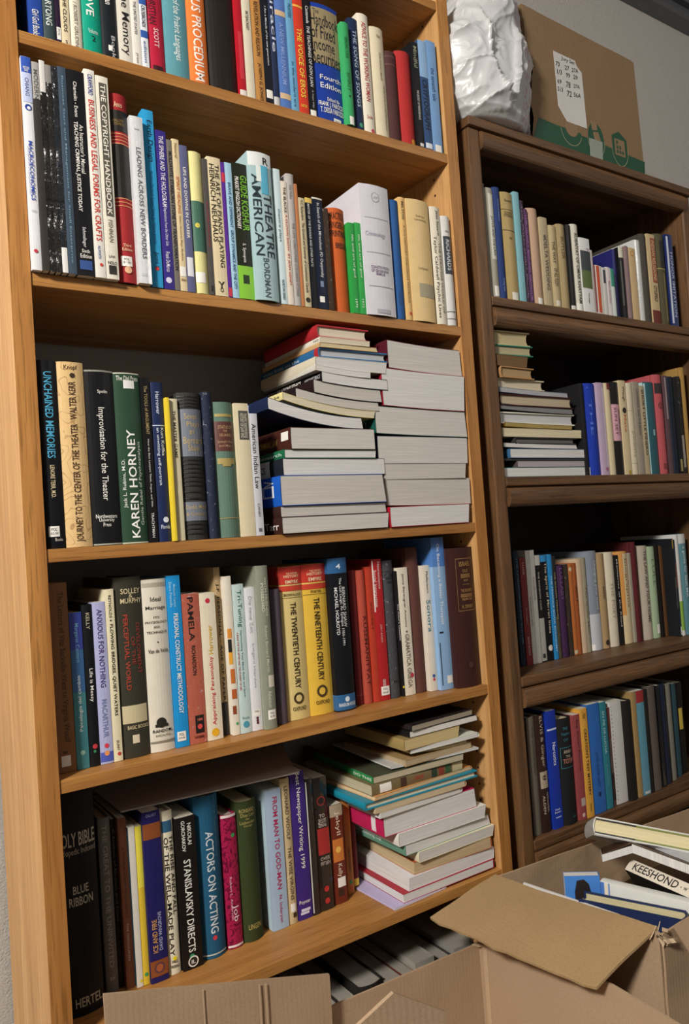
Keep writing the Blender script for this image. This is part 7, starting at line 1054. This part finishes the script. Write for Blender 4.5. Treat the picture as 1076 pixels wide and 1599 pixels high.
def make_bag():
    rings = [(1.8305, .905, 1.032, -.006, .10), (1.834, .868, 1.050, -.022, .13), (1.850, .846, 1.057, -.034, .14), (1.885, .834, 1.056, -.040, .15), (1.925, .828, 1.050, -.044, .16), (1.955, .828, 1.060, -.045, .16),
             (1.985, .830, 1.066, -.044, .15), (2.015, .838, 1.050, -.042, .15), (2.045, .856, 1.036, -.038, .14), (2.085, .882, 1.028, -.034, .13), (2.12, .905, 1.022, -.024, .12), (2.16, .925, 1.012, -.01, .11), (2.21, .935, .99, .01, .09), (2.25, .942, .975, .03, .07), (2.262, .95, .965, .045, .055)]
    nu, nz = 220, 200
    verts = []
    zs = [r[0] for r in rings]
    def at(z):
        for a, b in zip(rings, rings[1:]):
            if a[0] <= z <= b[0]:
                t = (z - a[0]) / (b[0] - a[0]); t = t*t*(3-2*t) if b[0]-a[0] > .02 else t
                return [a[i] + (b[i]-a[i])*t for i in range(1, 5)]
        return rings[-1][1:]
    for j in range(nz + 1):
        s = j/nz
        z = zs[0] + (zs[-1]-zs[0])*s
        x0, x1, y0, y1 = at(z)
        for i in range(nu):
            a = i/nu*math.tau
            ca, sa = math.cos(a), math.sin(a)
            ex = .8
            cx = math.copysign(abs(ca)**ex, ca); sy = math.copysign(abs(sa)**ex, sa)
            q = V(((x0+x1)/2 + (x1-x0)/2*cx, (y0+y1)/2 + (y1-y0)/2*sy, z))
            k = min(1, s*9) * min(1, (1-s)*7 + .25)
            d = 0
            wv = q + V((noise.noise(q*7), noise.noise(q*7 + V((7, 0, 0))), noise.noise(q*7 + V((0, 9, 0))))) * .05
            d = .008*noise.noise(wv*6) + .004*noise.noise(wv*13)
            for o, (f, am, pw_) in enumerate(((9, .006, 7), (17, .0045, 7), (34, .0022, 5), (60, .001, 4))):
                w = wv * f + V((o*3.1, o*1.7 + 5, 2.2)); w.z *= .55
                d += am * (1 - min(1, abs(noise.noise(w))*1.3))**pw_
            if sa < .1:
                for (ax, az, bx, bz, hgt, wd, st) in CREASES:
                    ex_, ez_ = bx - ax, bz - az
                    L2 = ex_*ex_ + ez_*ez_
                    tt = ((q.x-ax)*ex_ + (q.z-az)*ez_) / L2
                    tc = min(1, max(0, tt))
                    dist = math.hypot(q.x - ax - ex_*tc, q.z - az - ez_*tc)
                    side = ((q.x-ax)*ez_ - (q.z-az)*ex_) / math.sqrt(L2)
                    fall = min(1, max(0, 1.15 - abs(tt - .5)*1.3))
                    d += hgt*math.exp(-(dist/wd)) * fall
                    d += st*(1 if side > 0 else -1)*math.exp(-(dist/.03))*fall
            nrm = V((ca*.9, sa, 0)).normalized()
            q = q + nrm * d * k
            q.z += .006*k*noise.noise(q*18)
            if q.z < 1.8305: q.z = 1.8305
            q.x = max(q.x, .8305)
            if q.x > 1.05 and q.z < 2.15: q.y = min(q.y, .002)
            verts.append(tuple(q))
    F = [(j*nu+i, j*nu+(i+1) % nu, (j+1)*nu+(i+1) % nu, (j+1)*nu+i) for j in range(nz) for i in range(nu)]
    F.append(tuple(range(nu-1, -1, -1))); F.append(tuple(range(nz*nu, nz*nu+nu)))
    m, nt, b = new_mat('thin_white_plastic')
    vec = coords(nt)
    sep = nt.nodes.new('ShaderNodeSeparateXYZ'); nt.links.new(vec, sep.inputs[0])
    n = tex_noise(nt, vec, 60, 5, .7)
    # faint red print down the right-hand side of the bag
    xr = ramp(nt, sep.outputs[0], .985, 1.0)
    pr = ramp(nt, tex_noise(nt, vec, 110, 3, .6), .52, .56, (0,0,0,1), (.5,.5,.5,1))
    mul = nt.nodes.new('ShaderNodeMath'); mul.operation = 'MULTIPLY'
    nt.links.new(xr, mul.inputs[0]); nt.links.new(pr, mul.inputs[1])
    col = mix_rgb(nt, mul.outputs[0], lin('cbccce'), lin('c0767c'))
    nt.links.new(col, b.inputs['Base Color'])
    b.inputs['Roughness'].default_value = .36
    b.inputs['Coat Weight'].default_value = .35; b.inputs['Coat Roughness'].default_value = .14
    b.inputs['Specular IOR Level'].default_value = .5
    b.inputs['Subsurface Weight'].default_value = .25
    b.inputs['Subsurface Radius'].default_value = (.03, .03, .03)
    bump(nt, b, n, .25, .003)
    o = mesh_pydata('plastic_bag', verts, F, m, None, smooth=True)
    return tag(o, 'crumpled translucent white plastic bag beside the carton on the dark bookcase', 'plastic bag')
make_bag()

# ---- carton on top of the dark case
CF = .006
cb = thing('cardboard_box', 'tall brown carton with green printed base band on top of the dark bookcase', 'box', (0, 0, 0))
bm = bmesh.new()
P = [(1.060, CF, 1.8295), (1.463, CF, 1.8295), (1.463, .285, 1.8295), (1.060, .285, 1.8295), (1.058, CF, 2.136), (1.4555, CF, 2.121), (1.4555, .285, 2.121), (1.058, .285, 2.136)]
bv = [bm.verts.new(q) for q in P]
for f in ((3,2,1,0), (4,5,6,7), (0,1,5,4), (1,2,6,5), (2,3,7,6), (3,0,4,7)): bm.faces.new([bv[i] for i in f])
bmesh.ops.bevel(bm, geom=list(bm.edges), offset=.0025, segments=2, affect='EDGES')
link_mesh('box_body', bm, CARD_DK(), cb)
patch('flap', (1.062, CF + .004, 2.138), (1.45, CF + .004, 2.1235), (1.45, .14, 2.128), (1.062, .14, 2.142), .003, CARD_DK(), cb, rough=.002)
patch('flap', (1.062, .282, 2.138), (1.45, .282, 2.1235), (1.45, .148, 2.128), (1.062, .148, 2.142), .003, CARD_DK(), cb, rough=.002)
GREEN, KRAFT = ink_mat('1a4c34'), ink_mat('8a7052')
yk = CF - .0003
def flatp(nm, pts, mat, k=0, parent=cb):
    return mesh_pydata(nm, [(x, yk - .0002*k, z) for x, y, z in pts], [tuple(range(len(pts)))], mat, parent)
flatp('green_band', [(1.0625, 0, 1.834), (1.4605, 0, 1.834), (1.4642, 0.0055, 1.8691), (1.0848, 0.0055, 1.8869)], GREEN)
def ell(cx, cz, rx, rz, a0=0, a1=360, n=28):
    return [(cx + rx*math.cos(math.radians(a0 + (a1-a0)*i/n)), 0, cz + rz*math.sin(math.radians(a0 + (a1-a0)*i/n))) for i in range(n+1)]
def ring(nm, cx, cz, rx, rz, a0, a1, wd, mat, k):
    o = ell(cx, cz, rx, rz, a0, a1); i = ell(cx, cz, rx-wd, rz-wd, a0, a1)
    n = len(o)
    mesh_pydata(nm, [(x, yk - .0002*k, z) for x, y, z in o + i], [(j, j+1, n+j+1, n+j) for j in range(n-1)], mat, cb)
c1 = V((1.1924, 0.0055, 1.8842)); c2 = V((1.2800, 0.0055, 1.8824)); c3 = V((1.3680, 0.0055, 1.8827))
TANL = ink_mat('a8a482')
flatp('icon_shape', ell(c1.x, c1.z, .034, .034, 180, 360), GREEN, 1); flatp('icon_shape', ell(c1.x + .002, c1.z + .008, .023, .023), KRAFT, 2)
ring('icon_outline', c1.x, c1.z, .036, .037, 185, 345, .0014, TANL, 3)
flatp('icon_shape', ell(c2.x, c2.z, .029, .040), GREEN, 1)
flatp('icon_shape', [(c2.x - .016, 0, c2.z + .043), (c2.x + .006, 0, c2.z + .043), (c2.x + .007, 0, c2.z + .024), (c2.x - .012, 0, c2.z + .020)], KRAFT, 2)
flatp('icon_shape', [(c2.x - .010, 0, c2.z + .016), (c2.x + .010, 0, c2.z + .020), (c2.x + .017, 0, c2.z), (c2.x - .006, 0, c2.z - .002)], KRAFT, 2)
ring('icon_outline', c2.x, c2.z, .031, .042, 180, 360, .0014, TANL, 3)
flatp('icon_shape', [(c3.x - .028, 0, c3.z + .026), (c3.x, 0, c3.z + .040), (c3.x + .028, 0, c3.z + .024), (c3.x + .028, 0, c3.z - .012), (c3.x + .014, 0, c3.z - .034), (c3.x - .014, 0, c3.z - .034), (c3.x - .028, 0, c3.z - .012)], GREEN, 1)
flatp('icon_shape', [(c3.x - .019, 0, c3.z + .020), (c3.x + .019, 0, c3.z + .020), (c3.x + .019, 0, c3.z - .020), (c3.x - .019, 0, c3.z - .020)], KRAFT, 2)
for a, b_ in ((-.013, -.015), (-.003, -.015), (.007, -.015), (-.013, -.004), (-.003, -.004), (-.013, .008)):
    flatp('icon_shape', [(c3.x + a, 0, c3.z + b_), (c3.x + a + .007, 0, c3.z + b_), (c3.x + a + .007, 0, c3.z + b_ + .008), (c3.x + a, 0, c3.z + b_ + .008)], GREEN, 3)
ring('icon_outline', c3.x, c3.z - .004, .031, .042, 170, 370, .0014, TANL, 3)
flatp('clear_tape', [(1.2539, 0.0050, 1.8806), (1.3025, 0.0050, 1.8813), (1.2977, 0.0050, 1.8340), (1.2524, 0.0050, 1.8316)], simple_mat('frosted_tape', '9aa498', .25), 4)
# paper note with handwriting
yk = CF - .0012
note = thing('paper_note', 'white paper note with handwritten numbers stuck on the brown carton', 'note', (0, 0, 0))
NP = [(1.1518, 0.0050, 2.0573), (1.2256, 0.0050, 2.0554), (1.2299, 0.0050, 2.0445), (1.2464, 0.0050, 2.0325), (1.2496, 0.0050, 1.9008), (1.1796, 0.0050, 1.9009), (1.1540, 0.0050, 1.9307)]
slab('paper_sheet', [(x, CF - .0007, z) for x, y, z in NP], .0004, simple_mat('white_note_paper', 'd2d0cc', .8), note)
INK = ink_mat('1a1a1e')
for s, bl, br, tl in (
    ('Jury Set', (1.1765, 0.0048, 2.0415), (1.2215, 0.0048, 2.0419), (1.1778, 0.0048, 2.0524)),
    ('73', (1.1558, 0.0048, 2.0243), (1.1692, 0.0048, 2.0252), (1.1570, 0.0048, 2.0350)), ('27', (1.1863, 0.0048, 2.0235), (1.2006, 0.0048, 2.0246), (1.1876, 0.0048, 2.0343)), ('27A', (1.2102, 0.0048, 2.0251), (1.2332, 0.0048, 2.0279), (1.2114, 0.0048, 2.0352)),
    ('1/3', (1.1583, 0.0048, 2.0057), (1.1746, 0.0048, 2.0074), (1.1597, 0.0048, 2.0173)), ('99', (1.1887, 0.0048, 2.0069), (1.2019, 0.0048, 2.0076), (1.1900, 0.0048, 2.0178)), ('29', (1.2143, 0.0048, 2.0096), (1.2289, 0.0048, 2.0107), (1.2155, 0.0048, 2.0198)),
    ('69', (1.1568, 0.0048, 1.9838), (1.1705, 0.0048, 1.9854), (1.1580, 0.0048, 1.9938)), ('78', (1.1858, 0.0048, 1.9822), (1.2012, 0.0048, 1.9834), (1.1875, 0.0048, 1.9969)), ('27A', (1.2117, 0.0048, 1.9878), (1.2344, 0.0048, 1.9910), (1.2128, 0.0048, 1.9971)),
    ('513', (1.1558, 0.0048, 1.9658), (1.1731, 0.0048, 1.9668), (1.1570, 0.0048, 1.9765)), ('72', (1.1866, 0.0048, 1.9615), (1.2032, 0.0048, 1.9629), (1.1882, 0.0048, 1.9754)), ('56A', (1.2102, 0.0048, 1.9663), (1.2351, 0.0048, 1.9692), (1.2115, 0.0048, 1.9772))):
    quad_text(s, bl, br, tl, INK, note, 'handwriting')
